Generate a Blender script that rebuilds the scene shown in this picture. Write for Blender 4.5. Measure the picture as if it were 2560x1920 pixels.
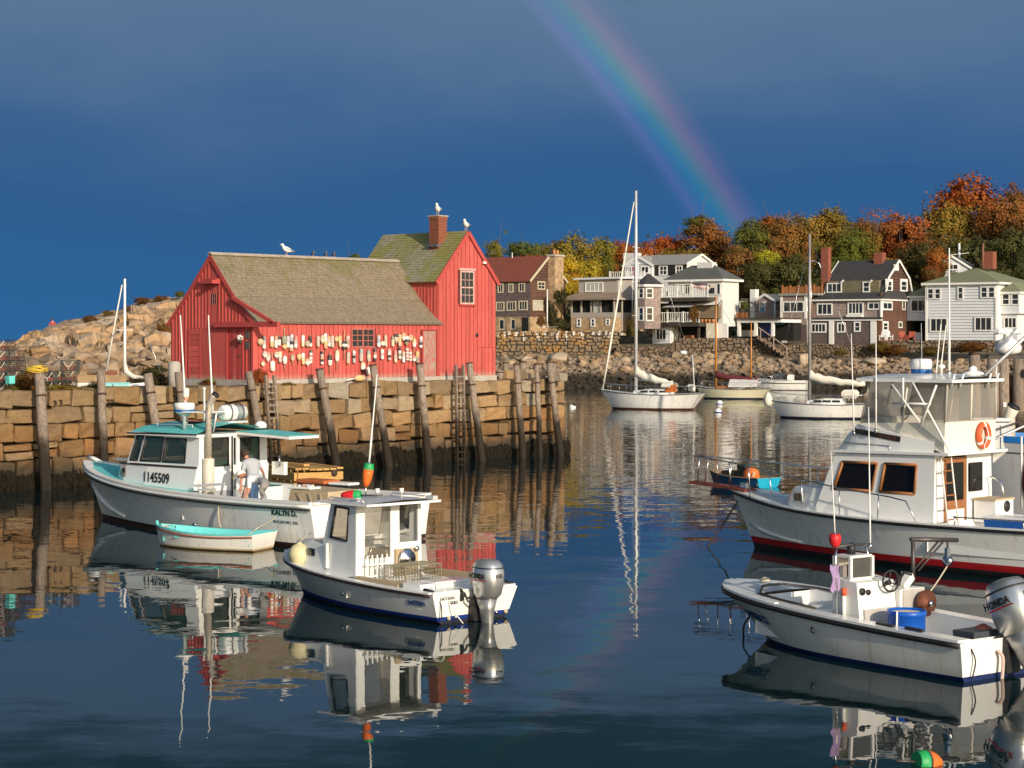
import bpy, bmesh, math, random
from mathutils import Vector, Matrix, noise
R = math.radians
random.seed(7)
sc = bpy.context.scene
for o in list(bpy.data.objects): bpy.data.objects.remove(o)
COL = sc.collection
# ------------------------------------------------------------------ camera
F, HX, HY, H = 5000., 1280., 845., 5.2          # focal length in photo pixels, horizon, eye height (m)
cam = bpy.data.cameras.new('camera'); camo = bpy.data.objects.new('camera', cam); COL.objects.link(camo)
camo.location = (0, 0, H); camo.rotation_euler = (R(90), 0, 0)
cam.sensor_width = 36; cam.lens = 36*F/2560; cam.shift_y = -(960-HY)/2560
cam.clip_start = .5; cam.clip_end = 20000
sc.camera = camo
# ------------------------------------------------------------------ sun and sky
SUN_AZ, SUN_EL = R(29.75), R(18)                 # behind the camera to the right, low
sd = Vector((math.sin(SUN_AZ)*math.cos(SUN_EL), -math.cos(SUN_AZ)*math.cos(SUN_EL), math.sin(SUN_EL)))
sl = bpy.data.lights.new('sun', 'SUN'); sl.energy = 3.7; sl.angle = R(.53); sl.color = (1, .86, .68)
so = bpy.data.objects.new('sun', sl); COL.objects.link(so); so.location = (30, -40, 60)
so.rotation_euler = (-sd).to_track_quat('-Z', 'Y').to_euler()
wd = bpy.data.worlds.new('World'); sc.world = wd; wd.use_nodes = True
nt = wd.node_tree; nt.nodes.clear()
class NT:
    """tiny helper around a node tree"""
    def __init__(s, t): s.t = t
    def n(s, kind, **kw):
        nd = s.t.nodes.new('ShaderNode'+kind)
        for k, v in kw.items():
            if k.startswith('i_'):
                k = k[2:]; k = int(k) if k.isdigit() else k.replace('_', ' ')
                s.inp(nd.inputs[k], v)
            elif k == 'ins':
                for kk, vv in v.items(): s.inp(nd.inputs[kk], vv)
            else: setattr(nd, k, v)
        return nd
    def inp(s, sock, v):
        if isinstance(v, bpy.types.NodeSocket): s.t.links.new(v, sock)
        elif isinstance(v, bpy.types.Node): s.t.links.new(v.outputs[0], sock)
        else: sock.default_value = v
    def math(s, op, a, b=0., c=0., clamp=False):
        return s.n('Math', operation=op, use_clamp=clamp, ins={0: a, 1: b, 2: c}).outputs[0]
    def vmath(s, op, a, b=(0, 0, 0)):
        return s.n('VectorMath', operation=op, ins={0: a, 1: b})
    def ramp(s, fac, stops, interp='LINEAR'):
        r = s.n('ValToRGB'); cr = r.color_ramp; cr.interpolation = interp
        while len(cr.elements) < len(stops): cr.elements.new(.5)
        for e, (p, c) in zip(cr.elements, stops):
            e.position = p; e.color = (*c, 1) if len(c) == 3 else c
        s.inp(r.inputs[0], fac); return r.outputs[0]
    def mix(s, fac, a, b, mode='MIX'):
        m = s.n('Mix', data_type='RGBA', blend_type=mode)
        s.inp(m.inputs[0], fac); s.inp(m.inputs[6], a if not isinstance(a, tuple) else (*a[:3], 1)); s.inp(m.inputs[7], b if not isinstance(b, tuple) else (*b[:3], 1))
        return m.outputs[2]
    def mapr(s, v, a, b, c=0., d=1., smooth=False):
        m = s.n('MapRange', interpolation_type='SMOOTHSTEP' if smooth else 'LINEAR', ins={0: v, 1: a, 2: b, 3: c, 4: d}); return m.outputs[0]
    def noise(s, vec, scale, detail=3., rough=.55, out=0):
        return s.n('TexNoise', ins={'Vector': vec, 'Scale': scale, 'Detail': detail, 'Roughness': rough}).outputs[out]
W = NT(nt)
out = W.n('OutputWorld')
gen = W.n('TexCoord').outputs['Generated']
sky = W.n('TexSky', sky_type='NISHITA', sun_disc=False, sun_elevation=SUN_EL, sun_rotation=math.pi-SUN_AZ, altitude=0, air_density=1., dust_density=1., ozone_density=1.)
bg1 = W.n('Background', ins={'Color': sky, 'Strength': .15})
# slate-blue rain cloud that fills the sky away from the sun
sep = W.n('SeparateXYZ', ins={0: gen})
cvec = W.vmath('MULTIPLY', gen, (1.0, 1.0, 2.6)).outputs[0]
nz = W.noise(cvec, 4.2, 4., .5)
nz2 = W.noise(cvec, 13., 3., .5)
el = W.math('ADD', sep.outputs[2], W.math('MULTIPLY', W.math('SUBTRACT', nz, .5), .13))
el = W.math('ADD', el, W.math('MULTIPLY', W.math('SUBTRACT', nz2, .5), .012))
cloud = W.ramp(W.mapr(el, -.02, .30), [(0, (.024, .122, .295)), (.12, (.023, .108, .270)), (.28, (.027, .098, .240)), (.40, (.044, .116, .248)), (.52, (.082, .154, .272)), (.61, (.098, .170, .280)), (.70, (.028, .068, .100)), (1, (.016, .038, .048))])
# rainbow: scattered sunlight 40.6-42.6 degrees from the antisolar point
cosa = W.vmath('DOT_PRODUCT', gen, tuple(-sd)).outputs['Value']
ang = W.math('MULTIPLY', W.math('ARCCOSINE', cosa), 180/math.pi)
bow = W.ramp(W.mapr(ang, 40.25, 42.3), [(0, (0, 0, 0)), (.10, (.02, .012, .04)), (.21, (.09, .05, .20)), (.31, (.025, .075, .19)), (.42, (.0, .15, .16)), (.51, (.05, .17, .09)), (.60, (.16, .13, .05)), (.70, (.22, .065, .055)), (.82, (.10, .02, .035)), (1, (0, 0, 0))])
bowfade = W.math('MULTIPLY', W.mapr(sep.outputs[2], .045, .13, .62, 1.0), W.mapr(sep.outputs[2], .12, .22, 1., .0, smooth=True))   # dimmed near the horizon, faded out high up to spare the water its reflection
cloud = W.mix(W.math('MULTIPLY', bowfade, .42), cloud, bow, 'ADD')
bg2 = W.n('Background', ins={'Color': cloud, 'Strength': 1.0})
facing = W.mapr(W.math('ADD', cosa, W.math('MULTIPLY', W.math('SUBTRACT', nz, .5), .5)), -.35, .25, smooth=True)
W.inp(out.inputs[0], W.n('MixShader', ins={0: facing, 1: bg1.outputs[0], 2: bg2.outputs[0]}))
vs = sc.view_settings; vs.view_transform = 'Standard'; vs.look = 'None'; vs.gamma = 1; vs.use_curve_mapping = False; vs.exposure = 0.18
sc.render.engine = 'CYCLES'; cy = sc.cycles
cy.max_bounces = 7; cy.glossy_bounces = 4; cy.transparent_max_bounces = 12; cy.diffuse_bounces = 3; cy.transmission_bounces = 4
cy.use_denoising = True; cy.caustics_reflective = False; cy.caustics_refractive = False; cy.sample_clamp_indirect = 8

# ------------------------------------------------------------------ helpers
def at(px, py, d): return Vector(((px-HX)/F*d, d, H-(py-HY)/F*d))
def gr(px, py, z=0.): return at(px, py, (H-z)*F/(py-HY))
class Fr:
    """a plan frame: origin and heading; turns photo measurements into local metres"""
    def __init__(s, o, a):
        s.o = Vector(o); s.a = a; s.X = Vector((math.cos(a), math.sin(a), 0)); s.Y = Vector((-math.sin(a), math.cos(a), 0))
    def ray(s, px, py): return Vector(((px-HX)/F, 1, -(py-HY)/F))
    def on(s, px, py, axis, val):
        r = s.ray(px, py); C = Vector((0, 0, H))-s.o; A = (s.X, s.Y, Vector((0, 0, 1)))[axis]
        p = C+r*((val-C.dot(A))/r.dot(A)); return Vector((p.dot(s.X), p.dot(s.Y), p.z))
MATS = {}
def mat(name, col, rough=.6, var=.12, scale=3., metal=0., bump=0., bscale=None, stretch=(1, 1, 1), spec=.5, rnd=0., col2=None, c2t=(.45, .65), coat=0., objcol=False, hue=0., extra=None, emit=None, trans=0.):
    """procedural principled material: base colour broken up by noise, optional second (wear) colour, per-object change, relief"""
    if name in MATS: return MATS[name]
    m = bpy.data.materials.new(name); m.use_nodes = True; MATS[name] = m
    t = m.node_tree; b = t.nodes['Principled BSDF']; N = NT(t)
    tc = N.n('TexCoord').outputs['Object']
    v = N.vmath('MULTIPLY', tc, stretch).outputs[0]
    if rnd or objcol: oi = N.n('ObjectInfo')
    if rnd: v = N.vmath('ADD', v, N.vmath('MULTIPLY', N.n('CombineXYZ', ins={0: oi.outputs['Random'], 1: oi.outputs['Random'], 2: oi.outputs['Random']}).outputs[0], (37., 53., 71.)).outputs[0]).outputs[0]
    nz = N.noise(v, scale, 5., .6)
    base = (*col, 1)
    if objcol: base = oi.outputs['Color']
    val = N.mapr(nz, .25, .75, 1-var, 1+var)
    if rnd: val = N.math('MULTIPLY', val, N.mapr(oi.outputs['Random'], 0, 1, 1-rnd, 1+rnd))
    c = N.mix(1., base, N.n('CombineColor', ins={0: val, 1: val, 2: val}).outputs[0], 'MULTIPLY')
    if hue:
        hs = N.n('HueSaturation', ins={'Hue': N.mapr(N.noise(v, scale*.6, 2.), .3, .7, .5-hue, .5+hue), 'Color': c}); c = hs.outputs[0]
    if col2: c = N.mix(N.mapr(N.noise(v, scale*2.3, 6., .7), *c2t, smooth=True), c, col2)
    if extra: c = extra(N, c, tc)
    N.inp(b.inputs['Base Color'], c)
    N.inp(b.inputs['Roughness'], N.mapr(nz, .2, .8, max(0, rough-.08), min(1, rough+.08)))
    b.inputs['Metallic'].default_value = metal; b.inputs['Specular IOR Level'].default_value = spec
    if coat: b.inputs['Coat Weight'].default_value = coat; b.inputs['Coat Roughness'].default_value = .08
    if trans: b.inputs['Transmission Weight'].default_value = trans
    if bump:
        bn = N.n('Bump', ins={'Strength': 1., 'Distance': bump, 'Height': N.noise(v, bscale or scale*4, 4., .6)}); N.inp(b.inputs['Normal'], bn)
    return m
def link(o, parent=None, **props):
    COL.objects.link(o)
    if parent: o.parent = parent
    for k, v in props.items():
        if v is not None: o['category' if k == 'cat' else k] = v
    return o
def thing(name, label, cat, loc=(0, 0, 0), rz=0., group=None, sc_=1.):
    o = bpy.data.objects.new(name, None); o.location = loc; o.rotation_euler = (0, 0, rz); o.empty_display_size = .3
    if sc_ != 1.: o.scale = (sc_,)*3
    return link(o, None, label=label, cat=cat, group=group)
class MB:
    def __init__(s): s.v = []; s.f = []; s.m = []; s.sm = []
    def add(s, verts, faces, mi=0, smooth=False):
        k = len(s.v); s.v += [tuple(p) for p in verts]
        for f in faces: s.f.append([i+k for i in f]); s.m.append(mi); s.sm.append(smooth)
        return s
    def hexa(s, p, mi=0):   # 8 points: bottom ring then top ring
        return s.add(p, [(3, 2, 1, 0), (4, 5, 6, 7), (0, 1, 5, 4), (1, 2, 6, 5), (2, 3, 7, 6), (3, 0, 4, 7)], mi)
    def box(s, c, d, mi=0, rot=None, bev=0.):
        x, y, z = d[0]/2, d[1]/2, d[2]/2
        if bev:
            b = min(bev, x*.9, y*.9, z*.9); pts = []
            for sz in (-1, 1):
                for ins in ((b, 0), (0, b)) if sz < 0 else ((0, b), (b, 0)):
                    e, zz = ins
                    pts.append([(sx*(x-e), sy*(y-e), sz*(z-zz)) for sx, sy in ((-1, -1), (1, -1), (1, 1), (-1, 1))])
            vs_ = [Vector(p) for r in pts for p in r]; fs = [(3, 2, 1, 0), (12, 13, 14, 15)]
            for r in range(3):
                for i in range(4): j = (i+1) % 4; fs.append((r*4+i, r*4+j, r*4+4+j, r*4+4+i))
        else:
            vs_ = [Vector((sx*x, sy*y, sz*z)) for sz in (-1, 1) for sx, sy in ((-1, -1), (1, -1), (1, 1), (-1, 1))]
            fs = [(3, 2, 1, 0), (4, 5, 6, 7), (0, 1, 5, 4), (1, 2, 6, 5), (2, 3, 7, 6), (3, 0, 4, 7)]
        M = rot.to_matrix() if hasattr(rot, 'to_matrix') else rot
        c = Vector(c)
        return s.add([(M @ p if M else p)+c for p in vs_], fs, mi)
    def bar(s, p, q, w, h, mi=0, up=(0, 0, 1)):
        p, q = Vector(p), Vector(q); d = (q-p).normalized(); up = Vector(up)
        if abs(d.dot(up)) > .97: up = Vector((0, 1, 0))
        sx = d.cross(up).normalized()*w/2; uz = sx.cross(d).normalized()*h/2
        return s.hexa([p-sx-uz, p+sx-uz, q+sx-uz, q-sx-uz, p-sx+uz, p+sx+uz, q+sx+uz, q-sx+uz], mi)
    def tube(s, pts, r, n=8, mi=0, caps=True, smooth=True, flat=None, closed=False):
        pts = [Vector(p) for p in pts]; m = len(pts); rs = r if isinstance(r, (list, tuple)) else [r]*m
        k = len(s.v); vs_ = []; prev = None
        for i, p in enumerate(pts):
            a = pts[(i-1) % m] if (i or closed) else p; b = pts[(i+1) % m] if (i < m-1 or closed) else p
            d = (b-a).normalized()
            ref = Vector((0, 0, 1)) if abs(d.z) < .9 else Vector((1, 0, 0))
            if prev is not None: u = (prev-d*prev.dot(d)).normalized()
            else: u = d.cross(ref).normalized()
            prev = u; w = d.cross(u)
            for j in range(n):
                t = 2*math.pi*j/n; e = u*math.cos(t)+w*math.sin(t)*(flat if flat else 1); vs_.append(p+e*rs[i])
        fs = []
        for i in range(m if closed else m-1):
            for j in range(n):
                a, b = i*n+j, i*n+(j+1) % n; c = ((i+1) % m)*n
                fs.append((a, b, c+(j+1) % n, c+j))
        if caps and not closed: fs += [tuple(range(n))[::-1], tuple((m-1)*n+j for j in range(n))]
        return s.add(vs_, fs, mi, smooth)
    def lathe(s, prof, n=12, mi=0, M=None, smooth=True, mis=None):
        """profile (r, z) list; mis gives a material per band"""
        vs_ = []
        for r, z in prof:
            for j in range(n):
                t = 2*math.pi*j/n; p = Vector((r*math.cos(t), r*math.sin(t), z)); vs_.append(M @ p if M else p)
        k = len(s.v); s.v += [tuple(p) for p in vs_]
        for i in range(len(prof)-1):
            for j in range(n):
                s.f.append([k+i*n+j, k+i*n+(j+1) % n, k+(i+1)*n+(j+1) % n, k+(i+1)*n+j]); s.m.append(mis[i] if mis else mi); s.sm.append(smooth)
        for i, rev in ((0, True), (len(prof)-1, False)):
            f = [k+i*n+j for j in range(n)]; s.f.append(f[::-1] if rev else f); s.m.append((mis[0] if i == 0 else mis[-1]) if mis else mi); s.sm.append(False)
        return s
    def prism(s, poly, ext, mi=0):
        """closed polygon (3D points) extruded by vector ext"""
        n = len(poly); P = [Vector(p) for p in poly]; e = Vector(ext)
        return s.add(P+[p+e for p in P], [tuple(range(n))[::-1], tuple(range(n, 2*n))]+[(i, (i+1) % n, n+(i+1) % n, n+i) for i in range(n)], mi)
    def loft(s, rings, mi=0, closed=False, caps=False, smooth=True, mis=None):
        n = len(rings[0]); k = len(s.v); s.v += [tuple(p) for r in rings for p in r]
        for i in range(len(rings)-1):
            for j in range(n if closed else n-1):
                a = k+i*n+j; b = k+i*n+(j+1) % n
                s.f.append([a, b, b+n, a+n]); s.m.append(mis[j] if mis else mi); s.sm.append(smooth)
        if caps:
            s.f.append([k+j for j in range(n)][::-1]); s.m.append(mi); s.sm.append(False)
            s.f.append([k+(len(rings)-1)*n+j for j in range(n)]); s.m.append(mi); s.sm.append(False)
        return s
    def wallq(s, Q, th, holes=(), mi=0):
        """a wall on quad Q (p00,p10,p11,p01) of thickness th (inwards) with rectangular holes (u0,u1,v0,v1) in 0..1"""
        p00, p10, p11, p01 = [Vector(p) for p in Q]
        nrm = (p10-p00).cross(p01-p00).normalized()
        P = lambda u, v: (p00*(1-u)+p10*u)*(1-v)+(p01*(1-u)+p11*u)*v
        us = sorted({0., 1.} | {h[0] for h in holes} | {h[1] for h in holes}); vs_ = sorted({0., 1.} | {h[2] for h in holes} | {h[3] for h in holes})
        solid = lambda i, j: 0 <= i < len(us)-1 and 0 <= j < len(vs_)-1 and not any(h[0] <= (us[i]+us[i+1])/2 <= h[1] and h[2] <= (vs_[j]+vs_[j+1])/2 <= h[3] for h in holes)
        for i in range(len(us)-1):
            for j in range(len(vs_)-1):
                if not solid(i, j): continue
                c = [P(us[i], vs_[j]), P(us[i+1], vs_[j]), P(us[i+1], vs_[j+1]), P(us[i], vs_[j+1])]; b = [p-nrm*th for p in c]
                fs = [(0, 1, 2, 3), (7, 6, 5, 4)]
                if not solid(i, j-1): fs.append((0, 4, 5, 1))
                if not solid(i+1, j): fs.append((1, 5, 6, 2))
                if not solid(i, j+1): fs.append((2, 6, 7, 3))
                if not solid(i-1, j): fs.append((3, 7, 4, 0))
                s.add(c+b, fs, mi)
        return s
    def mesh(s, name, mats):
        me = bpy.data.meshes.new(name); me.from_pydata(s.v, [], s.f)
        for m in (mats if isinstance(mats, (list, tuple)) else [mats]): me.materials.append(m)
        me.polygons.foreach_set('material_index', s.m); me.polygons.foreach_set('use_smooth', s.sm); me.update()
        return me
    def build(s, name, mats, parent=None, loc=None, rz=None, fix=False, **props):
        me = s.mesh(name, mats)
        if fix:
            bm = bmesh.new(); bm.from_mesh(me); bmesh.ops.recalc_face_normals(bm, faces=bm.faces); bm.to_mesh(me); bm.free()
        o = bpy.data.objects.new(name, me)
        if loc is not None: o.location = loc
        if rz is not None: o.rotation_euler = (0, 0, rz)
        return link(o, parent, **props)
def dup(o, parent=None, loc=None, rot=None, scale=None, color=None, **props):
    c = o.copy()
    for k in ('label', 'group', 'category', 'kind'):
        if k in c.keys() and parent is not None and k != 'kind': del c[k]
    if loc is not None: c.location = loc
    if rot is not None: c.rotation_euler = rot
    if scale is not None: c.scale = scale
    if color is not None: c.color = color
    c.parent = None; link(c, parent, **props)
    for ch in o.children: dup(ch, c)
    return c
def inst(me, name, parent=None, loc=(0, 0, 0), rot=(0, 0, 0), scale=(1, 1, 1), color=None, **props):
    o = bpy.data.objects.new(name, me); o.location = loc; o.rotation_euler = rot; o.scale = scale
    if color: o.color = (*color, 1)
    return link(o, parent, **props)
def text(s_, size, mat_, parent, origin, ux, uy, name='lettering', ext=.003, align='LEFT', shear=0., sx=1., bold=0.):
    """letters laid on a plane: origin, writing direction ux and up direction uy"""
    cu = bpy.data.curves.new('t', 'FONT'); cu.body = s_; cu.size = size; cu.extrude = ext; cu.align_x = align; cu.shear = shear; cu.resolution_u = 2; cu.offset = bold
    to = bpy.data.objects.new('t', cu); COL.objects.link(to)
    dg = bpy.context.evaluated_depsgraph_get(); me = bpy.data.meshes.new_from_object(to.evaluated_get(dg)); me.name = name
    bpy.data.objects.remove(to)
    ux = Vector(ux).normalized(); uy = Vector(uy); uy = (uy-ux*uy.dot(ux)).normalized(); uz = ux.cross(uy)
    M = Matrix((ux*sx, uy, uz)).transposed().to_4x4(); M.translation = Vector(origin); me.transform(M)
    me.materials.clear(); me.materials.append(mat_)
    return link(bpy.data.objects.new(name, me), parent)
def window(parent, O, U, V, u, v, w, h, fw=.06, fm=None, gm=None, mx=0, my=0, mw=.025, depth=.05, name='window', casing=None, proud=.03):
    """window in the plane at O with unit axes U (right) and V (up): frame, glass pane, glazing bars"""
    U = Vector(U).normalized(); V = Vector(V).normalized(); Nn = U.cross(V); O = Vector(O)
    P = lambda a, b, c=0.: O+U*a+V*b+Nn*c
    def slab(mb, a0, a1, b0, b1, c0, c1): mb.hexa([P(a0, b0, c0), P(a1, b0, c0), P(a1, b0, c1), P(a0, b0, c1), P(a0, b1, c0), P(a1, b1, c0), P(a1, b1, c1), P(a0, b1, c1)])
    mb = MB()
    slab(mb, u, u+fw, v, v+h, 0, proud); slab(mb, u+w-fw, u+w, v, v+h, 0, proud)
    slab(mb, u+fw, u+w-fw, v, v+fw, 0, proud*.98); slab(mb, u+fw, u+w-fw, v+h-fw, v+h, 0, proud*.98)
    wn = mb.build(name, fm, parent, fix=True)
    g = MB(); slab(g, u+fw*.9, u+w-fw*.9, v+fw*.9, v+h-fw*.9, -.012, proud*.25); g.build('pane', gm, wn, fix=True)
    if mx or my:
        b = MB(); iw, ih = w-2*fw, h-2*fw
        for i in range(1, mx+1): x = u+fw+iw*i/(mx+1); slab(b, x-mw/2, x+mw/2, v+fw, v+h-fw, 0, proud*.7)
        for i in range(1, my+1): y = v+fw+ih*i/(my+1); slab(b, u+fw, u+w-fw, y-mw/2, y+mw/2, 0, proud*.66)
        b.build('glazing_bars', fm, wn, fix=True)
    return wn
def glass(name, tint=(.5, .55, .5), a=.6, rough=.03, haze=None):
    if name in MATS: return MATS[name]
    m = bpy.data.materials.new(name); m.use_nodes = True; MATS[name] = m; N = NT(m.node_tree); m.node_tree.nodes.clear()
    o = N.n('OutputMaterial'); tr = N.n('BsdfTransparent', ins={0: (*tint, 1)}); gl = N.n('BsdfGlossy', ins={'Roughness': rough}); fr = N.n('Fresnel', ins={0: 1.5})
    df = N.n('BsdfDiffuse', ins={0: (*(haze or [t*.35 for t in tint]), 1)})
    mx = N.n('MixShader', ins={0: 1-a, 1: tr.outputs[0], 2: df.outputs[0]})
    N.inp(o.inputs[0], N.n('MixShader', ins={0: fr, 1: mx.outputs[0], 2: gl.outputs[0]})); return m
ORD = ['first', 'second', 'third', 'fourth', 'fifth', 'sixth', 'seventh', 'eighth', 'ninth', 'tenth', 'eleventh', 'twelfth', 'thirteenth', 'fourteenth', 'fifteenth', 'sixteenth', 'seventeenth', 'eighteenth', 'nineteenth', 'twentieth', 'twenty-first', 'twenty-second', 'twenty-third', 'twenty-fourth', 'twenty-fifth', 'twenty-sixth', 'twenty-seventh', 'twenty-eighth', 'twenty-ninth', 'thirtieth', 'thirty-first', 'thirty-second', 'thirty-third', 'thirty-fourth', 'thirty-fifth', 'thirty-sixth']
# common materials
WHITE = mat('white_paint', (.80, .79, .75), .42, .05, 2., col2=(.62, .58, .50), c2t=(.62, .80), bump=.002)
GEL = mat('gelcoat_white', (.82, .82, .79), .28, .03, 1.2, col2=(.66, .62, .54), c2t=(.66, .85), coat=.3)
GELG = mat('gelcoat_grey_white', (.70, .71, .70), .35, .04, 1.2, col2=(.55, .52, .46), c2t=(.6, .85), coat=.2)
BLACK = mat('black_rubber', (.018, .017, .018), .55, .2, 6.)
STEEL = mat('stainless_steel', (.62, .62, .62), .24, .05, 5., metal=1.)
DARKST = mat('dark_steel', (.10, .09, .085), .5, .2, 6., metal=.6, col2=(.16, .07, .03), c2t=(.55, .7))
ALU = mat('aluminium', (.68, .68, .67), .42, .06, 4., metal=.35)
ROPE = mat('rope', (.52, .46, .34), .9, .2, 20., bump=.003, bscale=90)
CABG = mat('black_cabin_glass', (.008, .007, .006), .1, .1, 1., spec=.22)
DGLASS = mat('dark_window_glass', (.018, .022, .026), .06, .1, 1., spec=.7)
# ------------------------------------------------------------------ water
def water_mat():
    m = bpy.data.materials.new('harbour_water'); m.use_nodes = True; t = m.node_tree; b = t.nodes['Principled BSDF']; N = NT(t)
    tc = N.n('NewGeometry').outputs['Position']
    big = N.noise(N.vmath('MULTIPLY', tc, (.035, .05, 0)).outputs[0], 1., 2.)
    sepp = N.n('SeparateXYZ', ins={0: tc})
    far = N.mapr(sepp.outputs[1], 36, 95, .16, 1., smooth=True)           # the breeze ruffles the open part of the harbour
    amp = N.math('MULTIPLY', far, N.mapr(big, .35, .65, .75, 1.25))
    def slope(sx, sy, a):
        c = N.n('TexNoise', ins={'Vector': N.vmath('MULTIPLY', tc, (sx, sy, 1)).outputs[0], 'Scale': 1., 'Detail': 2., 'Roughness': .5}).outputs['Color']
        return N.vmath('MULTIPLY', N.vmath('SUBTRACT', c, (.5, .5, .5)).outputs[0], (a*.55, a, 0)).outputs[0]
    fine = N.vmath('ADD', slope(1.6, 3.6, .085), slope(5., 10., .06)).outputs[0]
    v = N.vmath('ADD', N.vmath('MULTIPLY', fine, N.n('CombineXYZ', ins={0: amp, 1: amp, 2: 0.}).outputs[0]).outputs[0], slope(.45, .95, .028)).outputs[0]
    nrm = N.vmath('NORMALIZE', N.vmath('ADD', v, (0, 0, 1)).outputs[0]).outputs[0]
    N.inp(b.inputs['Normal'], nrm)
    b.inputs['Base Color'].default_value = (.004, .017, .020, 1); b.inputs['Roughness'].default_value = .015; b.inputs['IOR'].default_value = 1.34
    b.inputs['Specular IOR Level'].default_value = .44
    return m
MB().add([(-6000, -300, 0), (6000, -300, 0), (6000, 9000, 0), (-6000, 9000, 0)], [(0, 1, 2, 3)]).build('water', water_mat(), kind='structure')

# ------------------------------------------------------------------ granite wharf
A0 = Vector((-9.96, 77., 0)); WA = R(48); SH = Fr(A0, WA)
def tide(N, c, tc):
    g = N.n('NewGeometry'); z = N.n('SeparateXYZ', ins={0: g.outputs['Position']}).outputs[2]
    n2 = N.noise(g.outputs['Position'], 1.7, 4., .6)
    zz = N.math('ADD', z, N.math('MULTIPLY', N.math('SUBTRACT', n2, .5), -.9))
    c = N.mix(N.mapr(zz, 2.5, 1.2, 0, .55, smooth=True), c, N.mix(1., c, (.80, .58, .36), 'MULTIPLY'))
    return N.mix(N.mapr(zz, 1.45, .5, 0, .94, smooth=True), c, (.030, .024, .013))
def tide2(N, c, tc):
    g = N.n('NewGeometry').outputs['Position']; z = N.n('SeparateXYZ', ins={0: g}).outputs[2]
    zz = N.math('ADD', z, N.math('MULTIPLY', N.math('SUBTRACT', N.noise(g, 2.2, 4., .6), .5), -1.6))
    return N.mix(N.mapr(zz, 2.5, 1.2, 0, .94, smooth=True), c, (.017, .013, .008))
def granite(N, c, tc):
    r = N.n('ObjectInfo').outputs['Random']
    c2 = N.ramp(r, [(0, (.34, .19, .07)), (.16, (.40, .27, .14)), (.32, (.30, .19, .09)), (.46, (.42, .33, .22)), (.58, (.38, .21, .08)), (.7, (.23, .155, .085)), (.84, (.41, .26, .12)), (1, (.31, .26, .19))])
    c = N.mix(1., c, c2, 'MULTIPLY')
    g = N.n('NewGeometry').outputs['Position']
    zz = N.n('SeparateXYZ', ins={0: g}).outputs[2]
    c = N.mix(N.mapr(zz, 2.2, 3.2, 0, .6), c, N.mix(1., c, (1.02, 1.12, 1.28), 'MULTIPLY'))
    c = N.mix(N.mapr(N.noise(g, 2.6, 5., .7), .55, .75, 0, .65), c, N.mix(1., c, (.48, .42, .34), 'MULTIPLY'))   # lichen and damp stains
    return tide(N, c, tc)
GRAN = mat('granite', (.78, .76, .72), .85, .22, 5., bump=.02, bscale=14, rnd=.22, extra=granite)
WOODG = mat('weathered_piling_wood', (.30, .24, .19), .85, .30, 3., stretch=(7, 7, .45), bump=.012, bscale=8, rnd=.15, spec=.15, col2=(.13, .10, .078), c2t=(.47, .60), extra=tide2)
IRON = mat('rusty_iron', (.075, .045, .035), .75, .3, 8., metal=.3)
rs = random.Random(3)
def block_mesh(i):
    """quarried block, unit size, rough front at y=-.5 with arrises knocked off"""
    r = random.Random(100+i); n = 4; us = [-.5, -.44, 0, .44, .5]; vs_ = us; mb = MB(); P = {}
    cor = {(a, b): (r.uniform(-.06, .06), r.uniform(-.11, .11)) for a in (0, 1) for b in (0, 1)}
    for i_, u in enumerate(us):
        for j, v in enumerate(vs_):
            fu, fv = u+.5, v+.5
            dx = sum(cor[a, b][0]*(fu if a else 1-fu)*(fv if b else 1-fv) for a in (0, 1) for b in (0, 1)); dz = sum(cor[a, b][1]*(fu if a else 1-fu)*(fv if b else 1-fv) for a in (0, 1) for b in (0, 1))
            e = (i_ in (0, 4))+(j in (0, 4))
            y = -.5+.055*(1 if e == 1 else 1.8 if e == 2 else 0)+r.uniform(-.06, .06)
            k = .03 if e == 2 else 0
            P[i_, j] = (u+dx-(k if u > 0 else -k), y, v+dz-(k if v > 0 else -k)+r.uniform(-.015, .015))
    idx = {}; vv = []
    for k, p in P.items(): idx[k] = len(vv); vv.append(p)
    ff = [(idx[i, j], idx[i+1, j], idx[i+1, j+1], idx[i, j+1]) for i in range(4) for j in range(4)]
    ring = [(i, 0) for i in range(4)]+[(4, j) for j in range(4)]+[(i, 4) for i in range(4, 0, -1)]+[(0, j) for j in range(4, 0, -1)]
    b0 = len(vv); vv += [(P[k][0], .5, P[k][2]) for k in ring]
    for a in range(16): b = (a+1) % 16; ff.append((idx[ring[b]], idx[ring[a]], b0+a, b0+b))
    mb.add(vv, ff); return mb.mesh('block', GRAN)
BLK = [block_mesh(i) for i in range(14)]
wharf = thing('granite_wharf', 'long ochre granite block wharf with dark weed at its foot under the red shack', 'wharf', A0, WA)
core = MB()
core.box((1.2, 4.2, 1.0), (33.0, 8.5, 4.3)); core.build('rubble_core', mat('rubble', (.05, .043, .033), .95, .3, 2., bump=.05, extra=tide), wharf)
deck = MB(); deck.box((1.2, 4.3, 3.2), (33.2, 8.3, .2)); deck.build('earth_surface', mat('wharf_earth', (.23, .185, .125), .95, .3, 1.2, bump=.03, bscale=6, col2=(.13, .125, .05), c2t=(.5, .65)), wharf)
XE = 17.85
courses = [(3.42, .62), (2.80, .58), (2.22, .62), (1.60, .60), (1.00, .60), (.40, .60)]
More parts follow.
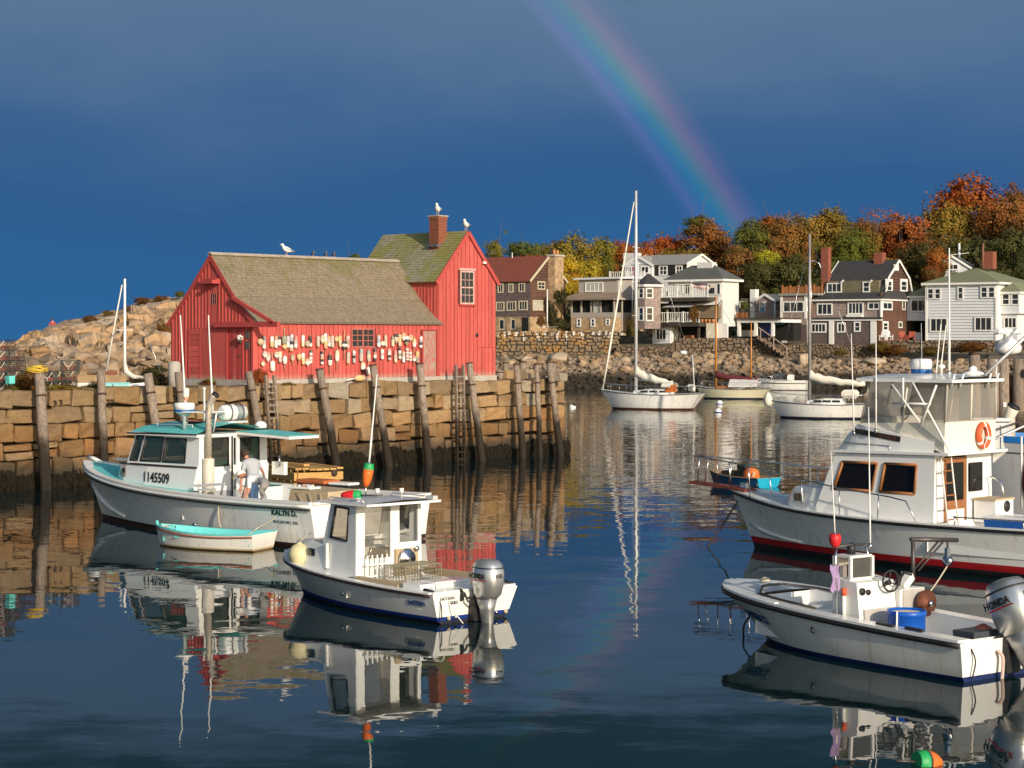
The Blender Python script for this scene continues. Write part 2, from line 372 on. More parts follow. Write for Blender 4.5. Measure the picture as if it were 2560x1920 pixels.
for ci, (zt, hgt) in enumerate(courses):
    x = -15.2+rs.uniform(0, .8); batter = -.02*(3.4-zt)
    while x < XE-.3:
        w = rs.choice([rs.uniform(.5, .85), rs.uniform(.8, 1.2), rs.uniform(1.0, 1.6)])
        if x+w > XE-.45: w = XE-x
        h2 = hgt*rs.uniform(.86, 1.06); zc = zt-hgt/2+rs.uniform(-.05, .05)
        if ci == 0: zc = zt-hgt/2+rs.uniform(-.035, .02)
        parts = [(zc, h2)]
        if 0 < ci < 5 and rs.random() < .12: parts = [(zc+h2*.27, h2*.44), (zc-h2*.24, h2*.52)]
        for z_, h_ in parts:
            d = .75
            inst(rs.choice(BLK), 'block', wharf, (x+w/2, -.55+d/2+batter+rs.uniform(-.07, .05), z_), (rs.uniform(-.04, .04), rs.uniform(-.05, .05), rs.uniform(-.05, .05)), ((w-.035)*rs.choice((-1, 1)), d, h_-.03))
        x += w
for k in range(9):   # capstones along the far end of the wharf
    inst(rs.choice(BLK), 'block', wharf, (XE-.3-rs.uniform(0, .1), .35+k*.85, 3.2), (0, 0, R(90)), (.82, .7, .5))
mb = MB()
for k in range(6000):   # rockweed hanging in the tidal zone, thicker in places
    x = rs.uniform(-14, XE+.1); top_ = .62+.38*noise.noise((x*.8, 0, 3.))+.12*noise.noise((x*4., 1, 3.)); zt = top_-abs(rs.gauss(0, .3)); l = rs.uniform(.2, .45); y = -.60-.02*(3.4-zt)-rs.uniform(0, .07); w = rs.uniform(.015, .045)
    if rs.random() < .08: x = XE+rs.uniform(-.1, .2); y = rs.uniform(-.7, 1.)
    dx = rs.uniform(-.04, .04)
    mb.add([(x-w, y+.04, zt), (x+w, y+.04, zt+.01), (x+w*.8+dx, y-.03, zt-l*.6), (x+dx, y-.01, zt-l)], [(0, 1, 2, 3)])
mb.build('rockweed', mat('rockweed', (.013, .010, .005), .7, .5, 4., spec=.12), wharf, kind='stuff')
mb = MB()
for (px, py) in ((137, 1003), (151, 1001), (271, 1000), (281, 1000), (437, 990)):    # iron staples let into the top course
    p = SH.on(px, py, 1, -.66); mb.tube([p+Vector((0, .1, 0)), p+Vector((0, -.09, 0)), p+Vector((0, -.09, -.14))], .028, 6)
mb.build('iron_staple', IRON, wharf)
# pilings that lean on the wharf: (top px, bottom px), radius, band height
def piling(top, bot, r0_, lab, y0=-.86, y1=-1.45, cap=True, cat='piling', z0=-.8):
    r = r0_*.78; t = SH.on(*top, 1, y0); b = SH.on(bot[0], bot[1], 1, y1); d = t-b; b = b-d*((b.z-z0)/d.z)
    base = A0+SH.X*b.x+SH.Y*b.y; base.z = b.z
    o = thing('piling', lab, cat, base, WA, 'wooden pilings along the wharf'); d = t-b; L = d.length; dn = d.normalized(); mb = MB()
    rr = random.Random(int(top[0])); pts = []; rad = []
    for i in range(11):
        f = i/10; pts.append(dn*L*f+Vector((rr.uniform(-.012, .012), rr.uniform(-.012, .012), 0))); rad.append(r*(1.05-.12*f)*rr.uniform(.96, 1.04))
    mb.tube(pts, rad, 12); mb.build('post', WOODG, o)
    if cap: MB().tube([dn*(L-.01), dn*(L+.05)], r*1.02, 12).build('iron_cap', IRON, o)
    zb = (3.22-b.z)/d.z*L
    MB().tube([dn*(zb-.035), dn*(zb+.035)], r*1.07, 12).build('iron_band', IRON, o)
    return o
for top, bot, r, lab, cap in [
    ((98, 932), (115, 1229), .24, 'thick grey wooden piling at the far left topped by yellow rope', False),
    ((252, 928), (262, 1205), .20, 'straight grey wooden piling second from left end of the wharf', False),
    ((369, 934), (410, 1190), .22, 'leaning brown wooden piling behind the bow of the lobster boat', False),
    ((446, 930), (475, 1178), .20, 'short grey piling beside the stone post near the shack corner', False),
    ((622, 929), (664, 1165), .19, 'grey wooden piling just left of the first ladder', False),
    ((799, 924), (844, 1175), .21, 'leaning piling with dark cap below the middle of the buoy wall', True),
    ((932, 914), (972, 1164), .21, 'leaning piling with slanted top below the small shack window', True),
    ((1049, 911), (1071, 1157), .21, 'thick piling in front of the weathered shack door', True),
    ((1173, 909), (1205, 1149), .20, 'leaning piling just right of the second ladder', True),
    ((1291, 913), (1307, 1142), .19, 'weathered piling right of the shack, third from the wharf end', True),
    ((1341, 913), (1351, 1140), .15, 'thin straight piling second from the wharf end', True),
    ((1373, 907), (1402, 1140), .20, 'leaning piling at the outer end of the wharf', True)]:
    piling(top, bot, r, lab, cap=cap)
def ladder(xt, zt, xb, lab, py_top, py_bot, hw=.22):
    t = SH.on(xt, py_top, 1, -.85); b = SH.on(xb, py_bot, 1, -1.1)
    base = A0+SH.X*b.x+SH.Y*b.y; base.z = b.z-.2; o = thing('ladder', lab, 'ladder', base, WA, 'wooden ladders on the wharf'); d = t-b; mid = Vector((0, 0, .2))
    for s in (-1, 1): MB().bar(Vector((s*hw, 0, 0)), mid+d+Vector((s*hw, 0, 0)), .09, .11).build('rail', WOODG, o)
    n = 13
    for i in range(n):
        p = mid*.5+d*((i+.6)/n)*.93; MB().bar(p-Vector((hw, 0, 0)), p+Vector((hw, 0, 0)), .09, .06).build('rung', WOODG, o)
ladder(674, 0, 690, 'grey wooden ladder on the wharf left of the buoy wall', 938, 1158)
ladder(1149, 0, 1152, 'tall wooden ladder on the wharf below the tall red gable', 912, 1152)
# things standing on the wharf beyond the shack
mb = MB(); mb.lathe([(.16, 0), (.16, .55), (.13, .62)], 10)
def onw(px, py, z=3.3): p = SH.on(px, py, 2, z); q = A0+SH.X*p.x+SH.Y*p.y; q.z = z; return q
CONC = mat('grey_stone', (.40, .37, .32), .9, .15, 5., bump=.01)
p = SH.on(436, 975, 1, .5); p = A0+SH.X*p.x+SH.Y*.5+Vector((0, 0, 3.28)); MB().tube([(0, 0, 0), (0, 0, .95), (0, 0, 1.05)], [.24, .24, .16], 10).build('stone_bollard', CONC, None, p, label='pale round-topped stone bollard near the left corner of the red shack', cat='bollard')
for px, py, h, r, lab in ((1307, 945, .75, .17, 'thick tarred post with dark cap standing behind the wharf edge'), (1383, 944, .72, .16, 'rear post with dark cap at the outer corner of the wharf'), (1263, 946, .72, .12, 'short thin grey post right of the red shack'), (1240, 946, .66, .08, 'slim grey stake close against the red shack corner')):
    o = thing('mooring_post', lab, 'post', onw(px, py), WA, 'short posts at the wharf end')
    MB().tube([(0, 0, 0), (0, 0, h)], [r, r*.92], 10).build('post', WOODG, o); MB().tube([(0, 0, h-.01), (0, 0, h+.05)], r*1.05, 10).build('iron_cap', IRON, o)
for px, py, s, lab in ((1265, 951, (.9, .6, .45), 'grey granite block lying right of the shack'), (1313, 950, (.85, .7, .5), 'pale granite block behind the pilings at the wharf end'), (1395, 952, (.7, .6, .35), 'grey granite block on the outer corner of the wharf')):
    p = onw(px, py); inst(BLK[3], 'granite_block', None, p+Vector((0, 0, s[2]*.48)), (0, 0, WA+.2), s, label=lab, cat='stone')
o = thing('wooden_barrel', 'small weathered wooden tub beside the red shack corner', 'tub', onw(1248, 952), 0)
MB().lathe([(.15, 0), (.2, .45), (.17, .45), (.14, .1)], 12).build('staves', WOODG, o); MB().lathe([(.198, .36), (.202, .41)], 12).build('hoop', IRON, o)
# ------------------------------------------------------------------ red fishing shack
ZB = 3.57
def redx(N, c, tc):
    gp = N.n('NewGeometry').outputs['Position']
    c = N.mix(N.mapr(N.noise(gp, .55, 5., .65), .45, .7, 0, .35), c, N.mix(1., c, (1.25, 1.5, 1.5), 'MULTIPLY'))
    c = N.mix(N.mapr(N.noise(N.vmath('MULTIPLY', gp, (9, 9, .7)).outputs[0], 1.5, 4., .7), .57, .72, 0, .35), c, N.mix(1., c, (.62, .55, .55), 'MULTIPLY'))
    g = N.n('NewGeometry'); z = N.n('SeparateXYZ', ins={0: g.outputs['Position']}).outputs[2]
    n2 = N.noise(N.vmath('MULTIPLY', g.outputs['Position'], (5, 5, 1.2)).outputs[0], 2.2, 6., .7)
    c = N.mix(N.mapr(n2, .60, .78, 0, .45), c, (.56, .22, .19))
    return N.mix(N.mapr(N.math('SUBTRACT', z, N.math('MULTIPLY', n2, .35)), 3.62, 3.42, 0, .6), c, (.42, .30, .24))
RED = mat('red_barn_paint', (.50, .085, .070), .75, .13, 2.5, stretch=(3, 3, .6), bump=.004, bscale=30, rnd=.13, extra=redx)
REDD = mat('red_trim_paint', (.44, .062, .055), .7, .12, 3., rnd=.05)
REDX = mat('red_shadow_gap', (.16, .022, .02), .9, .1)
OLDR = mat('worn_red_door', (.40, .14, .11), .85, .2, 2., col2=(.36, .26, .21), c2t=(.42, .58), stretch=(2, 2, .7))
def moss(N, c, tc):
    g = N.n('NewGeometry').outputs['Position']; z = N.n('SeparateXYZ', ins={0: g}).outputs[2]
    return N.mix(N.mapr(N.math('ADD', N.noise(g, .8, 4., .7), N.mapr(z, 6.6, 8.5, -.16, .12)), .50, .66, 0, .7, smooth=True), c, (.17, .16, .055))
def moss2(N, c, tc):
    g = N.n('NewGeometry').outputs['Position']; n = N.noise(N.vmath('MULTIPLY', g, (1, 1, .35)).outputs[0], 1.1, 5., .7)
    c = N.mix(N.mapr(n, .40, .58, 0, .85, smooth=True), c, (.25, .24, .055))
    return N.mix(N.mapr(N.noise(g, 1.9, 5., .7), .60, .70, 0, .6), c, (.06, .065, .03))
SHG = mat('cedar_shingles', (.245, .195, .135), .9, .30, 7., stretch=(1, 1, 1), bump=.006, bscale=30, col2=(.34, .28, .20), c2t=(.55, .75), extra=moss)
SHG2 = mat('mossy_shingles', (.30, .28, .19), .9, .25, 6., bump=.006, bscale=30, extra=moss2)
shack = thing('fishing_shack', 'red board fishing shack with mossy shingle roof and buoys on its long wall', 'shack', A0+Vector((0, 0, ZB)), WA)
T0, T1, DY = 10.23, 13.79, 5.05
PROF = [(-.14, 2.22), (.45, 2.71), (1.03, 3.21), (2.53, 4.9), (3.9, 3.45), (5.2, 2.2)]
def roofz(y):
    for (a, za), (b, zb) in zip(PROF, PROF[1:]):
        if a <= y <= b: return za+(zb-za)*(y-a)/(b-a)
    return 2.2
# structural walls (boards are nailed on these)
mb = MB()
g = [(0, 0), (DY, 0), (DY, 2.3), (3.9, 3.40), (2.53, 4.82), (1.03, 3.15), (0, 2.3)]
mb.prism([(.03, y, z) for y, z in g], (T0-.03, 0, 0)); mb.build('wall_sheathing', REDX, shack, fix=True)
mb = MB(); mid = (T0+T1)/2
mb.prism([(T0, .03, 0), (T1-.03, .03, 0), (T1-.03, .03, 4.2), (mid, .03, 6.1), (T0, .03, 4.2)], (0, DY-.03, 0)); mb.build('tower_sheathing', REDX, shack, fix=True)
MB().box((T1/2, DY/2, -.12), (T1+.1, DY+.1, .26)).build('stone_sill', CONC, shack)
rb = random.Random(11)
def board(x0, x1, zb, zt0, zt1, y, th=.022, name='board', m=RED, axis='x', holes=()):
    """one vertical board from x0 to x1, top cut between zt0 and zt1"""
    y += rb.uniform(-.004, .004)
    mb = MB()
    for (ha, hb, hz0, hz1) in holes:
        if x0 < hb-.02 and x1 > ha+.02:
            for a, b, zt in ((zb, hz0, None), (hz1, None, 1)):
                if b is not None and b-a < .02: continue
                board(x0, x1, a, zt0 if zt else b, zt1 if zt else b, y, th, name, m, axis)
            return
    mb.prism([(x0, y, zb), (x1, y, zb), (x1, y, zt1), (x0, y, zt0)], (0, -th, 0))
    if axis == 'y': mb.v = [(-(-yy), xx, zz) for xx, yy, zz in mb.v]
    mb.build(name, m, shack, fix=True)
f2 = lambda px, py, y=0.: SH.on(px, py, 1, y)
def rect(pxa, pya, pxb, pyb, y=0.):
    a = f2(pxa, pyb, y); b = f2(pxb, pya, y); return a.x, b.x, a.z-ZB, b.z-ZB
wx0, wx1, wz0, wz1 = rect(879, 824, 932, 866)
dx0, dx1, dz0, dz1 = rect(1057, 826, 1090, 941)
x = 0.0
hm = [(wx0-.05, wx1+.05, wz0-.05, wz1+.05), (dx0, dx1, 0., dz1)]
while x < T0-.02:
    w = min(rb.uniform(.20, .27), T0-x); board(x+.013, x+w-.013, rb.uniform(-.03, .03), 2.30, 2.30, 0, holes=hm); x += w
MB().box((T0/2, -.035, 2.24), (T0, .03, .16)).build('eave_board', REDD, shack)
tx0, tx1, tz0, tz1 = rect(1150, 680, 1182, 758)
x = T0; ztop = lambda xx: 4.18+(6.12-4.18)*(1-abs(xx-mid)/(T1-mid))
hatch = rect(1196, 828, 1236, 869)
while x < T1-.02:
    w = min(rb.uniform(.20, .27), T1-x); a, b = x+.013, x+w-.013
    zs = [ztop(a), ztop(b)]; ht = [(tx0-.04, tx1+.04, tz0-.04, tz1+.04)]
    if hatch[0] < x+.1: board(a, b, rb.uniform(-.03, .02), hatch[2], hatch[2], 0); board(a, b, hatch[2]+.012, *zs, 0)
    else: board(a, b, rb.uniform(-.03, .03), *zs, 0, holes=ht)
    x += w
# left gable: boards with battens; tower flank above the low roof; tower right flank
y = 0.
gdoor = (.68, 1.55, 0, 1.98)
while y < DY-.02:
    w = min(.205, DY-y); a, b = y+.004, y+w-.004; board(a, b, rb.uniform(-.04, .02), min(roofz(a), 9)-.05, roofz(b)-.05, .03, axis='y', holes=[(2.2, 2.62, 2.93, 3.40)]); 
    zb_ = 2.02 if .55 < y < 3.95 else 0
    if y > .1 and not (2.1 < y < 2.65): board(y-.022, y+.022, zb_, roofz(y)-.06, roofz(y)-.06, .008, th=.026, name='batten', axis='y')
    y += w
y = .1
while y < DY:
    zr = roofz(min(y, 2.53)) if y < 2.53 else roofz(y)
    for xx, sgn in ((T0, -1), (T1, 1)):
        zb_ = 0 if sgn > 0 else max(0, zr-.05)
        if 4.2-zb_ > .1:
            MB().box((xx+sgn*.006, y, (4.2+zb_)/2), (.03, .19, 4.2-zb_)).build('board', RED, shack)
            MB().box((xx+sgn*.028, y+.1, (4.2+zb_)/2), (.02, .05, 4.2-zb_)).build('batten', RED, shack)
    y += .2
# roofs of overlapping shingles (joined: a few pixels each)
def shingles(P0, P1, S0, S1, expo, name, m, seed, nrmdir):
    """courses from eave line P0-P1 up to ridge line S0-S1"""
    r = random.Random(seed); mb = MB(); P0, P1, S0, S1 = map(Vector, (P0, P1, S0, S1)); n = max(1, round(((S0-P0).length+(S1-P1).length)/2/expo)); nv = Vector(nrmdir).normalized()
    for i in range(n):
        f0, f1 = i/n, min(1, (i+1.25)/n); a, b = P0.lerp(S0, f0), P1.lerp(S1, f0); c, d = P0.lerp(S0, f1), P1.lerp(S1, f1)
        L = (b-a).length; x = -r.uniform(0, .12)
        while x < L:
            w = r.uniform(.09, .19); u0, u1 = max(0, x/L), min(1, (x+w-.008)/L); x += w
            if u1-u0 < .002: continue
            lift = r.uniform(.018, .034); dr = (S0-P0).normalized()*r.uniform(-.012, .012)
            q = [a.lerp(b, u0)+nv*lift+dr, a.lerp(b, u1)+nv*lift+dr, c.lerp(d, u1)+nv*.006, c.lerp(d, u0)+nv*.006, a.lerp(b, u0)+dr, a.lerp(b, u1)+dr]
            mb.add(q, [(0, 1, 2, 3), (4, 5, 1, 0)])
    return mb.build(name, m, shack, kind='stuff')
xa, xb = -.06, T0+.12
for k, ((ya, za), (yb, zb)) in enumerate(zip(PROF[:3], PROF[1:4])):
    nv = (0, -(zb-za), yb-ya); shingles((xa, ya, za+.03), (xb, ya, za+.03), (xa, yb, zb+.03), (xb, yb, zb+.03), .145, 'shingles', SHG, 20+k, nv)
for k, ((yb, zb), (ya, za)) in enumerate(zip(PROF[3:5], PROF[4:6])):
    shingles((xb, ya, za+.03), (xa, ya, za+.03), (xb, yb, zb+.03), (xa, yb, zb+.03), .3, 'shingles', SHG, 30+k, (0, 1, 1))
mb = MB(); ring = [(y, z+.028) for y, z in PROF]+[(y, z-.03) for y, z in PROF[::-1]]
mb.loft([[(xx, y, z) for y, z in ring] for xx in (xa+.01, xb-.01)], closed=True, caps=True, smooth=False); mb.build('roof_deck', mat('roof_boards', (.16, .12, .09), .9), shack, fix=True)
mb = MB()
mb.bar((xa-.02, 2.46, 4.955), (xb, 2.46, 4.955), .16, .035, up=(0, -.6, 1)); mb.bar((xa-.02, 2.60, 4.96), (xb, 2.60, 4.96), .16, .035, up=(0, .6, 1)); mb.build('ridge_board', mat('grey_ridge_board', (.42, .36, .29), .85, .2, 3.), shack)
xl, xr, ze = T0-.2, T1+.16, 3.98
sl_ = (6.2-ze)/(mid-xl)
shingles((xl, -.1, ze+.03), (xl, DY+.1, ze+.03), (mid, -.1, 6.23), (mid, DY+.1, 6.23), .15, 'shingles', SHG2, 40, (-1, 0, .9))
shingles((xr, DY+.1, ze+.03), (xr, -.1, ze+.03), (mid, DY+.1, 6.23), (mid, -.1, 6.23), .2, 'shingles', SHG2, 41, (1, 0, .9))
mb = MB(); ring = [(xl, ze), (mid, 6.2), (xr, ze), (xr, ze+.035), (mid, 6.24), (xl, ze+.035)]
mb.prism([(x_, -.08, z_) for x_, z_ in ring], (0, DY+.16, 0)); mb.build('roof_deck', MATS['roof_boards'], shack, fix=True)
mb = MB()
for xx, s in ((xl, -1), (xr, 1)): mb.bar((xx-s*.0, -.095, ze-.03), (mid, -.095, 6.16), .03, .17, up=(0, 0, 1))
mb.build('rake_board', REDD, shack)
mb = MB()
for (ya, za), (yb, zb) in zip(PROF, PROF[1:]): mb.bar((-.055, ya, za-.07), (-.055, yb, zb-.07), .03, .17)
mb.build('rake_board', REDD, shack)
MB().box((-.02, -.02, 1.12), (.1, .1, 2.28)).build('corner_post', RED, shack); MB().box((T0, -.025, 1.1), (.11, .04, 2.25)).build('corner_post', REDD, shack)
# windows and doors
SASH = mat('red_sash', (.42, .12, .10), .7, .15, 4.); WSASH = mat('chalky_pink_casing', (.58, .33, .29), .8, .2, 5., col2=(.55, .50, .44), c2t=(.5, .62))
window(shack, (0, -.02, 0), (1, 0, 0), (0, 0, 1), wx0-.05, wz0-.05, wx1-wx0+.1, wz1-wz0+.1, .06, SASH, DGLASS, 3, 2, .03)
MB().box(((wx0+wx1)/2, -.04, (wz0+wz1)/2), (.07, .03, wz1-wz0)).build('mullion', SASH, shack)
w_ = window(shack, (0, -.02, 0), (1, 0, 0), (0, 0, 1), tx0-.04, tz0-.04, tx1-tx0+.08, tz1-tz0+.08, .07, WSASH, DGLASS, 2, 3, .02, proud=.045); w_['label'] = 'tall twelve-pane window with flaking pale casing'
MB().box(((tx0+tx1)/2, -.045, (tz0+tz1)/2), (tx1-tx0, .04, .055)).build('meeting_rail', WSASH, w_)
MB().box(((tx0+tx1)/2, -.06, tz1+.1), (tx1-tx0+.22, .06, .09)).build('window_head', WSASH, w_); MB().box(((tx0+tx1)/2, -.07, tz0-.08), (tx1-tx0+.2, .09, .06)).build('sill', REDD, w_)
window(shack, (.028, 0, 0), (0, -1, 0), (0, 0, 1), -2.62, 2.93, .42, .47, .04, SASH, DGLASS, 2, 1, .025)
do = MB().box(((dx0+dx1)/2, .02, dz1/2), (dx1-dx0-.03, .05, dz1-.03)).build('door', OLDR, shack); do['label'] = 'weathered plank door with most of its red paint gone'
MB().box(((dx0+dx1)/2, -.04, dz1+.03), (dx1-dx0+.12, .05, .07)).build('door_head', REDD, shack)
for xx in (dx0-.03, dx1+.03): MB().box((xx, -.03, dz1/2), (.06, .035, dz1)).build('door_jamb', REDD, shack)
gd = MB().box((.035, 1.1, 1.0), (.05, .86, 1.96)).build('door', mat('dark_red_door', (.40, .045, .042), .7, .1), shack)
MB().tube([(-.02, .76, .95), (-.05, .76, .95)], .03, 8).build('knob', mat('brass', (.5, .36, .12), .3, metal=1.), gd)
for yy in (.62, 1.58): MB().box((-.0, yy, 1.0), (.05, .07, 2.0)).build('door_jamb', REDD, shack)
MB().box((-.005, 1.1, 2.03), (.05, 1.1, .07)).build('door_head', REDD, shack)
for yy, ww in ((2.0, .78), (2.80, .78)): MB().box((.0, yy, 1.0), (.03, ww, 1.99)).build('door_leaf', RED, shack)
for k in range(9): MB().box((-.002, 3.55, .12+k*.22), (.03, .62, .205)).build('panel_board', RED, shack)
for yy in (3.21, 3.90): MB().box((-.01, yy, 1.0), (.04, .06, 2.0)).build('door_jamb', REDD, shack)
# hoist beams on the gable
bm_ = MB().box((-.14, .25, 2.15), (.15, 3.75, .2)).build('hoist_beam', REDD, shack)
MB().bar((-.16, 1.05, 3.2), (-.16, -1.35, 2.2), .11, .13).build('strut', REDD, shack)
MB().box((-.14, 2.42, 3.86), (.16, .98, .19)).build('hoist_beam', REDD, shack)
MB().box((-.28, 1.95, 3.83), (.42, .14, .14)).build('hoist_arm', REDD, shack)
# notice boards and wreath by the gable door
SLATE = mat('slate_sign', (.10, .09, .085), .7); 
for yy, zz, hh in ((.32, 1.75, .28), (.32, 1.36, .30)): MB().box((-.025, yy, zz), (.02, .24, hh)).build('notice_board', SLATE, shack)
MB().tube([(-.02, .30, 1.86), (-.22, .24, 1.86)], .02, 6).build('lamp_bracket', IRON, shack)
# chimney of small bricks (joined) with cap
BRK = mat('chimney_brick', (.29, .092, .05), .85, .3, 9., rnd=0, col2=(.18, .055, .035), c2t=(.48, .58)); MORT = mat('mortar', (.42, .35, .28), .95)
def brick_stack(parent, c, w, d, z0, z1, cap=True, name='chimney', bm=None, bw=.21, bh=.068):
    o = MB().box((c[0], c[1], (z0+z1)/2), (w-.03, d-.03, z1-z0)).build(name, MORT, parent); r = random.Random(5); mb = MB(); z = z0; k = 0
    while z < z1-.02:
        e = .035 if cap and z > z1-.18 else 0
        for ax, sx, L in ((0, -1, w), (0, 1, w), (1, -1, d), (1, 1, d)):
            t = -L/2-(bw/2 if k % 2 else 0)
            while t < L/2:
                a, b = max(-L/2, t), min(L/2, t+bw-.012); t += bw
                if b-a < .02: continue
                dd = .03+r.uniform(0, .006)+e*.7; m_ = (a+b)/2
                if ax == 0: mb.box((c[0]+m_*(1+e), c[1]+sx*(d/2+e/2), z+bh/2), ((b-a)*(1+e), dd, bh-.012))
                else: mb.box((c[0]+sx*(w/2+e/2), c[1]+m_*(1+e), z+bh/2), (dd, (b-a)*(1+e), bh-.012))
        z += bh; k += 1
    mb.build('bricks', bm or BRK, o, kind='stuff'); return o
ch = brick_stack(shack, (11.55, 1.3), .50, .55, 5.3, 6.87)
MB().box((11.55, 1.3, 6.895), (.62, .67, .05)).build('cap_slab', MORT, ch)
MB().box((11.42, 1.3, 5.62), (.52, .62, .12)).build('lead_flashing', mat('lead', (.10, .10, .11), .6), ch)
p = f2(1191, 838); MB().tube([(p.x, .0, p.z-ZB), (p.x, -.035, p.z-ZB)], .09, 10).build('vent_hole', BLACK, shack)
p = f2(1207, 660); MB().lathe([(.09, 0), (.1, .05), (.04, .12)], 8, M=Matrix.Translation((p.x, -.1, p.z-ZB))).build('lamp', WHITE, shack)
def wreath():
    o = thing('flower_basket', 'white flower basket hanging beside the dark red shack door', 'basket', A0+SH.Y*.62+SH.X*-.12+Vector((0, 0, ZB+1.5)), WA)
    r = random.Random(2); mb = MB()
    for k in range(46):
        v = Vector((r.gauss(0, 1), r.gauss(0, 1), r.gauss(0, 1))).normalized()*.10; mb.box(v+Vector((-.02, 0, .14)), (.05, .05, .05), rot=Matrix.Rotation(r.uniform(0, 3), 3, 'Z'), bev=.02)
    mb.build('flowers', WHITE, o); MB().lathe([(.03, -.12), (.08, .08), (.07, .08)], 10).build('basket', mat('dark_wicker', (.05, .045, .02), .9), o)
wreath()
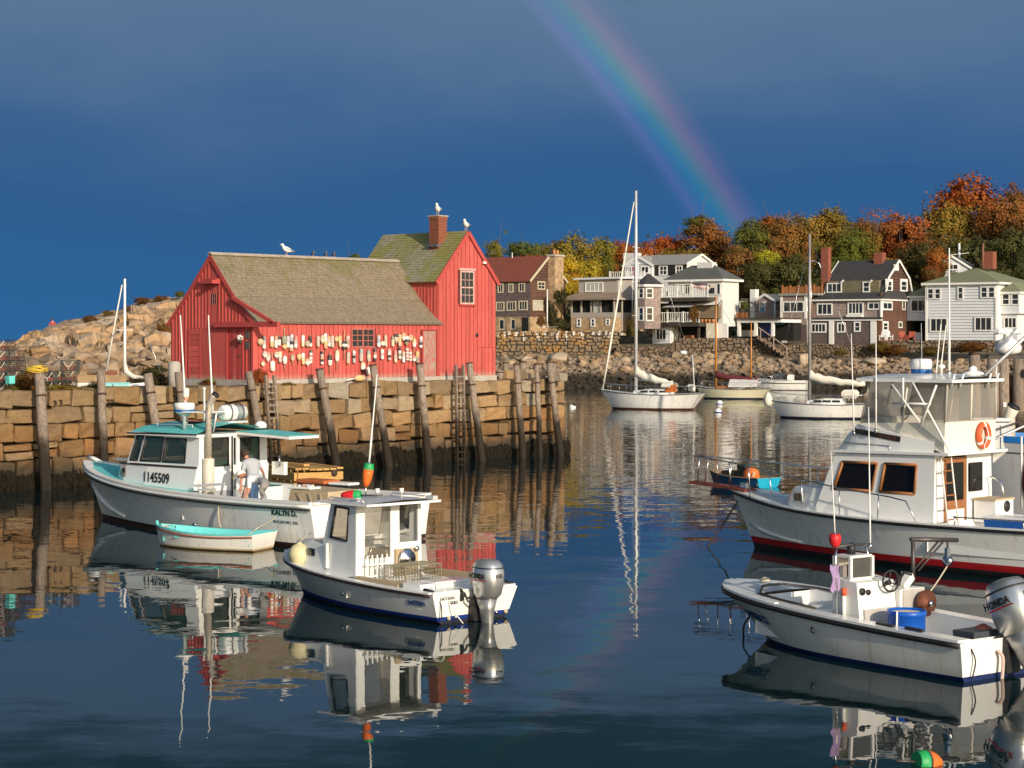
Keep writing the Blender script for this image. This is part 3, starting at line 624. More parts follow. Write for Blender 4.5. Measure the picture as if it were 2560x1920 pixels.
# ------------------------------------------------------------------ lobster buoys on the long wall
BC = {'white': (.78, .75, .69), 'cream': (.70, .60, .40), 'yellow': (.80, .46, .06), 'orange': (.76, .22, .05), 'red': (.52, .04, .03), 'black': (.03, .028, .03), 'grey': (.45, .41, .37), 'tan': (.50, .37, .23), 'teal': (.10, .25, .28), 'green': (.05, .13, .06), 'lavender': (.50, .44, .55), 'olive': (.25, .20, .10), 'pink': (.58, .36, .32), 'blue': (.25, .33, .45), 'amber': (.68, .38, .10)}
BM = {k: mat('buoy_'+k, tuple(a*.62+b*.38 for a, b in zip(v, (.62, .54, .44))) if k not in ('white', 'black', 'cream') else v, .8, .16, 9., col2=(.60, .54, .46), c2t=(.52, .70)) for k, v in BC.items()}
STICK = mat('buoy_stick', (.50, .33, .20), .8, .2, 6.)
BU = [  # x, ytop, ybottom in a 4.706x enlargement of the wall (origin 630,800); kind; colours from the top down
 ('u', 97, 222, 300, 'bell', ['amber', 'tan']), ('u', 143, 195, 338, 'bar', ['teal', 'grey', 'white']), ('u', 232, 195, 320, 'bar', ['white', 'yellow']), ('u', 280, 190, 328, 'bar', ['orange', 'white', 'white']), ('u', 320, 195, 302, 'bar', ['black', 'white', 'white']),
 ('u', 378, 95, 285, 'spar', ['green']), ('l', 383, 288, 350, 'bell', ['yellow', 'amber']), ('u', 422, 190, 325, 'bar', ['lavender', 'white']), ('u', 461, 170, 370, 'bar', ['lavender', 'blue', 'black', 'white', 'orange']), ('u', 512, 190, 328, 'bar', ['red', 'grey', 'white']),
 ('u', 598, 180, 315, 'bar', ['white', 'cream']), ('u', 650, 245, 320, 'bell', ['olive', 'tan']), ('u', 688, 190, 315, 'bar', ['black', 'black', 'white']), ('u', 778, 190, 318, 'bar', ['pink', 'tan']), ('u', 828, 180, 278, 'bell', ['tan', 'cream']), ('u', 868, 160, 340, 'bar', ['white', 'white', 'yellow', 'orange']),
 ('u', 907, 190, 312, 'bar', ['orange', 'pink', 'white']), ('u', 948, 185, 325, 'bar', ['pink', 'grey']), ('u', 992, 180, 300, 'bullet', ['amber', 'yellow']), ('u', 1037, 185, 320, 'bar', ['yellow', 'cream', 'amber']), ('u', 1087, 115, 470, 'spar2', ['black', 'white', 'black']), ('u', 1125, 185, 335, 'bar', ['pink', 'olive', 'pink']),
 ('r', 1490, 180, 318, 'bar', ['grey', 'blue', 'white']), ('r', 1537, 250, 308, 'bell', ['cream', 'white']), ('r', 1575, 180, 315, 'bar', ['tan', 'grey']), ('r', 1657, 195, 312, 'bar', ['green', 'cream', 'cream']), ('r', 1697, 165, 275, 'bell', ['black', 'tan', 'tan']), ('r', 1738, 170, 310, 'bar', ['amber', 'yellow', 'tan']), ('r', 1783, 150, 245, 'bell', ['orange', 'white']), ('r', 1820, 190, 300, 'bell', ['white', 'black', 'olive']), ('r', 1865, 175, 250, 'bell', ['orange', 'cream']), ('r', 1905, 190, 400, 'bullet', ['amber', 'white']), ('r', 1985, 195, 328, 'bar', ['white', 'grey', 'black', 'white']),
 ('l', 150, 370, 445, 'bell', ['grey', 'white']), ('l', 187, 380, 490, 'bell', ['red', 'grey', 'white']), ('l', 130, 490, 545, 'disc', ['cream']), ('l', 243, 375, 602, 'spar', ['white']), ('l', 287, 375, 450, 'bell', ['tan', 'white']), ('l', 330, 372, 498, 'bar', ['cream', 'grey']), ('l', 385, 400, 590, 'bullet', ['white', 'white']), ('l', 477, 390, 535, 'bullet', ['olive', 'tan']), ('l', 552, 385, 520, 'bullet', ['yellow', 'amber']), ('l', 603, 390, 525, 'bar', ['white', 'cream', 'yellow']), ('l', 653, 455, 540, 'bell', ['orange', 'white', 'white']), ('l', 690, 360, 510, 'bar', ['black', 'white', 'red', 'white', 'pink', 'white']), ('l', 825, 370, 522, 'bar', ['black', 'grey', 'amber', 'black', 'white']), ('l', 918, 375, 635, 'bullet', ['black', 'white']), ('l', 997, 320, 590, 'bullet', ['cream', 'white']), ('l', 1130, 380, 515, 'bar', ['grey', 'tan']),
 ('s', 1202, 360, 508, 'bar', ['white', 'grey', 'black', 'grey', 'blue']), ('s', 1285, 340, 490, 'bar', ['teal', 'grey', 'grey']), ('s', 1375, 360, 490, 'bar', ['teal', 'cream', 'grey']), ('s', 1308, 500, 620, 'bell', ['cream', 'white', 'black']), ('s', 1372, 470, 645, 'spar', ['white']), ('s', 1447, 335, 485, 'bar', ['black', 'red', 'white', 'black']), ('s', 1533, 345, 462, 'bar', ['white', 'pink', 'white']), ('s', 1618, 345, 475, 'bar', ['grey', 'white', 'black', 'grey']), ('s', 1690, 360, 500, 'bar', ['red', 'pink', 'cream']), ('s', 1740, 325, 460, 'bar', ['black', 'white', 'green', 'white']), ('s', 1783, 370, 500, 'bar', ['pink', 'white']), ('s', 1828, 335, 475, 'bar', ['white', 'red', 'white', 'red', 'white', 'red', 'white']), ('s', 1865, 360, 482, 'bar', ['red', 'white', 'red', 'white', 'red', 'white']), ('s', 1908, 400, 540, 'bullet', ['red', 'white']), ('s', 1945, 370, 500, 'bar', ['yellow', 'yellow', 'green', 'green'])]
WHERE = {'u': 'in upper row before the window', 'r': 'in upper row after the window', 'l': 'in lower row before the window', 's': 'in lower row after the window'}
KIND = {'bar': 'straight buoy', 'bell': 'stubby buoy', 'bullet': 'tapered buoy', 'spar': 'long-handled buoy', 'spar2': 'long-handled buoy', 'disc': 'disc float'}
cnt = {}
rank = {}
for k_ in 'urls':
    for i_, b_ in enumerate(sorted([b_ for b_ in BU if b_[0] == k_], key=lambda q: q[1])): rank[id(b_)] = i_
for b_ in BU:
    row, bx, ya, yb, kind, cols = b_; p = f2(630+bx/4.706, 800+ya/4.706, -.13); q = f2(630+bx/4.706, 800+yb/4.706, -.13); L = p.z-q.z
    lab = '%s %s, %s from left %s' % (' and '.join(list(dict.fromkeys(cols))[:2]), KIND[kind], ORD[rank[id(b_)]], WHERE[row])
    o = thing('lobster_buoy', lab, 'buoy', A0+SH.X*q.x+SH.Y*-.13+Vector((0, 0, q.z)), WA, 'lobster buoys hung on the shack wall'); mb = MB(); ms = [BM[c] for c in dict.fromkeys(cols)]; ix = {c: i for i, c in enumerate(dict.fromkeys(cols))}
    tilt = rb.uniform(-.05, .05); o.rotation_euler = (0, tilt, WA)
    def bands(prof, z0, z1):
        n = len(cols); P = []; mi = []
        for k in range(n):
            a, b = z1-(z1-z0)*k/n, z1-(z1-z0)*(k+1)/n
            zs = [a]+[z for z in prof['z'] if b < z < a][::-1]+[b]
            for z in zs: P.append((prof['f'](z), z)); mi.append(ix[cols[k]])
        mb.lathe(P[::-1], 10, mis=[m for m in mi[::-1]][:len(P)-1])
    if kind == 'bar':
        r = rb.uniform(.062, .078); bands({'z': [L-.03, .03], 'f': lambda z: r*(.78 if z > L-.02 or z < .015 else 1)}, 0, L)
    elif kind == 'bell':
        r = rb.uniform(.10, .125); bands({'z': [L*t for t in (.08, .25, .5, .75, .9)], 'f': lambda z: r*max(.25, math.sin(math.pi*min(1, max(.08, .16+.84*(1-z/L))))**.6)}, 0, L)
    elif kind == 'disc':
        o.rotation_euler = (0, 0, WA); r = L/2
        mb.lathe([(r*.2, .03), (r, .03), (r, -.03), (r*.2, -.03)], 14, M=Matrix.Translation((0, 0, r)) @ Matrix.Rotation(R(90), 4, 'X'))
    elif kind == 'bullet':
        z0, z1 = L*.38, L*.86; r = .095; bands({'z': [z0+(z1-z0)*t for t in (.15, .4, .7, .9)], 'f': lambda z: r*(.55+.45*math.sin(math.pi*min(1, max(0, .12+.8*(1-(z-z0)/(z1-z0))))))}, z0, z1)
    elif kind == 'spar': z0, z1 = 0, .46*min(1, L/.9)+.02; r = .10; bands({'z': [z0+(z1-z0)*t for t in (.1, .5, .85)], 'f': lambda z: r*(.5 if z > z1-.01 else .7 if z < .02 else 1)}, z0, z1)
    else: z0, z1 = L*.36, L*.62; r = .115; bands({'z': [z0+.03, z1-.03], 'f': lambda z: r*(.8 if z > z1-.02 or z < z0+.02 else 1)}, z0, z1)
    mb.build('float', ms, o, fix=True)
    if kind in ('bullet', 'spar', 'spar2'): MB().tube([(0, 0, 0 if kind != 'spar' else z1-.05), (0, 0, L)], .019, 6).build('stick', STICK, o)
    else: MB().tube([(0, 0, L-.01), (.01, .03, L+.05), (0, .1, L+.02)], .012, 5).build('hanging_loop', ROPE, o)
o = thing('lobster_buoy', 'yellow and orange buoy lying on the wharf edge below the small window', 'buoy', A0+SH.X*(f2(900, 952, -.3).x)+SH.Y*-.3+Vector((0, 0, 3.45)), WA+.05)
MB().lathe([(.05, -.3), (.12, -.2), (.13, 0), (.12, .2), (.07, .3)], 12, mis=[0, 1, 0, 1], M=Matrix.Translation((0, 0, .13)) @ Matrix.Rotation(R(90), 4, 'Y')).build('float', [BM['amber'], BM['yellow']], o)
MB().tube([(-.3, 0, .12), (-.75, 0, .06)], .03, 6).build('stick', WHITE, o)
# ------------------------------------------------------------------ birds
def bird(px, py, y, x0=None, s=1., label='', face=0., cat='gull', dark=False, upright=True, z=None):
    p = SH.on(px, py, 1, y) if x0 is None else SH.on(px, py, 0, x0)
    loc = A0+SH.X*p.x+SH.Y*p.y+Vector((0, 0, p.z if z is None else z+ZB)); o = thing('gull' if cat == 'gull' else 'pigeon', label, cat, loc, face, cat+'s on the shack roof', s)
    bw_ = mat('gull_white', (.80, .79, .76), .8, .05) if not dark else mat('pigeon_grey', (.12, .11, .12), .8, .3)
    gw = mat('gull_grey_wing', (.42, .43, .45), .8, .08) if not dark else mat('pigeon_wing', (.07, .065, .07), .8)
    mb = MB(); mb.tube([(-.29, 0, .17), (-.2, 0, .19), (-.09, 0, .215), (.02, 0, .25), (.10, 0, .30), (.135, 0, .365), (.155, 0, .405), (.185, 0, .41), (.215, 0, .40)], [.02, .045, .088, .10, .072, .047, .05, .04, .012], 10); mb.build('body', bw_, o)
    for sg in (-1, 1):
        MB().tube([(.07, sg*.075, .29), (-.05, sg*.09, .25), (-.2, sg*.06, .20), (-.36, sg*.02, .16)], [.03, .062, .045, .008], 8, flat=.35).build('wing', gw, o)
        MB().tube([(0, sg*.035, .19), (.0, sg*.035, .09), (.0, sg*.035, 0), (.05, sg*.035, .005)], [.012, .009, .009, .012], 5).build('leg', BM['pink'], o)
    MB().tube([(.205, 0, .405), (.24, 0, .398), (.262, 0, .388)], [.014, .012, .004], 6).build('bill', BM['yellow'], o)
bird(716, 641, 2.53, label='white gull standing on the long shack ridge facing left', face=WA+R(165), s=1.15, z=4.97)
for px, lab in ((783, 'leftmost of three dark pigeons on the shack ridge'), (815, 'middle one of three dark pigeons on the shack ridge'), (835, 'rightmost of three dark pigeons on the shack ridge')): bird(px, 646, 2.53, label=lab, cat='pigeon', dark=True, face=R(-70), s=.62, z=4.97)
bird(1094, 542, 1.3, label='white gull perched on the brick chimney', face=R(-100), s=1.2, z=6.92)
bird(1165, 577, .3, label='white gull perched on the ridge peak of the tall gable', face=R(-110), s=1.15, z=6.25)
# ------------------------------------------------------------------ rocks
rk = random.Random(21)
def rockx(N, c, tc):
    r = N.n('ObjectInfo').outputs['Random']; c2 = N.ramp(r, [(0, (.30, .19, .10)), (.3, (.35, .26, .17)), (.5, (.24, .16, .10)), (.75, (.38, .28, .18)), (1, (.22, .175, .135))])
    c = N.mix(1., c, c2, 'MULTIPLY'); g = N.n('NewGeometry').outputs['Position']; z = N.n('SeparateXYZ', ins={0: g}).outputs[2]
    zz = N.math('ADD', z, N.math('MULTIPLY', N.math('SUBTRACT', N.noise(g, .5, 3.), .5), -1.2))
    return N.mix(N.mapr(zz, 1.9, 1.1, 0, .92, smooth=True), c, (.020, .015, .008))
ROCK = mat('shore_rock', (.95, .93, .9), .9, .25, 1.6, bump=.05, bscale=5, rnd=.15, spec=.2, extra=rockx)
def rock_mesh(seed, flat=.7):
    r = random.Random(seed); bm = bmesh.new()
    for _ in range(17):
        v = Vector((r.gauss(0, 1), r.gauss(0, 1), r.gauss(0, 1))).normalized(); bm.verts.new((v.x*r.uniform(.4, .55), v.y*r.uniform(.35, .55), v.z*r.uniform(.35, .5)*flat))
    g = bmesh.ops.convex_hull(bm, input=bm.verts)
    bmesh.ops.delete(bm, geom=[e for e in g['geom_interior'] if isinstance(e, bmesh.types.BMVert)], context='VERTS')
    me = bpy.data.meshes.new('rock'); bm.to_mesh(me); bm.free(); me.materials.append(ROCK); return me
RKM = [rock_mesh(500+i, rk.uniform(.7, 1.1)) for i in range(12)]
# ------------------------------------------------------------------ far shore: hillside, shingle slope, seawalls
def tz(x, y):
    """ground height of the far shore"""
    pts = [(200, -1.5), (208, 0.1), (213, 1.5), (219.5, 2.9), (222, 3.2), (226, 4.3), (245, 5.0), (262, 7.5), (290, 12.), (330, 17), (420, 22), (700, 26), (1600, 20)]
    yy = y+1.2*math.sin(x*.11)+.6*math.sin(x*.31+1)
    rise = 1+.35*max(0, min(1, (x-35)/30)) if y > 250 else 1
    for (a, za), (b, zb) in zip(pts, pts[1:]):
        if a <= yy <= b: return (za+(zb-za)*(yy-a)/(b-a))*rise
    return pts[0][1] if yy < 208 else 20
mb = MB(); ys = [200, 204, 207, 209, 211, 213, 215, 217, 219, 221, 224, 228, 236, 246, 256, 266, 280, 295, 315, 340, 400, 520, 800, 1500]; xs = [-12+i*4 for i in range(50)]
mb.loft([[(x, y, tz(x, y)+noise.noise((x*.3, y*.3, 0))*(.25 if y < 225 else .5)) for x in xs] for y in ys]); mb.f = [f[::-1] for f in mb.f]
GRND = mat('hillside_ground', (.115, .10, .05), .95, .35, .4, bump=.1, bscale=2, col2=(.20, .15, .09), c2t=(.5, .6), extra=lambda N, c, tc: N.mix(N.mapr(N.n('SeparateXYZ', ins={0: N.n('NewGeometry').outputs['Position']}).outputs[2], 1.7, 1.0), N.mix(N.mapr(N.n('SeparateXYZ', ins={0: N.n('NewGeometry').outputs['Position']}).outputs[2], 3.3, 2.9), c, (.16, .12, .08)), (.024, .02, .011)))
shore = mb.build('hillside', GRND, kind='structure')
for k in range(300):
    px = rk.uniform(1232, 2580); f = rk.random()**.8; y = 211.2+f*8.5; x = (px-HX)/F*y; s = rk.uniform(.55, 1.25)*(1.25 if px < 1900 else .85)
    inst(rk.choice(RKM), 'rock', shore, (x, y, tz(x, y)+s*.12), (rk.uniform(-.4, .4), rk.uniform(-.4, .4), rk.uniform(0, 6.3)), (s*rk.uniform(.9, 1.5), s*rk.uniform(.8, 1.2), s*rk.uniform(.6, 1.)))
mb = MB()
for k in range(1500):
    px = rk.uniform(1225, 2620); y = 205.5+rk.random()*14.; x = (px-HX)/F*y; s = rk.uniform(.35, .95); c = Vector((x, y, tz(x, y)+.05)); me = rk.choice(RKM); M = Matrix.Rotation(rk.uniform(0, 6.3), 3, 'Z')
    mb.add([c+(M @ v.co)*s*1.2 for v in me.vertices], [tuple(p.vertices) for p in me.polygons])
mb.build('loose_rocks', ROCK, shore, kind='stuff')
BOULD = mat('pale_boulder', (.43, .34, .24), .9, .18, .8, bump=.06, bscale=3)
for px, py, w, h, lab in ((1392, 902, 4.0, 2.6, 'largest pale boulder on the shore right of the shack'), (1317, 905, 2.4, 1.5, 'grey rounded boulder below the lichen-covered seawall'), (2012, 905, 2.7, 2.3, 'big brown boulder beside the stone steps'), (2185, 900, 4.4, 1.6, 'long pale boulder below the grassy bank at right'), (1563, 905, 1.8, 1.4, 'pale boulder seen behind the tall sailboat mast')):
    y = 217.; c = at(px, py, y); me = rock_mesh(int(px), 1.).copy(); me.materials.clear(); me.materials.append(BOULD)
    o = inst(me, 'boulder', None, (c.x, y, tz(c.x, y)+h*.22), (0, 0, rk.uniform(0, 6)), (w, w*.8, h), label=lab, cat='boulder'); m_ = o.modifiers.new('s', 'SUBSURF'); m_.levels = m_.render_levels = 2
def seawall(px0, px1, d0, d1, pyt, pyb, lab, m, seed, sz=.5):
    """dry-stone retaining wall: thing with a core and its fitted stones"""
    a = at(px0, pyb, d0); b = at(px1, pyb, d1); a.z = b.z = 0; L = (b-a).length; ang = math.atan2(b.y-a.y, b.x-a.x); zb = H-(pyb-HY)/F*d0; zt = H-(pyt-HY)/F*d0
    o = thing('stone_seawall', lab, 'wall', a, ang); sz *= .72; r = random.Random(seed)
    MB().box((L/2, .45, (zt+zb)/2), (L, .7, zt-zb)).build('wall_core', mat('wall_core', (.05, .04, .03), .95), o)
    mb = MB(); z = zb
    while z < zt-.12:
        h = min(r.uniform(.3, .5)*sz/.45, zt-z); x = -r.uniform(0, .3)
        while x < L:
            w = r.uniform(.35, 1.0)*sz/.45; c = Vector((x+w/2, .1-r.uniform(0, .1), z+h/2+r.uniform(-.1, .1))); q = []
            for sy, k in ((-.12, .40), (.1, .5)):
                for sx, sz_ in ((-1, -1), (1, -1), (1, 1), (-1, 1)): q.append(c+Vector((sx*w*k*r.uniform(.7, 1.08), sy, sz_*h*k*r.uniform(.7, 1.15))))
            mb.add(q, [(0, 1, 2, 3), (0, 4, 5, 1), (1, 5, 6, 2), (2, 6, 7, 3), (3, 7, 4, 0)]); x += w
        z += h
    mb.build('stones', m, o, kind='stuff'); return o
def lich(N, c, tc):
    v = N.n('TexVoronoi', ins={'Vector': tc, 'Scale': 1.8}); c = N.mix(.6, c, N.mix(1., c, N.ramp(v.outputs['Color'], [(0, (.6, .6, .6)), (1, (1.4, 1.3, 1.2))]), 'MULTIPLY'))
    return c
def lich1(N, c, tc):
    c = lich(N, c, tc); c = N.mix(N.mapr(N.noise(tc, .45, 5., .7), .47, .60, 0, .75, smooth=True), c, (.34, .17, .03))
    z = N.n('SeparateXYZ', ins={0: N.n('NewGeometry').outputs['Position']}).outputs[2]
    drip = N.math('ADD', N.noise(N.vmath('MULTIPLY', tc, (2.2, 1, .18)).outputs[0], 1., 4., .7), N.mapr(z, 3.4, 5.6, -.26, .01))
    return N.mix(N.mapr(drip, .50, .58, 0, .85), c, (.68, .65, .60))
SW1 = mat('lichened_wall_stone', (.18, .135, .085), .95, .35, 2., bump=.03, extra=lich1); SW2 = mat('wall_stone', (.15, .11, .075), .95, .35, 2., bump=.03, extra=lich)
seawall(1225, 1545, 222, 222, 828, 898, 'lichen-stained stone seawall with white streaks left of the tall mast', SW1, 1, .6)
seawall(1540, 1690, 221, 221, 866, 905, 'brown stone seawall below the grey stacked house', SW2, 2)
seawall(1685, 1925, 222, 222, 845, 905, 'tall brown stone seawall below the blue-shaded terrace', SW2, 3)
seawall(1920, 2225, 222, 221, 862, 903, 'low stone seawall below the gambrel-roofed house', SW2, 4, .4)
seawall(2222, 2640, 221, 218, 852, 880, 'low rubble wall under the grey clapboard house', SW2, 5, .5)
# ------------------------------------------------------------------ trees
def leaf_mesh(seed, ncl=70, per=80, sparse=1., ls=1.):
    r = random.Random(seed); mb = MB()
    for c in range(int(ncl*sparse)):
        d = Vector((r.gauss(0, 1), r.gauss(0, 1), r.gauss(0, 1))).normalized(); d.z = d.z*.9+.08
        cc = d*r.uniform(.45, .93)*(1+.14*noise.noise(d*2.1+Vector((seed, 0, 0)))); cr = r.uniform(.16, .30)
        for k in range(per):
            p = cc+Vector((r.gauss(0, 1), r.gauss(0, 1), r.gauss(0, 1)))*cr*.5
            n = ((p-cc*.55).normalized()*.9+Vector((r.gauss(0, 1), r.gauss(0, 1), r.gauss(0, 1)))*.38).normalized(); u = n.orthogonal().normalized(); w = n.cross(u); s = r.uniform(.026, .052)*ls; u, w = u*s, w*s*r.uniform(.6, 1)
            mb.add([p-u-w*.3, p+w, p+u-w*.2, p-w], [(0, 1, 2, 3)])
    return mb
def leafx(N, c, tc):
    g = N.n('NewGeometry').outputs['Position']
    c = N.mix(N.mapr(N.noise(g, .55, 3., .6), .48, .62, 0, .75, smooth=True), c, N.n('HueSaturation', ins={'Hue': .475, 'Saturation': 1.05, 'Value': 1.15, 'Color': c}).outputs[0])
    return N.mix(N.mapr(N.noise(g, 1.1, 2., .6), .5, .7, 0, .4), c, N.n('HueSaturation', ins={'Hue': .515, 'Value': .62, 'Color': c}).outputs[0])
LEAF = mat('autumn_leaves', (.1, .1, .03), .75, .35, 1.1, objcol=True, spec=.2, extra=leafx)
BARK = mat('tree_bark', (.10, .075, .055), .95, .3, 4., stretch=(3, 3, .6), bump=.03)
CR = [leaf_mesh(60+i).mesh('crown', LEAF) for i in range(6)]; CRS = leaf_mesh(77, 46, 12, 1., .9).mesh('crown', LEAF)
def trunk_mesh(seed, sparse=False):
    r = random.Random(seed); mb = MB(); mb.tube([(0, 0, 0), (.02, 0, .4), (0, .02, .8), (.03, 0, 1.1)], [.075, .055, .045, .02], 8)
    for k in range(9 if sparse else 6):
        a = r.uniform(0, 6.3); z = r.uniform(.4, .85); l = r.uniform(.35, .6); d = Vector((math.cos(a), math.sin(a), r.uniform(.5, 1.2))); mb.tube([Vector((0, 0, z)), Vector((0, 0, z))+d*l*.5, Vector((0, 0, z))+d*l+Vector((0, 0, .06))], [.03, .018, .006], 5)
    return mb.mesh('trunk', BARK)
TR = [trunk_mesh(i) for i in range(3)]; TRS = trunk_mesh(9, True)
COLS = {'green': (.070, .082, .013), 'olive': (.135, .10, .015), 'yellow': (.26, .20, .018), 'orange': (.25, .085, .014), 'rust': (.20, .070, .013), 'red': (.23, .066, .014), 'dark': (.048, .046, .013), 'brown': (.135, .064, .014)}
def tree(px, py, rw, rh, col, d, label, group='autumn trees on the hillside', sparse=False, i=[0]):
    i[0] += 1; c = at(px, py, d); z0 = tz(c.x, d); rx, rz = rw/F*d, rh/F*d; base = Vector((c.x, d, min(z0, c.z-rz*.9)-.2)); hh = c.z-base.z
    o = thing('tree', label, 'tree', base, rk.uniform(0, 6.3), group)
    cl = tuple(v*rk.uniform(1.25, 1.6) for v in COLS[col])
    if not sparse:
        for k in range(3):
            a = k*2.1+i[0]; f = rk.uniform(.55, .8)
            inst(CR[(i[0]+k+1) % 6], 'crown', o, (math.cos(a)*rx*.75, math.sin(a)*rx*.6, max(hh-rz*rk.uniform(.7, 1.5), rz*.4)), (0, 0, a), (rx*f, rx*f, rz*f*1.15), tuple(v*rk.uniform(.7, .95) for v in cl))
    rx *= 1.12; rz *= 1.1
    inst(CRS if sparse else CR[i[0] % 6], 'crown', o, (0, 0, hh), (0, 0, rk.uniform(0, 6)), (rx*1.08, rx*1.0, rz*1.08), cl)
    inst(TRS if sparse else TR[i[0] % 3], 'trunk', o, (0, 0, 0), (0, 0, 0), (max(2., rx), max(2., rx), hh*.95))
TREES = [(2080, 560, 40, 40, 'olive', 305, 'olive treetop right of the grey mast against the sky'), (2180, 590, 60, 40, 'brown', 310, 'brown tree behind the half-bare red tree'), (1238, 628, 26, 26, 'olive', 262, 'olive-green tree showing just right of the tall red gable'), (1300, 626, 36, 22, 'green', 275, 'green tree above the ridge of the red-roofed house'), (1350, 634, 24, 22, 'green', 285, 'small green tree left of the stone chimney'), (1322, 652, 26, 15, 'orange', 255, 'low orange tree above the red roof'),
 (1425, 640, 62, 50, 'olive', 268, 'large golden-green tree right of the stone chimney'), (1505, 628, 36, 34, 'olive', 280, 'olive tree left of the tall white mast'), (1412, 676, 44, 36, 'yellow', 250, 'yellow-green tree close behind the red-roofed house'), (1470, 680, 42, 30, 'yellow', 256, 'yellow-green tree above the flat grey roof'), (1548, 640, 34, 32, 'rust', 285, 'russet tree just left of the tall white mast'),
 (1668, 618, 56, 26, 'red', 290, 'bright red-orange tree right of the tall white mast'), (1610, 640, 42, 34, 'rust', 286, 'rusty tree behind the tall white mast'), (1768, 602, 66, 50, 'brown', 285, 'broad brown-orange tree under the foot of the rainbow'), (1745, 556, 32, 18, 'green', 300, 'green treetop above the brown-orange tree'), (1700, 655, 62, 34, 'olive', 266, 'olive tree above the pale gabled house'), (1880, 596, 44, 40, 'green', 275, 'dark green round tree in the middle of the hill'), (1930, 566, 40, 26, 'orange', 292, 'orange-brown treetop left of the grey mast'),
 (1960, 612, 62, 62, 'brown', 278, 'tall olive-brown tree left of the grey mast'), (2036, 582, 66, 52, 'olive', 285, 'big green-gold tree behind the tall brick chimney'), (1845, 664, 66, 44, 'brown', 258, 'orange-brown tree behind the grey hip roof'), (1916, 652, 34, 26, 'yellow', 256, 'yellow-green bush tree below the round green tree'), (1985, 690, 58, 44, 'dark', 252, 'dark green tree behind the cedar roof deck'), (1900, 690, 46, 36, 'dark', 252, 'dark green tree around the pink house'), (2128, 618, 46, 46, 'green', 275, 'green tree right of the tall brick chimney'), (2100, 680, 44, 32, 'green', 250, 'green tree behind the dark gambrel roof'),
 (2252, 590, 66, 52, 'rust', 282, 'rust-orange tree behind the gambrel gable'), (2165, 612, 40, 36, 'olive', 280, 'olive tree left of the rust-orange tree'), (2428, 530, 98, 74, 'rust', 300, 'very large orange-brown tree crowning the hill at right'), (2372, 570, 58, 58, 'olive', 292, 'gold-brown tree left of the largest orange tree'), (2512, 560, 66, 62, 'brown', 288, 'dark russet tree near the right edge'), (2552, 520, 46, 56, 'brown', 305, 'brown treetop cut by the right edge'), (2535, 635, 62, 60, 'dark', 262, 'dark tree right of the brick chimney on the green roof'), (2300, 650, 60, 46, 'dark', 262, 'dark green tree between the gambrel house and the hill'), (2345, 648, 30, 24, 'orange', 256, 'small orange tree left of the grey gable'), (2440, 640, 66, 44, 'dark', 276, 'dark tree around the hidden slate roof'), (2210, 668, 46, 30, 'brown', 258, 'brown tree behind the small brick chimney'), (888, 646, 16, 12, 'green', 240, 'small green treetop peeping over the long shack ridge'), (2480, 690, 50, 30, 'dark', 256, 'dark shrubby tree behind the green hip roof'), (2590, 600, 60, 70, 'brown', 280, 'brown tree mostly beyond the right edge')]
for t_ in TREES: tree(*t_)
tree(2193, 548, 46, 36, 'red', 296, 'half-bare red tree with thin branches against the sky', sparse=True)
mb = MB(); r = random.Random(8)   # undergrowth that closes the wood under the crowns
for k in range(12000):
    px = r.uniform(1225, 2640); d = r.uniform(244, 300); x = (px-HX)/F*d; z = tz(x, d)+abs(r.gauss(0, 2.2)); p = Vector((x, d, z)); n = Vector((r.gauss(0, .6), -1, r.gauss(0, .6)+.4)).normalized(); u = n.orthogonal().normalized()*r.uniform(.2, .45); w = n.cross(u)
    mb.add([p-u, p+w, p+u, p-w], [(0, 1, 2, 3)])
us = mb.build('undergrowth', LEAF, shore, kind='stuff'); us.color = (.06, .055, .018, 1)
for px, py, rw, rh, col, d, lab in ((1378, 792, 24, 34, 'dark', 226, 'dark bush between the red-roofed house and the flat-roofed house'), (1400, 742, 22, 22, 'dark', 232, 'dark evergreen bush under the stone chimney'), (1395, 812, 26, 18, 'dark', 224, 'low dark bush behind the white flagpole base'), (1580, 812, 22, 34, 'olive', 224, 'autumn bush beside the round shingled tower'), (1352, 806, 18, 16, 'brown', 223, 'brown vine-covered bush by the trellis'), (1735, 790, 22, 24, 'brown', 224, 'reddish bush left of the cottage terrace'), (1862, 765, 16, 14, 'green', 230, 'green shrub on the cottage terrace'), (2195, 868, 36, 16, 'olive', 219.5, 'scrubby green bank at right'), (2240, 878, 40, 15, 'brown', 219.5, 'brown scrub below the two red chairs'), (2430, 868, 60, 15, 'brown', 218, 'dry scrub under the grey house'), (2330, 880, 50, 12, 'olive', 218, 'low green scrub behind the flybridge roof'), (2330, 690, 40, 24, 'brown', 245, 'leafless brown bush before the grey gable'), (2100, 882, 30, 9, 'olive', 219, 'small green weed patch on the low seawall')):
    c = at(px, py, d); z0 = c.z-rh/F*d; o = thing('shrub', lab, 'shrub', (c.x, d, z0), 0, 'shrubs along the shore'); s = (rw/F*d, rw/F*d*.7, rh/F*d*1.1)
    inst(rk.choice(CR), 'foliage', o, (0, 0, rh/F*d), (0, 0, rk.uniform(0, 6)), s, COLS[col])
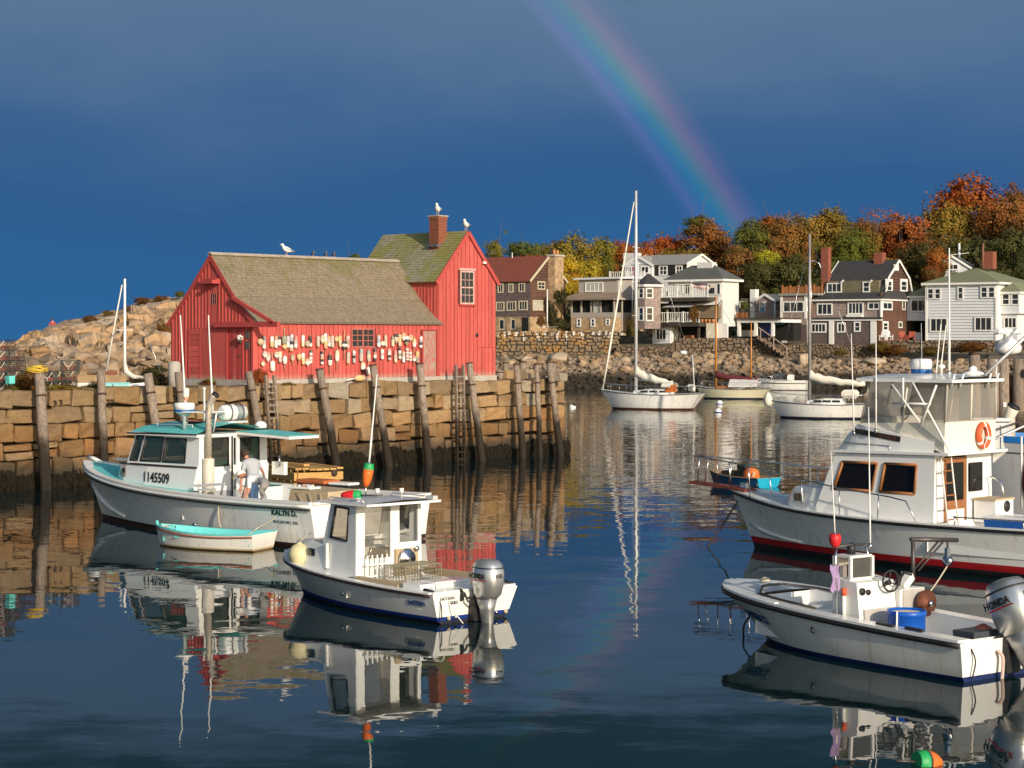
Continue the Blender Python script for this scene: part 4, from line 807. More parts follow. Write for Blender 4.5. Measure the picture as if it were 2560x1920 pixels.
# ------------------------------------------------------------------ rocky headland at left
SIL = [(-80, 868), (0, 858), (38, 850), (69, 843), (124, 813), (174, 800), (200, 798), (255, 781), (298, 774), (333, 759), (356, 750), (405, 745), (460, 740), (520, 738), (600, 748), (700, 790), (760, 850), (800, 920)]
def sil(px):
    for (a, ya), (b, yb) in zip(SIL, SIL[1:]):
        if a <= px <= b: return ya+(yb-ya)*(px-a)/(b-a)
    return 930
mb = MB(); rows = []
for j in range(56):
    t = j/43; row = []
    for i in range(270):
        px = -80+i*3.28; d = 146+30*t; zs = H-(sil(px)-HY)/F*176; base = 1.0
        e = min(1, t)**.62 if t <= 1 else 1; z = base+(zs-base)*e-(max(0, t-1)*6)
        x = (px-HX)/F*176*(.9+.1*min(1, t))
        P = Vector((x*.35, d*.35, z*.3)); n1 = noise.cell(P*.75+Vector((noise.noise(P)*1.2, 0, 0))); n2 = noise.noise(P*1.9)
        fade = 1 if t < .85 else .25
        n3 = noise.cell(P*2.3+Vector((noise.noise(P*2)*.8, 7, 0)))
        z += (n1*.36+n2*.5+n3*.17+noise.noise(P*5.5)*.15)*fade*min(1, t*4)
        row.append((x, d-(n1*.6+n3*.35)*fade, z))
    rows.append(row)
mb.loft(rows, smooth=False); mb.f = [f[::-1] for f in mb.f]
def headx(N, c, tc):
    g = N.n('NewGeometry').outputs['Position']; v = N.n('TexVoronoi', feature='DISTANCE_TO_EDGE', ins={'Vector': N.vmath('MULTIPLY', g, (.5, .5, 1.)).outputs[0], 'Scale': .55})
    c = N.mix(N.mapr(v.outputs[0], 0, .05, .7, 0), c, (.10, .07, .045))
    c = N.mix(N.mapr(N.noise(g, .22, 4., .6), .45, .62, 0, .8), c, (.44, .37, .29))
    return N.mix(N.mapr(N.noise(g, .33, 5., .65), .58, .66, 0, .85, smooth=True), c, (.20, .12, .045))
head = mb.build('headland', mat('headland_rock', (.42, .27, .145), .95, .25, .9, bump=.12, bscale=2.2, extra=headx), kind='structure')
for k in range(150):
    px = rk.uniform(-10, 440); f = rk.random(); d = 141+f*7; py = 950-f*42+rk.uniform(-8, 6)-(12 if px > 310 else 0)*f; c = at(px, py, d); s = rk.uniform(.8, 2.1) if px < 300 else rk.uniform(.5, 1.1)
    inst(rk.choice(RKM), 'rock', head, c, (rk.uniform(-.5, .5), rk.uniform(-.5, .5), rk.uniform(0, 6.3)), (s*rk.uniform(1, 1.7), s, s*rk.uniform(.6, .95)))
MB().add([((-90-HX)/F*140, 138.5, -.5), ((520-HX)/F*140, 138.5, -.5), ((520-HX)/F*150, 150, 2.2), ((-90-HX)/F*150, 150, 2.2)], [(0, 1, 2, 3)]).build('rubble_bank', mat('dark_bank', (.06, .05, .035), .95, .3, 1., bump=.1), head)
for px, py, rw, rh, col, d, lab in ((226, 797, 26, 9, 'brown', 172, 'brown heath patch halfway up the rocky headland'), (270, 782, 20, 8, 'olive', 173, 'yellowish scrub on the headland crest left of the mast'), (355, 749, 24, 8, 'brown', 174, 'brown heath on the headland crest right of the mast'), (402, 745, 26, 8, 'brown', 174, 'dark heath nearest the shack on the headland crest'), (450, 734, 16, 8, 'green', 174, 'small green bush touching the shack gable on the skyline'), (415, 825, 34, 30, 'brown', 158, 'large brown bramble patch left of the shack'), (318, 771, 16, 8, 'brown', 172, 'small brown scrub behind the distant mast'), (385, 800, 20, 10, 'brown', 164, 'heather patch on the slab above the bramble'), (388, 925, 40, 14, 'dark', 136, 'dark scrub at the foot of the headland left of the shack')):
    c = at(px, py, d); o = thing('heath_shrub', lab, 'shrub', (c.x, d, c.z-rh/F*d), 0, 'scrub on the headland'); inst(rk.choice(CR), 'foliage', o, (0, 0, rh/F*d*.7), (0, 0, rk.uniform(0, 6)), (rw/F*d, rw/F*d*.8, rh/F*d*1.3), COLS[col])
# ------------------------------------------------------------------ houses on the far shore
def shgx(N, c, tc):
    b = N.n('TexBrick', offset=.5, ins={'Vector': N.n('Mapping', ins={'Vector': tc, 'Rotation': (R(90), 0, 0)}).outputs[0], 'Scale': 1., 'Brick Width': .22, 'Row Height': .17, 'Mortar Size': .02, 'Color1': (1.15, 1.1, 1.05, 1), 'Color2': (.72, .72, .75, 1), 'Mortar': (.35, .33, .33, 1)})
    return N.mix(.85, c, N.mix(1., c, b.outputs[0], 'MULTIPLY'))
S_GREY = mat('grey_shingle_siding', (.37, .295, .26), .9, .15, 1.2, extra=shgx); S_DARK = mat('dark_shingle_siding', (.15, .115, .11), .9, .2, 1.2, extra=shgx); S_BROWN = mat('brown_shingle_siding', (.125, .062, .042), .9, .3, .9, extra=shgx); S_RED = mat('cedar_shingle_siding', (.17, .08, .05), .9, .3, .8, extra=shgx)
CLAP = mat('grey_clapboard', (.64, .66, .68), .7, .05, 2.); LGREY = mat('pale_grey_siding', (.64, .64, .62), .75, .06, 2.); TAUPE = mat('taupe_siding', (.36, .325, .29), .8, .06, 2.); CREAMW = mat('cream_wall', (.72, .66, .50), .8, .06)
RF_RED = mat('red_roof', (.205, .055, .035), .9, .15, 1.5, bump=.02); RF_DARK = mat('dark_roof', (.042, .042, .045), .9, .2, 1.5, bump=.02); RF_GREY = mat('grey_roof', (.30, .29, .27), .9, .12, 1.5); RF_GRN = mat('green_roof', (.19, .205, .12), .9, .1, 1.); RF_BRN = mat('brown_porch_roof', (.25, .19, .14), .9, .15, 1.5); RF_SL = mat('slate_roof', (.095, .10, .095), .9, .12, 1.5)
TRIM = mat('white_trim', (.78, .77, .73), .6, .04); CTRIM = mat('cream_trim', (.52, .46, .32), .7, .08); GLS = mat('house_window_glass', (.022, .028, .034), .08, .3, .5, spec=.6); CURT = mat('curtained_glass', (.42, .42, .38), .3, .2, 2.)
CEDAR = mat('cedar_fence_wood', (.34, .13, .045), .8, .2, 3., rnd=.15); DWOOD = mat('dark_timber', (.05, .04, .032), .85, .2); FLDST = mat('fieldstone', (.38, .27, .16), .95, .4, 2.2, bump=.04, extra=lich); VOID = mat('shade_black', (.010, .009, .009), .95, .2)  # VOID: near-black painted where openings and recesses lie in shade
HA = R(-35)
def zb_(x, y): return x/6.9125+1240, y/6.9125+640
def zc_(x, y): return x/6.38+1560, y/6.38+620
def zd_(x, y): return x/4.8087+1840, y/4.8087+600
def ze_(x, y): return x/5.925+2200, y/5.925+600
class House:
    def __init__(s, name, label, corner_px, d, conv=None, ang=HA, cat='house'):
        s.cv = conv or (lambda x, y: (x, y)); px = s.cv(corner_px, 0)[0]; s.f = Fr(((px-HX)/F*d, d, 0), ang); s.o = thing(name, label, cat, s.f.o, ang)
    def fx(s, x, y=0., dep=0.): return s.f.on(*s.cv(x, y), 1, dep).x        # photo x on the front plane
    def fz(s, x, y, dep=0.): return s.f.on(*s.cv(x, y), 1, dep).z
    def sy(s, x, dep=0.): return s.f.on(*s.cv(x, 0), 0, dep).y              # photo x on the right side plane
    def sz(s, x, y, dep=0.): return s.f.on(*s.cv(x, y), 0, dep).z
    def box(s, x0, x1, y0, y1, z0, z1, m, name='wall'): return MB().box(((x0+x1)/2, (y0+y1)/2, (z0+z1)/2), (x1-x0, y1-y0, z1-z0)).build(name, m, s.o)
    def clap(s, x0, x1, y, z0, z1, m, side=False, st=.2):
        mb = MB(); z = z0
        while z < z1-.02:
            h = min(st, z1-z)
            q = [(x0, y-.10, z), (x1, y-.10, z), (x1, y-.012, z+h), (x0, y-.012, z+h), (x0, y, z), (x1, y, z)]
            if side: q = [(-(b-y)+y, a, c) for a, b, c in q]
            mb.add(q, [(0, 1, 2, 3), (4, 5, 1, 0)]); z += h
        return mb.build('clapboards', m, s.o, kind='stuff', fix=False)
    def win(s, x0, y0, x1, y1, dep=0., side=False, mx=0, my=0, fm=TRIM, gm=GLS, fw=.12, name='window'):
        if not side:
            a = s.f.on(*s.cv(x0, y1), 1, dep); b = s.f.on(*s.cv(x1, y0), 1, dep); return window(s.o, (0, dep-.02, 0), (1, 0, 0), (0, 0, 1), a.x, a.z, b.x-a.x, b.z-a.z, fw, fm, gm, mx, my, .07, proud=.08, name=name)
        a = s.f.on(*s.cv(x0, y1), 0, dep); b = s.f.on(*s.cv(x1, y0), 0, dep); return window(s.o, (dep+.02, 0, 0), (0, 1, 0), (0, 0, 1), a.y, a.z, b.y-a.y, b.z-a.z, fw, fm, gm, mx, my, .07, proud=.08, name=name)
    def gable(s, x0, x1, y0, y1, z, zr, m, wm, ridge='x', ov=.25, th=.12, tm=TRIM, prof=None, ends=True):
        """pitched roof; ridge along x or y; prof = list of (t, h) across"""
        prof = prof or [(0, 0), (.5, 1), (1, 0)]; mb = MB(); h = zr-z
        if ridge == 'x': P = lambda a, t, e: (a, y0+(y1-y0)*t, z+h*e)
        else: P = lambda a, t, e: (x0+(x1-x0)*t, a, z+h*e)
        a0, a1 = (x0, x1) if ridge == 'x' else (y0, y1); W_ = (y1-y0) if ridge == 'x' else (x1-x0); k = ov/W_
        pr = [(prof[0][0]-k, prof[0][1]-k*(prof[1][1]-prof[0][1])/(prof[1][0]-prof[0][0]))]+prof[1:-1]+[(prof[-1][0]+k, prof[-1][1]-k*(prof[-2][1]-prof[-1][1])/(prof[-1][0]-prof[-2][0]))]
        ring = [(t, e+.02/h) for t, e in pr]+[(t, e+(th+.02)/h) for t, e in pr[::-1]]
        mb.loft([[P(a, t, e) for t, e in ring] for a in (a0-ov*.6, a1+ov*.6)], closed=True, caps=True, smooth=False); mb.build('roof', m, s.o, fix=True)
        g = MB(); g.loft([[P(a, t, e) for t, e in prof] for a in (a0, a1)], closed=True, caps=True, smooth=False); g.build('gable_wall', wm, s.o, fix=True)
        if tm:
            for a in (a0-ov*.6-.03, a1+ov*.6+.03):
                t_ = MB()
                for (ta, ea), (tb, eb) in zip(pr, pr[1:]): t_.bar(P(a, ta, ea+.05/h), P(a, tb, eb+.05/h), .1, .26)
                t_.build('rake_trim', tm, s.o)
    def hip(s, x0, x1, y0, y1, z, zr, m, ov=.35, run=None, tm=TRIM):
        x0, x1, y0, y1 = x0-ov, x1+ov, y0-ov, y1+ov; r = run if run is not None else min(x1-x0, y1-y0)/2; ym = (y0+y1)/2; mb = MB()
        if x1-x0 >= y1-y0: a, b = (x0+r, ym, zr), (x1-r, ym, zr)
        else: a, b = ((x0+x1)/2, y0+r, zr), ((x0+x1)/2, y1-r, zr)
        c = [(x0, y0, z), (x1, y0, z), (x1, y1, z), (x0, y1, z)]
        if x1-x0 >= y1-y0: mb.add(c+[a, b], [(0, 1, 5, 4), (2, 3, 4, 5), (1, 2, 5), (3, 0, 4), (3, 2, 1, 0)])
        else: mb.add(c+[a, b], [(0, 1, 4), (1, 2, 5, 4), (2, 3, 5), (3, 0, 4, 5), (3, 2, 1, 0)])
        mb.build('roof', m, s.o, fix=True)
        if tm: s.box(x0+.02, x1-.02, y0+.02, y1-.02, z-.26, z-.01, tm, 'fascia')
    def rail(s, x0, x1, y, z, m=TRIM, h=.95, st=.28, side=False):
        """balustrade with posts and balusters"""
        Pt = (lambda a, b, c: (b, a, c)) if side else (lambda a, b, c: (a, b, c)); n = max(1, round((x1-x0)/2.2)); mb = MB()
        mb.bar(Pt(x0, y, z+h), Pt(x1, y, z+h), .08, .07); mb.bar(Pt(x0, y, z+.1), Pt(x1, y, z+.1), .06, .06)
        k = x0+st
        while k < x1: mb.bar(Pt(k, y, z+.1), Pt(k, y, z+h), .05, .05); k += st
        o = mb.build('railing', m, s.o)
        for i in range(n+1): xx = x0+(x1-x0)*i/n; MB().bar(Pt(xx, y, z), Pt(xx, y, z+h+.12), .13, .13).build('post', m, o)
# 1 brown shingled house with red roof and stone chimney
h = House('shingled_house', 'dark shingled house with red roof and tall stone chimney right of the shack', 590, 232, zb_)
zb0 = h.fz(400, 1290); zr0 = h.fz(590, 412); W1 = h.sy(1190); zs1 = h.fz(300, 1050)
h.box(-10, 0, 0, W1, zb0-1, zs1, FLDST, 'stone_ground_floor'); h.box(-10.02, .02, -.03, W1+.02, zs1, zr0, S_DARK); h.box(0, .06, .0, W1, zs1, zr0, S_BROWN, 'side_wall')
h.gable(-10.2, 0, 0, W1, zr0, h.sz(870, 90, 0)+.5, RF_RED, S_BROWN, 'x', .3, tm=CTRIM)
for a in ((32, 475, 132, 640), (215, 475, 305, 635), (395, 460, 505, 625)): h.win(*a, mx=1, fm=CTRIM, fw=.14)
for a in ((-170, 795, -40, 960), (5, 790, 148, 955), (190, 780, 352, 950), (395, 770, 552, 940)): h.win(*a, mx=2, fm=CTRIM, fw=.14)
for a in ((50, 1085, 157, 1280), (253, 1080, 352, 1278)): h.win(*a, mx=0, fm=CTRIM, fw=.16, name='door')
a = h.fx(435); b = h.fx(562); h.box(a, b, -.06, .3, zb0-.2, h.fz(500, 1060), VOID, 'porch_shade')  # black block painted as the shade of an open doorway
for x in (0, 200, 390): a = h.fx(x-30 if x else -20); h.box(a, a+.7, -.12, .2, zb0-.2, zs1, FLDST, 'stone_pier')
h.win(712, 440, 840, 580, .06, True, 1, 1, CTRIM, fw=.14); h.win(628, 765, 805, 940, .06, True, 1, 2, CTRIM, CURT, fw=.16); h.win(1060, 450, 1130, 580, .06, True, 1, 1, CTRIM, fw=.13)
a, b = h.sy(890), h.sy(1040)
c = h.box(.05, 1.05, a, b, zb0-1, h.sz(960, 12), FLDST, 'chimney'); MB().box((.55, (a+b)/2, h.sz(960, 10)+.1), (1.3, b-a+.3, .22)).build('cap_slab', CONC, c)
for k in (-1, 1): MB().tube([(.55, (a+b)/2+k*.35, h.sz(960, 10)+.2), (.55, (a+b)/2+k*.35, h.sz(960, 10)+.75)], [.2, .16], 8).build('chimney_pot', mat('terracotta', (.48, .20, .07), .8), c)
MB().tube([(h.fx(280, 0, 3.5), 3.5, h.fz(280, 140, 3.5)), (h.fx(280, 0, 3.5), 3.5, h.fz(280, -60, 3.5))], .05, 6).build('vent_pipe', WHITE, h.o)
o = thing('flagpole', 'slim white flagpole between the shingled house and the flat-roofed house', 'flagpole', at(1368, 821, 224)); MB().tube([(0, 0, 0), (0, 0, 4.4)], [.09, .06], 8).build('pole', WHITE, o); MB().bar((-1, .2, .15), (1.3, .2, .2), .12, .1).build('base_beam', WHITE, o)
# 2 flat-roofed taupe house
h = House('flat_roofed_house', 'taupe flat-roofed house with dark screened porch and stone base', 2040, 230, zb_)
x0 = h.fx(1365); xp = h.fx(1295); D = h.sy(2640); zt = h.fz(2040, 398); z1 = h.fz(1700, 625); z2 = h.fz(1700, 745); z3 = h.fz(1700, 975); z4 = h.fz(1700, 1065); zb0 = h.fz(1700, 1225)-.5
h.box(x0, 0, .8, D, z2, zt, TAUPE); h.box(xp, 0, 0, D, zb0, z4, FLDST, 'stone_base'); h.box(xp, 0, -.03, D, z4, z3, TAUPE, 'porch_parapet'); h.box(xp+.3, -.3, .35, D-.3, z3-.01, z2+.2, VOID, 'porch_inner_shade')  # porch inside is a black block painted as shade
for x in (1300, 1468, 1640, 1690, 1800, 2035): a = h.fx(x); h.box(a-.08, a+.08, -.02, .2, z3, z2+.1, TAUPE, 'porch_post')
a, b = h.fx(1665), h.fx(1770); h.box(a, b, .1, .2, z3, z2, CURT, 'porch_door')
mb = MB(); ov = .9; mb.add([(x0-1.7-.1, -ov, z2), (.5, -ov, z2), (.2, .85, z1), (x0, .85, z1), (x0-1.7, D, z2), (x0, D, z1)], [(0, 1, 2, 3), (0, 3, 5, 4)]); mb.prism([(x0-1.8, -ov, z2-.12), (.5, -ov, z2-.12), (.5, D, z2-.12), (x0-1.8, D, z2-.12)], (0, 0, .1)); mb.build('porch_roof', RF_BRN, h.o)
mb = MB(); mb.prism([(x0-.5, .4, zt), (.5, .4, zt+.05), (.5, D+.4, zt+.2), (x0-.5, D+.4, zt+.1)], (0, 0, .22)); mb.build('roof', mat('pale_flat_roof', (.62, .64, .66), .6), h.o)
h.win(1545, 450, 1855, 622, .8, mx=3, fm=TRIM, gm=CURT, fw=.12)
for a in ((1400, 1080, 1472, 1222), (1640, 1078, 1715, 1222), (1898, 1085, 1972, 1200)): h.win(*a, mx=0, my=1, fw=.12)
for a in ((2120, 440, 2165, 600), (2420, 440, 2470, 540)): h.win(*a, 0, True, 0, 0, TRIM, fw=.1)
h.box(-.1, .4, 1, D, z2-.1, z2+.05, TRIM, 'side_eave')
for k in range(4): h.box(-.02, .12, 1.5+k*2.6, 1.75+k*2.6, zb0, z2-.1, TAUPE, 'side_post')
h.box(-.3, .04, 1, D, z3, z2-.2, VOID, 'side_porch_shade')  # black block painted as the shade of the side porch
# 3a white-grey gabled house behind
h = House('gabled_house', 'pale grey two-gabled house high behind the tall mast', 1000, 246, zc_)
x0 = h.fx(30); zt = h.fz(1000, 250); D = h.sy(1440); zb0 = h.fz(1000, 620)-2; xa = h.fx(470)
h.box(x0, 0, 0, D, zb0, zt, LGREY); h.gable(xa-3, 0, 0, D, zt, h.sz(1200, 110), RF_GREY, LGREY, 'x', .3)
h.gable(x0, xa, -.3, D*.6, zt-.1, h.fz(250, 140), RF_GREY, CLAP, 'y', .25); h.box(x0, xa, -.3, 0, zb0, zt-.1, CLAP)
for a in ((270, 285, 405, 410, -.3), (60, 290, 130, 420, -.3)): h.win(*a[:4], a[4], mx=1, fw=.14)
h.box(h.fx(135, 0, -.3), h.fx(195, 0, -.3), -.36, -.3, h.fz(150, 445), h.fz(150, 300), mat('red_door', (.26, .05, .035), .7), 'door')
for a in ((560, 275, 700, 440), (825, 275, 940, 435)):
    h.win(*a, mx=1, my=1, fw=.16)
    for x in (a[0]-35, a[2]+28): q = h.fx(x); h.box(q-.3, q+.3, -.06, .0, h.fz(a[0], a[3]), h.fz(a[0], a[1]), BLACK, 'shutter')
h.win(1150, 260, 1230, 310, 0, True, 0, 0, fw=.12)
q = h.fx(120, 0, 1.5); h.box(q-.9, q+.9, 1, 2.4, zt, h.fz(150, 82, 1.5), LGREY, 'chimney')
h.rail(x0-1, xa, -2.2, h.fz(300, 490, -2.2), h=.9); h.box(x0-1, xa, -2.2, -.3, h.fz(300, 495, -2.2)-.2, h.fz(300, 495, -2.2), TRIM, 'balcony_floor')
# 3b grey house with hip roof, decks and awning
h = House('stacked_house', 'pale grey house with slate hip roof, two white balconies and grey awning', 1560, 228, zc_)
x0 = h.fx(700); xl = h.fx(440); zt = h.fz(1560, 520); D = h.sy(1830); z2 = h.fz(1300, 790); z1 = h.fz(1000, 1195); zb0 = h.fz(1000, 1490)-.6
h.box(x0, 0, 0, D, z2-.3, zt, LGREY); h.box(x0, h.fx(1490), .4, D, z1, z2-.3, LGREY, 'middle_wall'); h.box(h.fx(1200), 0, .2, D, z1-.4, z2-.3, LGREY, 'middle_wall'); h.hip(x0, 0, 0, D, zt+.2, h.fz(1320, 275, D/2), RF_SL, .45)
q = h.fx(1320, 0, D/2); h.box(q-1., q+1., D/2-.5, D/2+.5, h.fz(1320, 285, D/2)-.3, h.fz(1320, 230, D/2), LGREY, 'roof_cupola')
for a in ((815, 575, 870, 680, 0), (890, 575, 940, 720, 0), (955, 575, 1070, 745, 0), (1245, 570, 1305, 660, 0), (1330, 565, 1462, 745, 0), (1475, 560, 1545, 745, 0)): h.win(*a[:4], mx=a[4], fw=.1)
h.box(h.fx(1340), h.fx(1452), -.09, -.03, h.fz(1400, 635), h.fz(1400, 575), CREAMW, 'window_blind')
xr = h.fx(1190, 0, -1.6); dep = -2.4
for zz, nm in ((z2, 'upper'), (z1, 'lower')):
    a = h.fx(600 if nm == 'upper' else 440, 0, dep); b = h.fx(1330 if nm == 'upper' else 1195, 0, dep); zf = h.fz(900, 790 if nm == 'upper' else 1190, dep)
    h.box(a, b, dep, .4, zf-.45, zf, DWOOD, 'deck'); h.rail(a, b, dep+.05, zf, h=1.25 if nm == 'upper' else 1.15)
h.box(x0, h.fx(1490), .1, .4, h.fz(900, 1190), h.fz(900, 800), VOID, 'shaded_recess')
for a in ((805, 940, 880, 1170), (1060, 915, 1120, 1170), (700, 940, 780, 1170)): h.win(*a, .08, mx=0, fw=.1, name='door')
a, b = h.fx(610, 0, -2.2), h.fx(1060, 0, -2.2); zA = h.fz(800, 945, -2.2); zB = h.fz(1000, 850, 0)
MB().hexa([(a, -2.2, zA), (b, -2.2, zA), (b+.6, 0, zB), (a+1.4, 0, zB), (a, -2.2, zA+.06), (b, -2.2, zA+.06), (b+.6, 0, zB+.06), (a+1.4, 0, zB+.06)]).build('awning', mat('grey_awning', (.42, .42, .43), .8, .05), h.o, fix=True)
a, b = h.fx(1190, 0, -1.), h.fx(1500, 0, -1.); MB().hexa([(a, -1.4, h.fz(1200, 915, -1)), (b, -1.4, h.fz(1500, 905, -1)), (b, .2, h.fz(1500, 790)), (a, .2, h.fz(1200, 845)), (a, -1.4, h.fz(1200, 915, -1)+.1), (b, -1.4, h.fz(1500, 905, -1)+.1), (b, .2, h.fz(1500, 790)+.1), (a, .2, h.fz(1200, 845)+.1)]).build('lean_to_roof', TRIM, h.o, fix=True)
h.box(h.fx(1205), h.fx(1545), -.4, .1, h.fz(1400, 1120), h.fz(1400, 925), mat('woven_screen', (.22, .16, .10), .9, .25, 4.), 'woven_screen')
h.box(h.fx(1200), h.fx(1500), -.9, .1, z1-.3, z1, CEDAR, 'planter_shelf')
for k in range(4): q = h.fx(1250+k*58, 0, -.7); MB().lathe([(.16, 0), (.24, .4)], 8, M=Matrix.Translation((q, -.7, z1))).build('flower_pot', MATS['terracotta'], h.o)
# ground floor bay and dark terrace
a, b = h.fx(455, 0, -1.8), h.fx(735, 0, -1.8); h.box(a, b, -1.8, .5, zb0, h.fz(600, 1240, -1.8), CLAP, 'bay'); h.box(a-.2, b+.3, -2, .5, h.fz(600, 1245, -1.8), h.fz(600, 1225, -1.8), TRIM, 'bay_cornice'); h.win(505, 1285, 685, 1478, -1.8, mx=2, fw=.16)
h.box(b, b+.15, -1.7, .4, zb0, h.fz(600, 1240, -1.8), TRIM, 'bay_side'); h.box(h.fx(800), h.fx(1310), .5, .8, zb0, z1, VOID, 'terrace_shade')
for x in (1190, 880): q = h.fx(x, 0, -1.5); h.box(q-.12, q+.12, -1.6, -1.36, zb0, z1-.3, DWOOD, 'terrace_post')
q = h.fx(1035, 0, -.4); h.box(q-.55, q+.55, -.6, -.1, zb0+.9, zb0+1.3, CEDAR, 'terrace_table')
h.box(h.fx(1310, 0, -1), h.fx(1480, 0, -1), -1, -.7, zb0, h.fz(1400, 1200, -1), CREAMW, 'cream_screen_wall'); h.box(h.fx(1480, 0, -.5), h.fx(1650, 0, -.5), -.5, -.3, zb0, h.fz(1550, 1200, -.5), TRIM, 'garden_wall')
fl = thing('flag', 'small red, white and blue flag over the upper balcony', 'flag', h.f.o+h.f.X*h.fx(1060, 0, -2.4)+h.f.Y*-2.4+Vector((0, 0, h.fz(1060, 680, -2.4))), HA)
MB().tube([(0, 0, 0), (.2, 0, 1.1)], .03, 6).build('staff', WHITE, fl)
mb = MB(); mb.loft([[(.1+i*.35, .12*math.sin(i*1.3), .95-i*.05-j*.14-.05*math.sin(i)) for j in range(5)] for i in range(8)], mis=[1, 0, 2, 0]); mb.build('cloth', [BM['red'], mat('flag_navy', (.03, .04, .14), .8), TRIM], fl)
# 3c round shingled tower
cx = at(1624, 850, 228); o = thing('shingled_tower', 'eight-sided shingled tower with black hip roof beside the tall mast', 'house', (cx.x, cx.y+1.5, 0), R(-22))
zt = H-(712-HY)/F*226; zb0 = H-(822-HY)/F*226; rr = 1.42
MB().lathe([(rr, zb0), (rr, zt)], 8, smooth=False).build('wall', S_GREY, o); MB().lathe([(rr+.35, zt-.15), (rr+.35, zt+.1)], 8, smooth=False).build('cornice', TRIM, o); MB().lathe([(rr+.3, zt+.1), (.15, zt+1.35)], 8, smooth=False).build('roof', RF_DARK, o)
for k in range(8):
    a = R(22.5+45*k); n = Vector((math.cos(a), math.sin(a), 0)); U = Vector((-n.y, n.x, 0)); O = n*rr*math.cos(R(22.5))
    if k in (4, 5, 6):
        for z0_, z1_ in ((zt-1.5, zt-.3), (zb0+.9, zb0+2.5)): window(o, O, U, (0, 0, 1), -.42, z0_, .84, z1_-z0_, .13, TRIM, GLS, 0, 1, .06, proud=.08)
# 4 small cottage with terrace and blue shade
h = House('cottage', 'small shingled cottage with white gable trim and blue half door', 470, 238, zd_)
x0 = h.fx(235); D = h.sy(640); zt = h.fz(470, 735); zb0 = h.fz(300, 960)-.5
h.box(x0, 0, 0, D, zb0, zt, S_GREY); h.gable(x0, 0, 0, D, zt, h.fz(318, 660), RF_SL, S_GREY, 'y', .25); h.box(-.15, .05, -.06, .1, zb0, zt, TRIM, 'corner_board')
dr = h.win(283, 742, 355, 872, mx=2, my=2, fw=.13, name='door'); h.box(h.fx(300), h.fx(348), -.14, -.1, h.fz(300, 862), h.fz(300, 818), mat('blue_panel', (.06, .26, .42), .6), 'door_panel')
h.box(h.fx(168, 0, .3), h.fx(232, 0, .3), .3, 1.2, zb0, h.fz(200, 592), WHITE, 'white_chimney'); h.win(45, 735, 130, 815, .5, mx=1, fw=.12); h.box(h.fx(30), h.fx(160), .5, 2, zb0, h.fz(100, 700), S_DARK, 'side_wing')
h = House('terrace', 'covered terrace with white posts, blue shade cloth and cedar railing', 545, 227, zd_, cat='terrace')
a = h.fx(10); zf = h.fz(300, 955); zb0 = h.fz(300, 1158)
h.box(a, 0, 0, 5, zf-.35, zf, TRIM, 'roof_beam'); h.box(a-.2, 0, -.3, 5, zf, zf+.2, DWOOD, 'deck'); h.box(a, 0, 3, 5, zb0-.5, zf-.35, VOID, 'back_wall')
for x in (30, 233, 437): q = h.fx(x); h.box(q-.16, q+.16, .0, .32, zb0, zf-.3, TRIM, 'post')
mb = MB(); mb.loft([[(a+(0-a)*i/14, .1+j*.9, zf-.4-.12*abs(math.sin(i*.7))-.05*j) for i in range(15)] for j in range(3)]); mb.build('shade_cloth', mat('turquoise_cloth', (.02, .22, .34), .8), h.o); h.box(h.fx(245), h.fx(380), .8, .9, zb0, zf-.5, mat('blue_tarp', (.010, .018, .10), .7), 'blue_tarp')
n = 10
for k in range(n): q = a+(h.fx(135)-a)*k/n; h.box(q, q+.28, -.2, -.15, zf+.15, h.fz(60, 872), CEDAR, 'fence_board')
mb = MB(); b = h.fx(135); mb.bar((b, -.2, h.fz(300, 862)), (0, -.2, h.fz(300, 862)), .06, .06)
k = b
while k < 0: mb.bar((k, -.2, zf+.1), (k, -.2, h.fz(300, 862)), .03, .03); k += .3
mb.build('iron_railing', DWOOD, h.o)
for q, s in ((h.fx(90, 0, 1.2), .5), (h.fx(165, 0, 1.), .45)): h.box(q-s, q+s, 1, 1.6, zb0, zb0+.7, TAUPE, 'wicker_seat')
# stone steps beside the terrace
st = thing('stone_steps', 'flight of stone steps with timber handrail down the seawall', 'steps', at(1968, 900, 221.4)*1.0, 0); st.location.z = 0
for k in range(8): MB().box((-.3-k*.42, -.5, 3.2+k*.3), (.46, 1.2, .32)).build('step', SW2, st)
for k in range(3): MB().bar((-.2-k*1.45, -1.15, 2.9+k*1.0), (-.2-k*1.45, -1.15, 4.2+k*1.), .12, .12).build('post', WOODG, st)
MB().bar((.2, -1.15, 3.9), (-3.5, -1.15, 6.5), .1, .12).build('handrail', WOODG, st)
# 5 gambrel house
h = House('gambrel_house', 'large brown shingled house with black gambrel roof and white-trimmed gable', 1740, 228, zd_)
xl = h.fx(900); D = h.sy(2125); zt = h.fz(1740, 705); zr = h.sz(1918, 250); z1 = h.fz(1300, 945); zb0 = h.fz(1300, 1225)-.3; ze0 = h.fz(1740, 632)
h.box(xl, 0, 0, D, z1, zt, S_GREY); h.box(xl, h.fx(1690), -.25, D-.3, zb0-1, z1, S_DARK, 'ground_floor_wall'); h.box(-.05, .05, 0, D, zb0-1, ze0, S_BROWN, 'side_wall'); h.box(h.fx(1620, 0, -.25), h.fx(1686, 0, -.25), -.34, -.2, zb0-.3, z1, TRIM, 'corner_board')
h.box(h.fx(1690)-.3, .0, -.2, 3, zb0-1, z1, S_RED, 'side_wall'); h.box(xl-.3, .2, -.4, .1, z1-.12, z1+.14, RF_DARK, 'skirt_roof'); h.box(xl-.3, .25, -.42, .05, z1-.25, z1-.12, TRIM, 'skirt_trim')
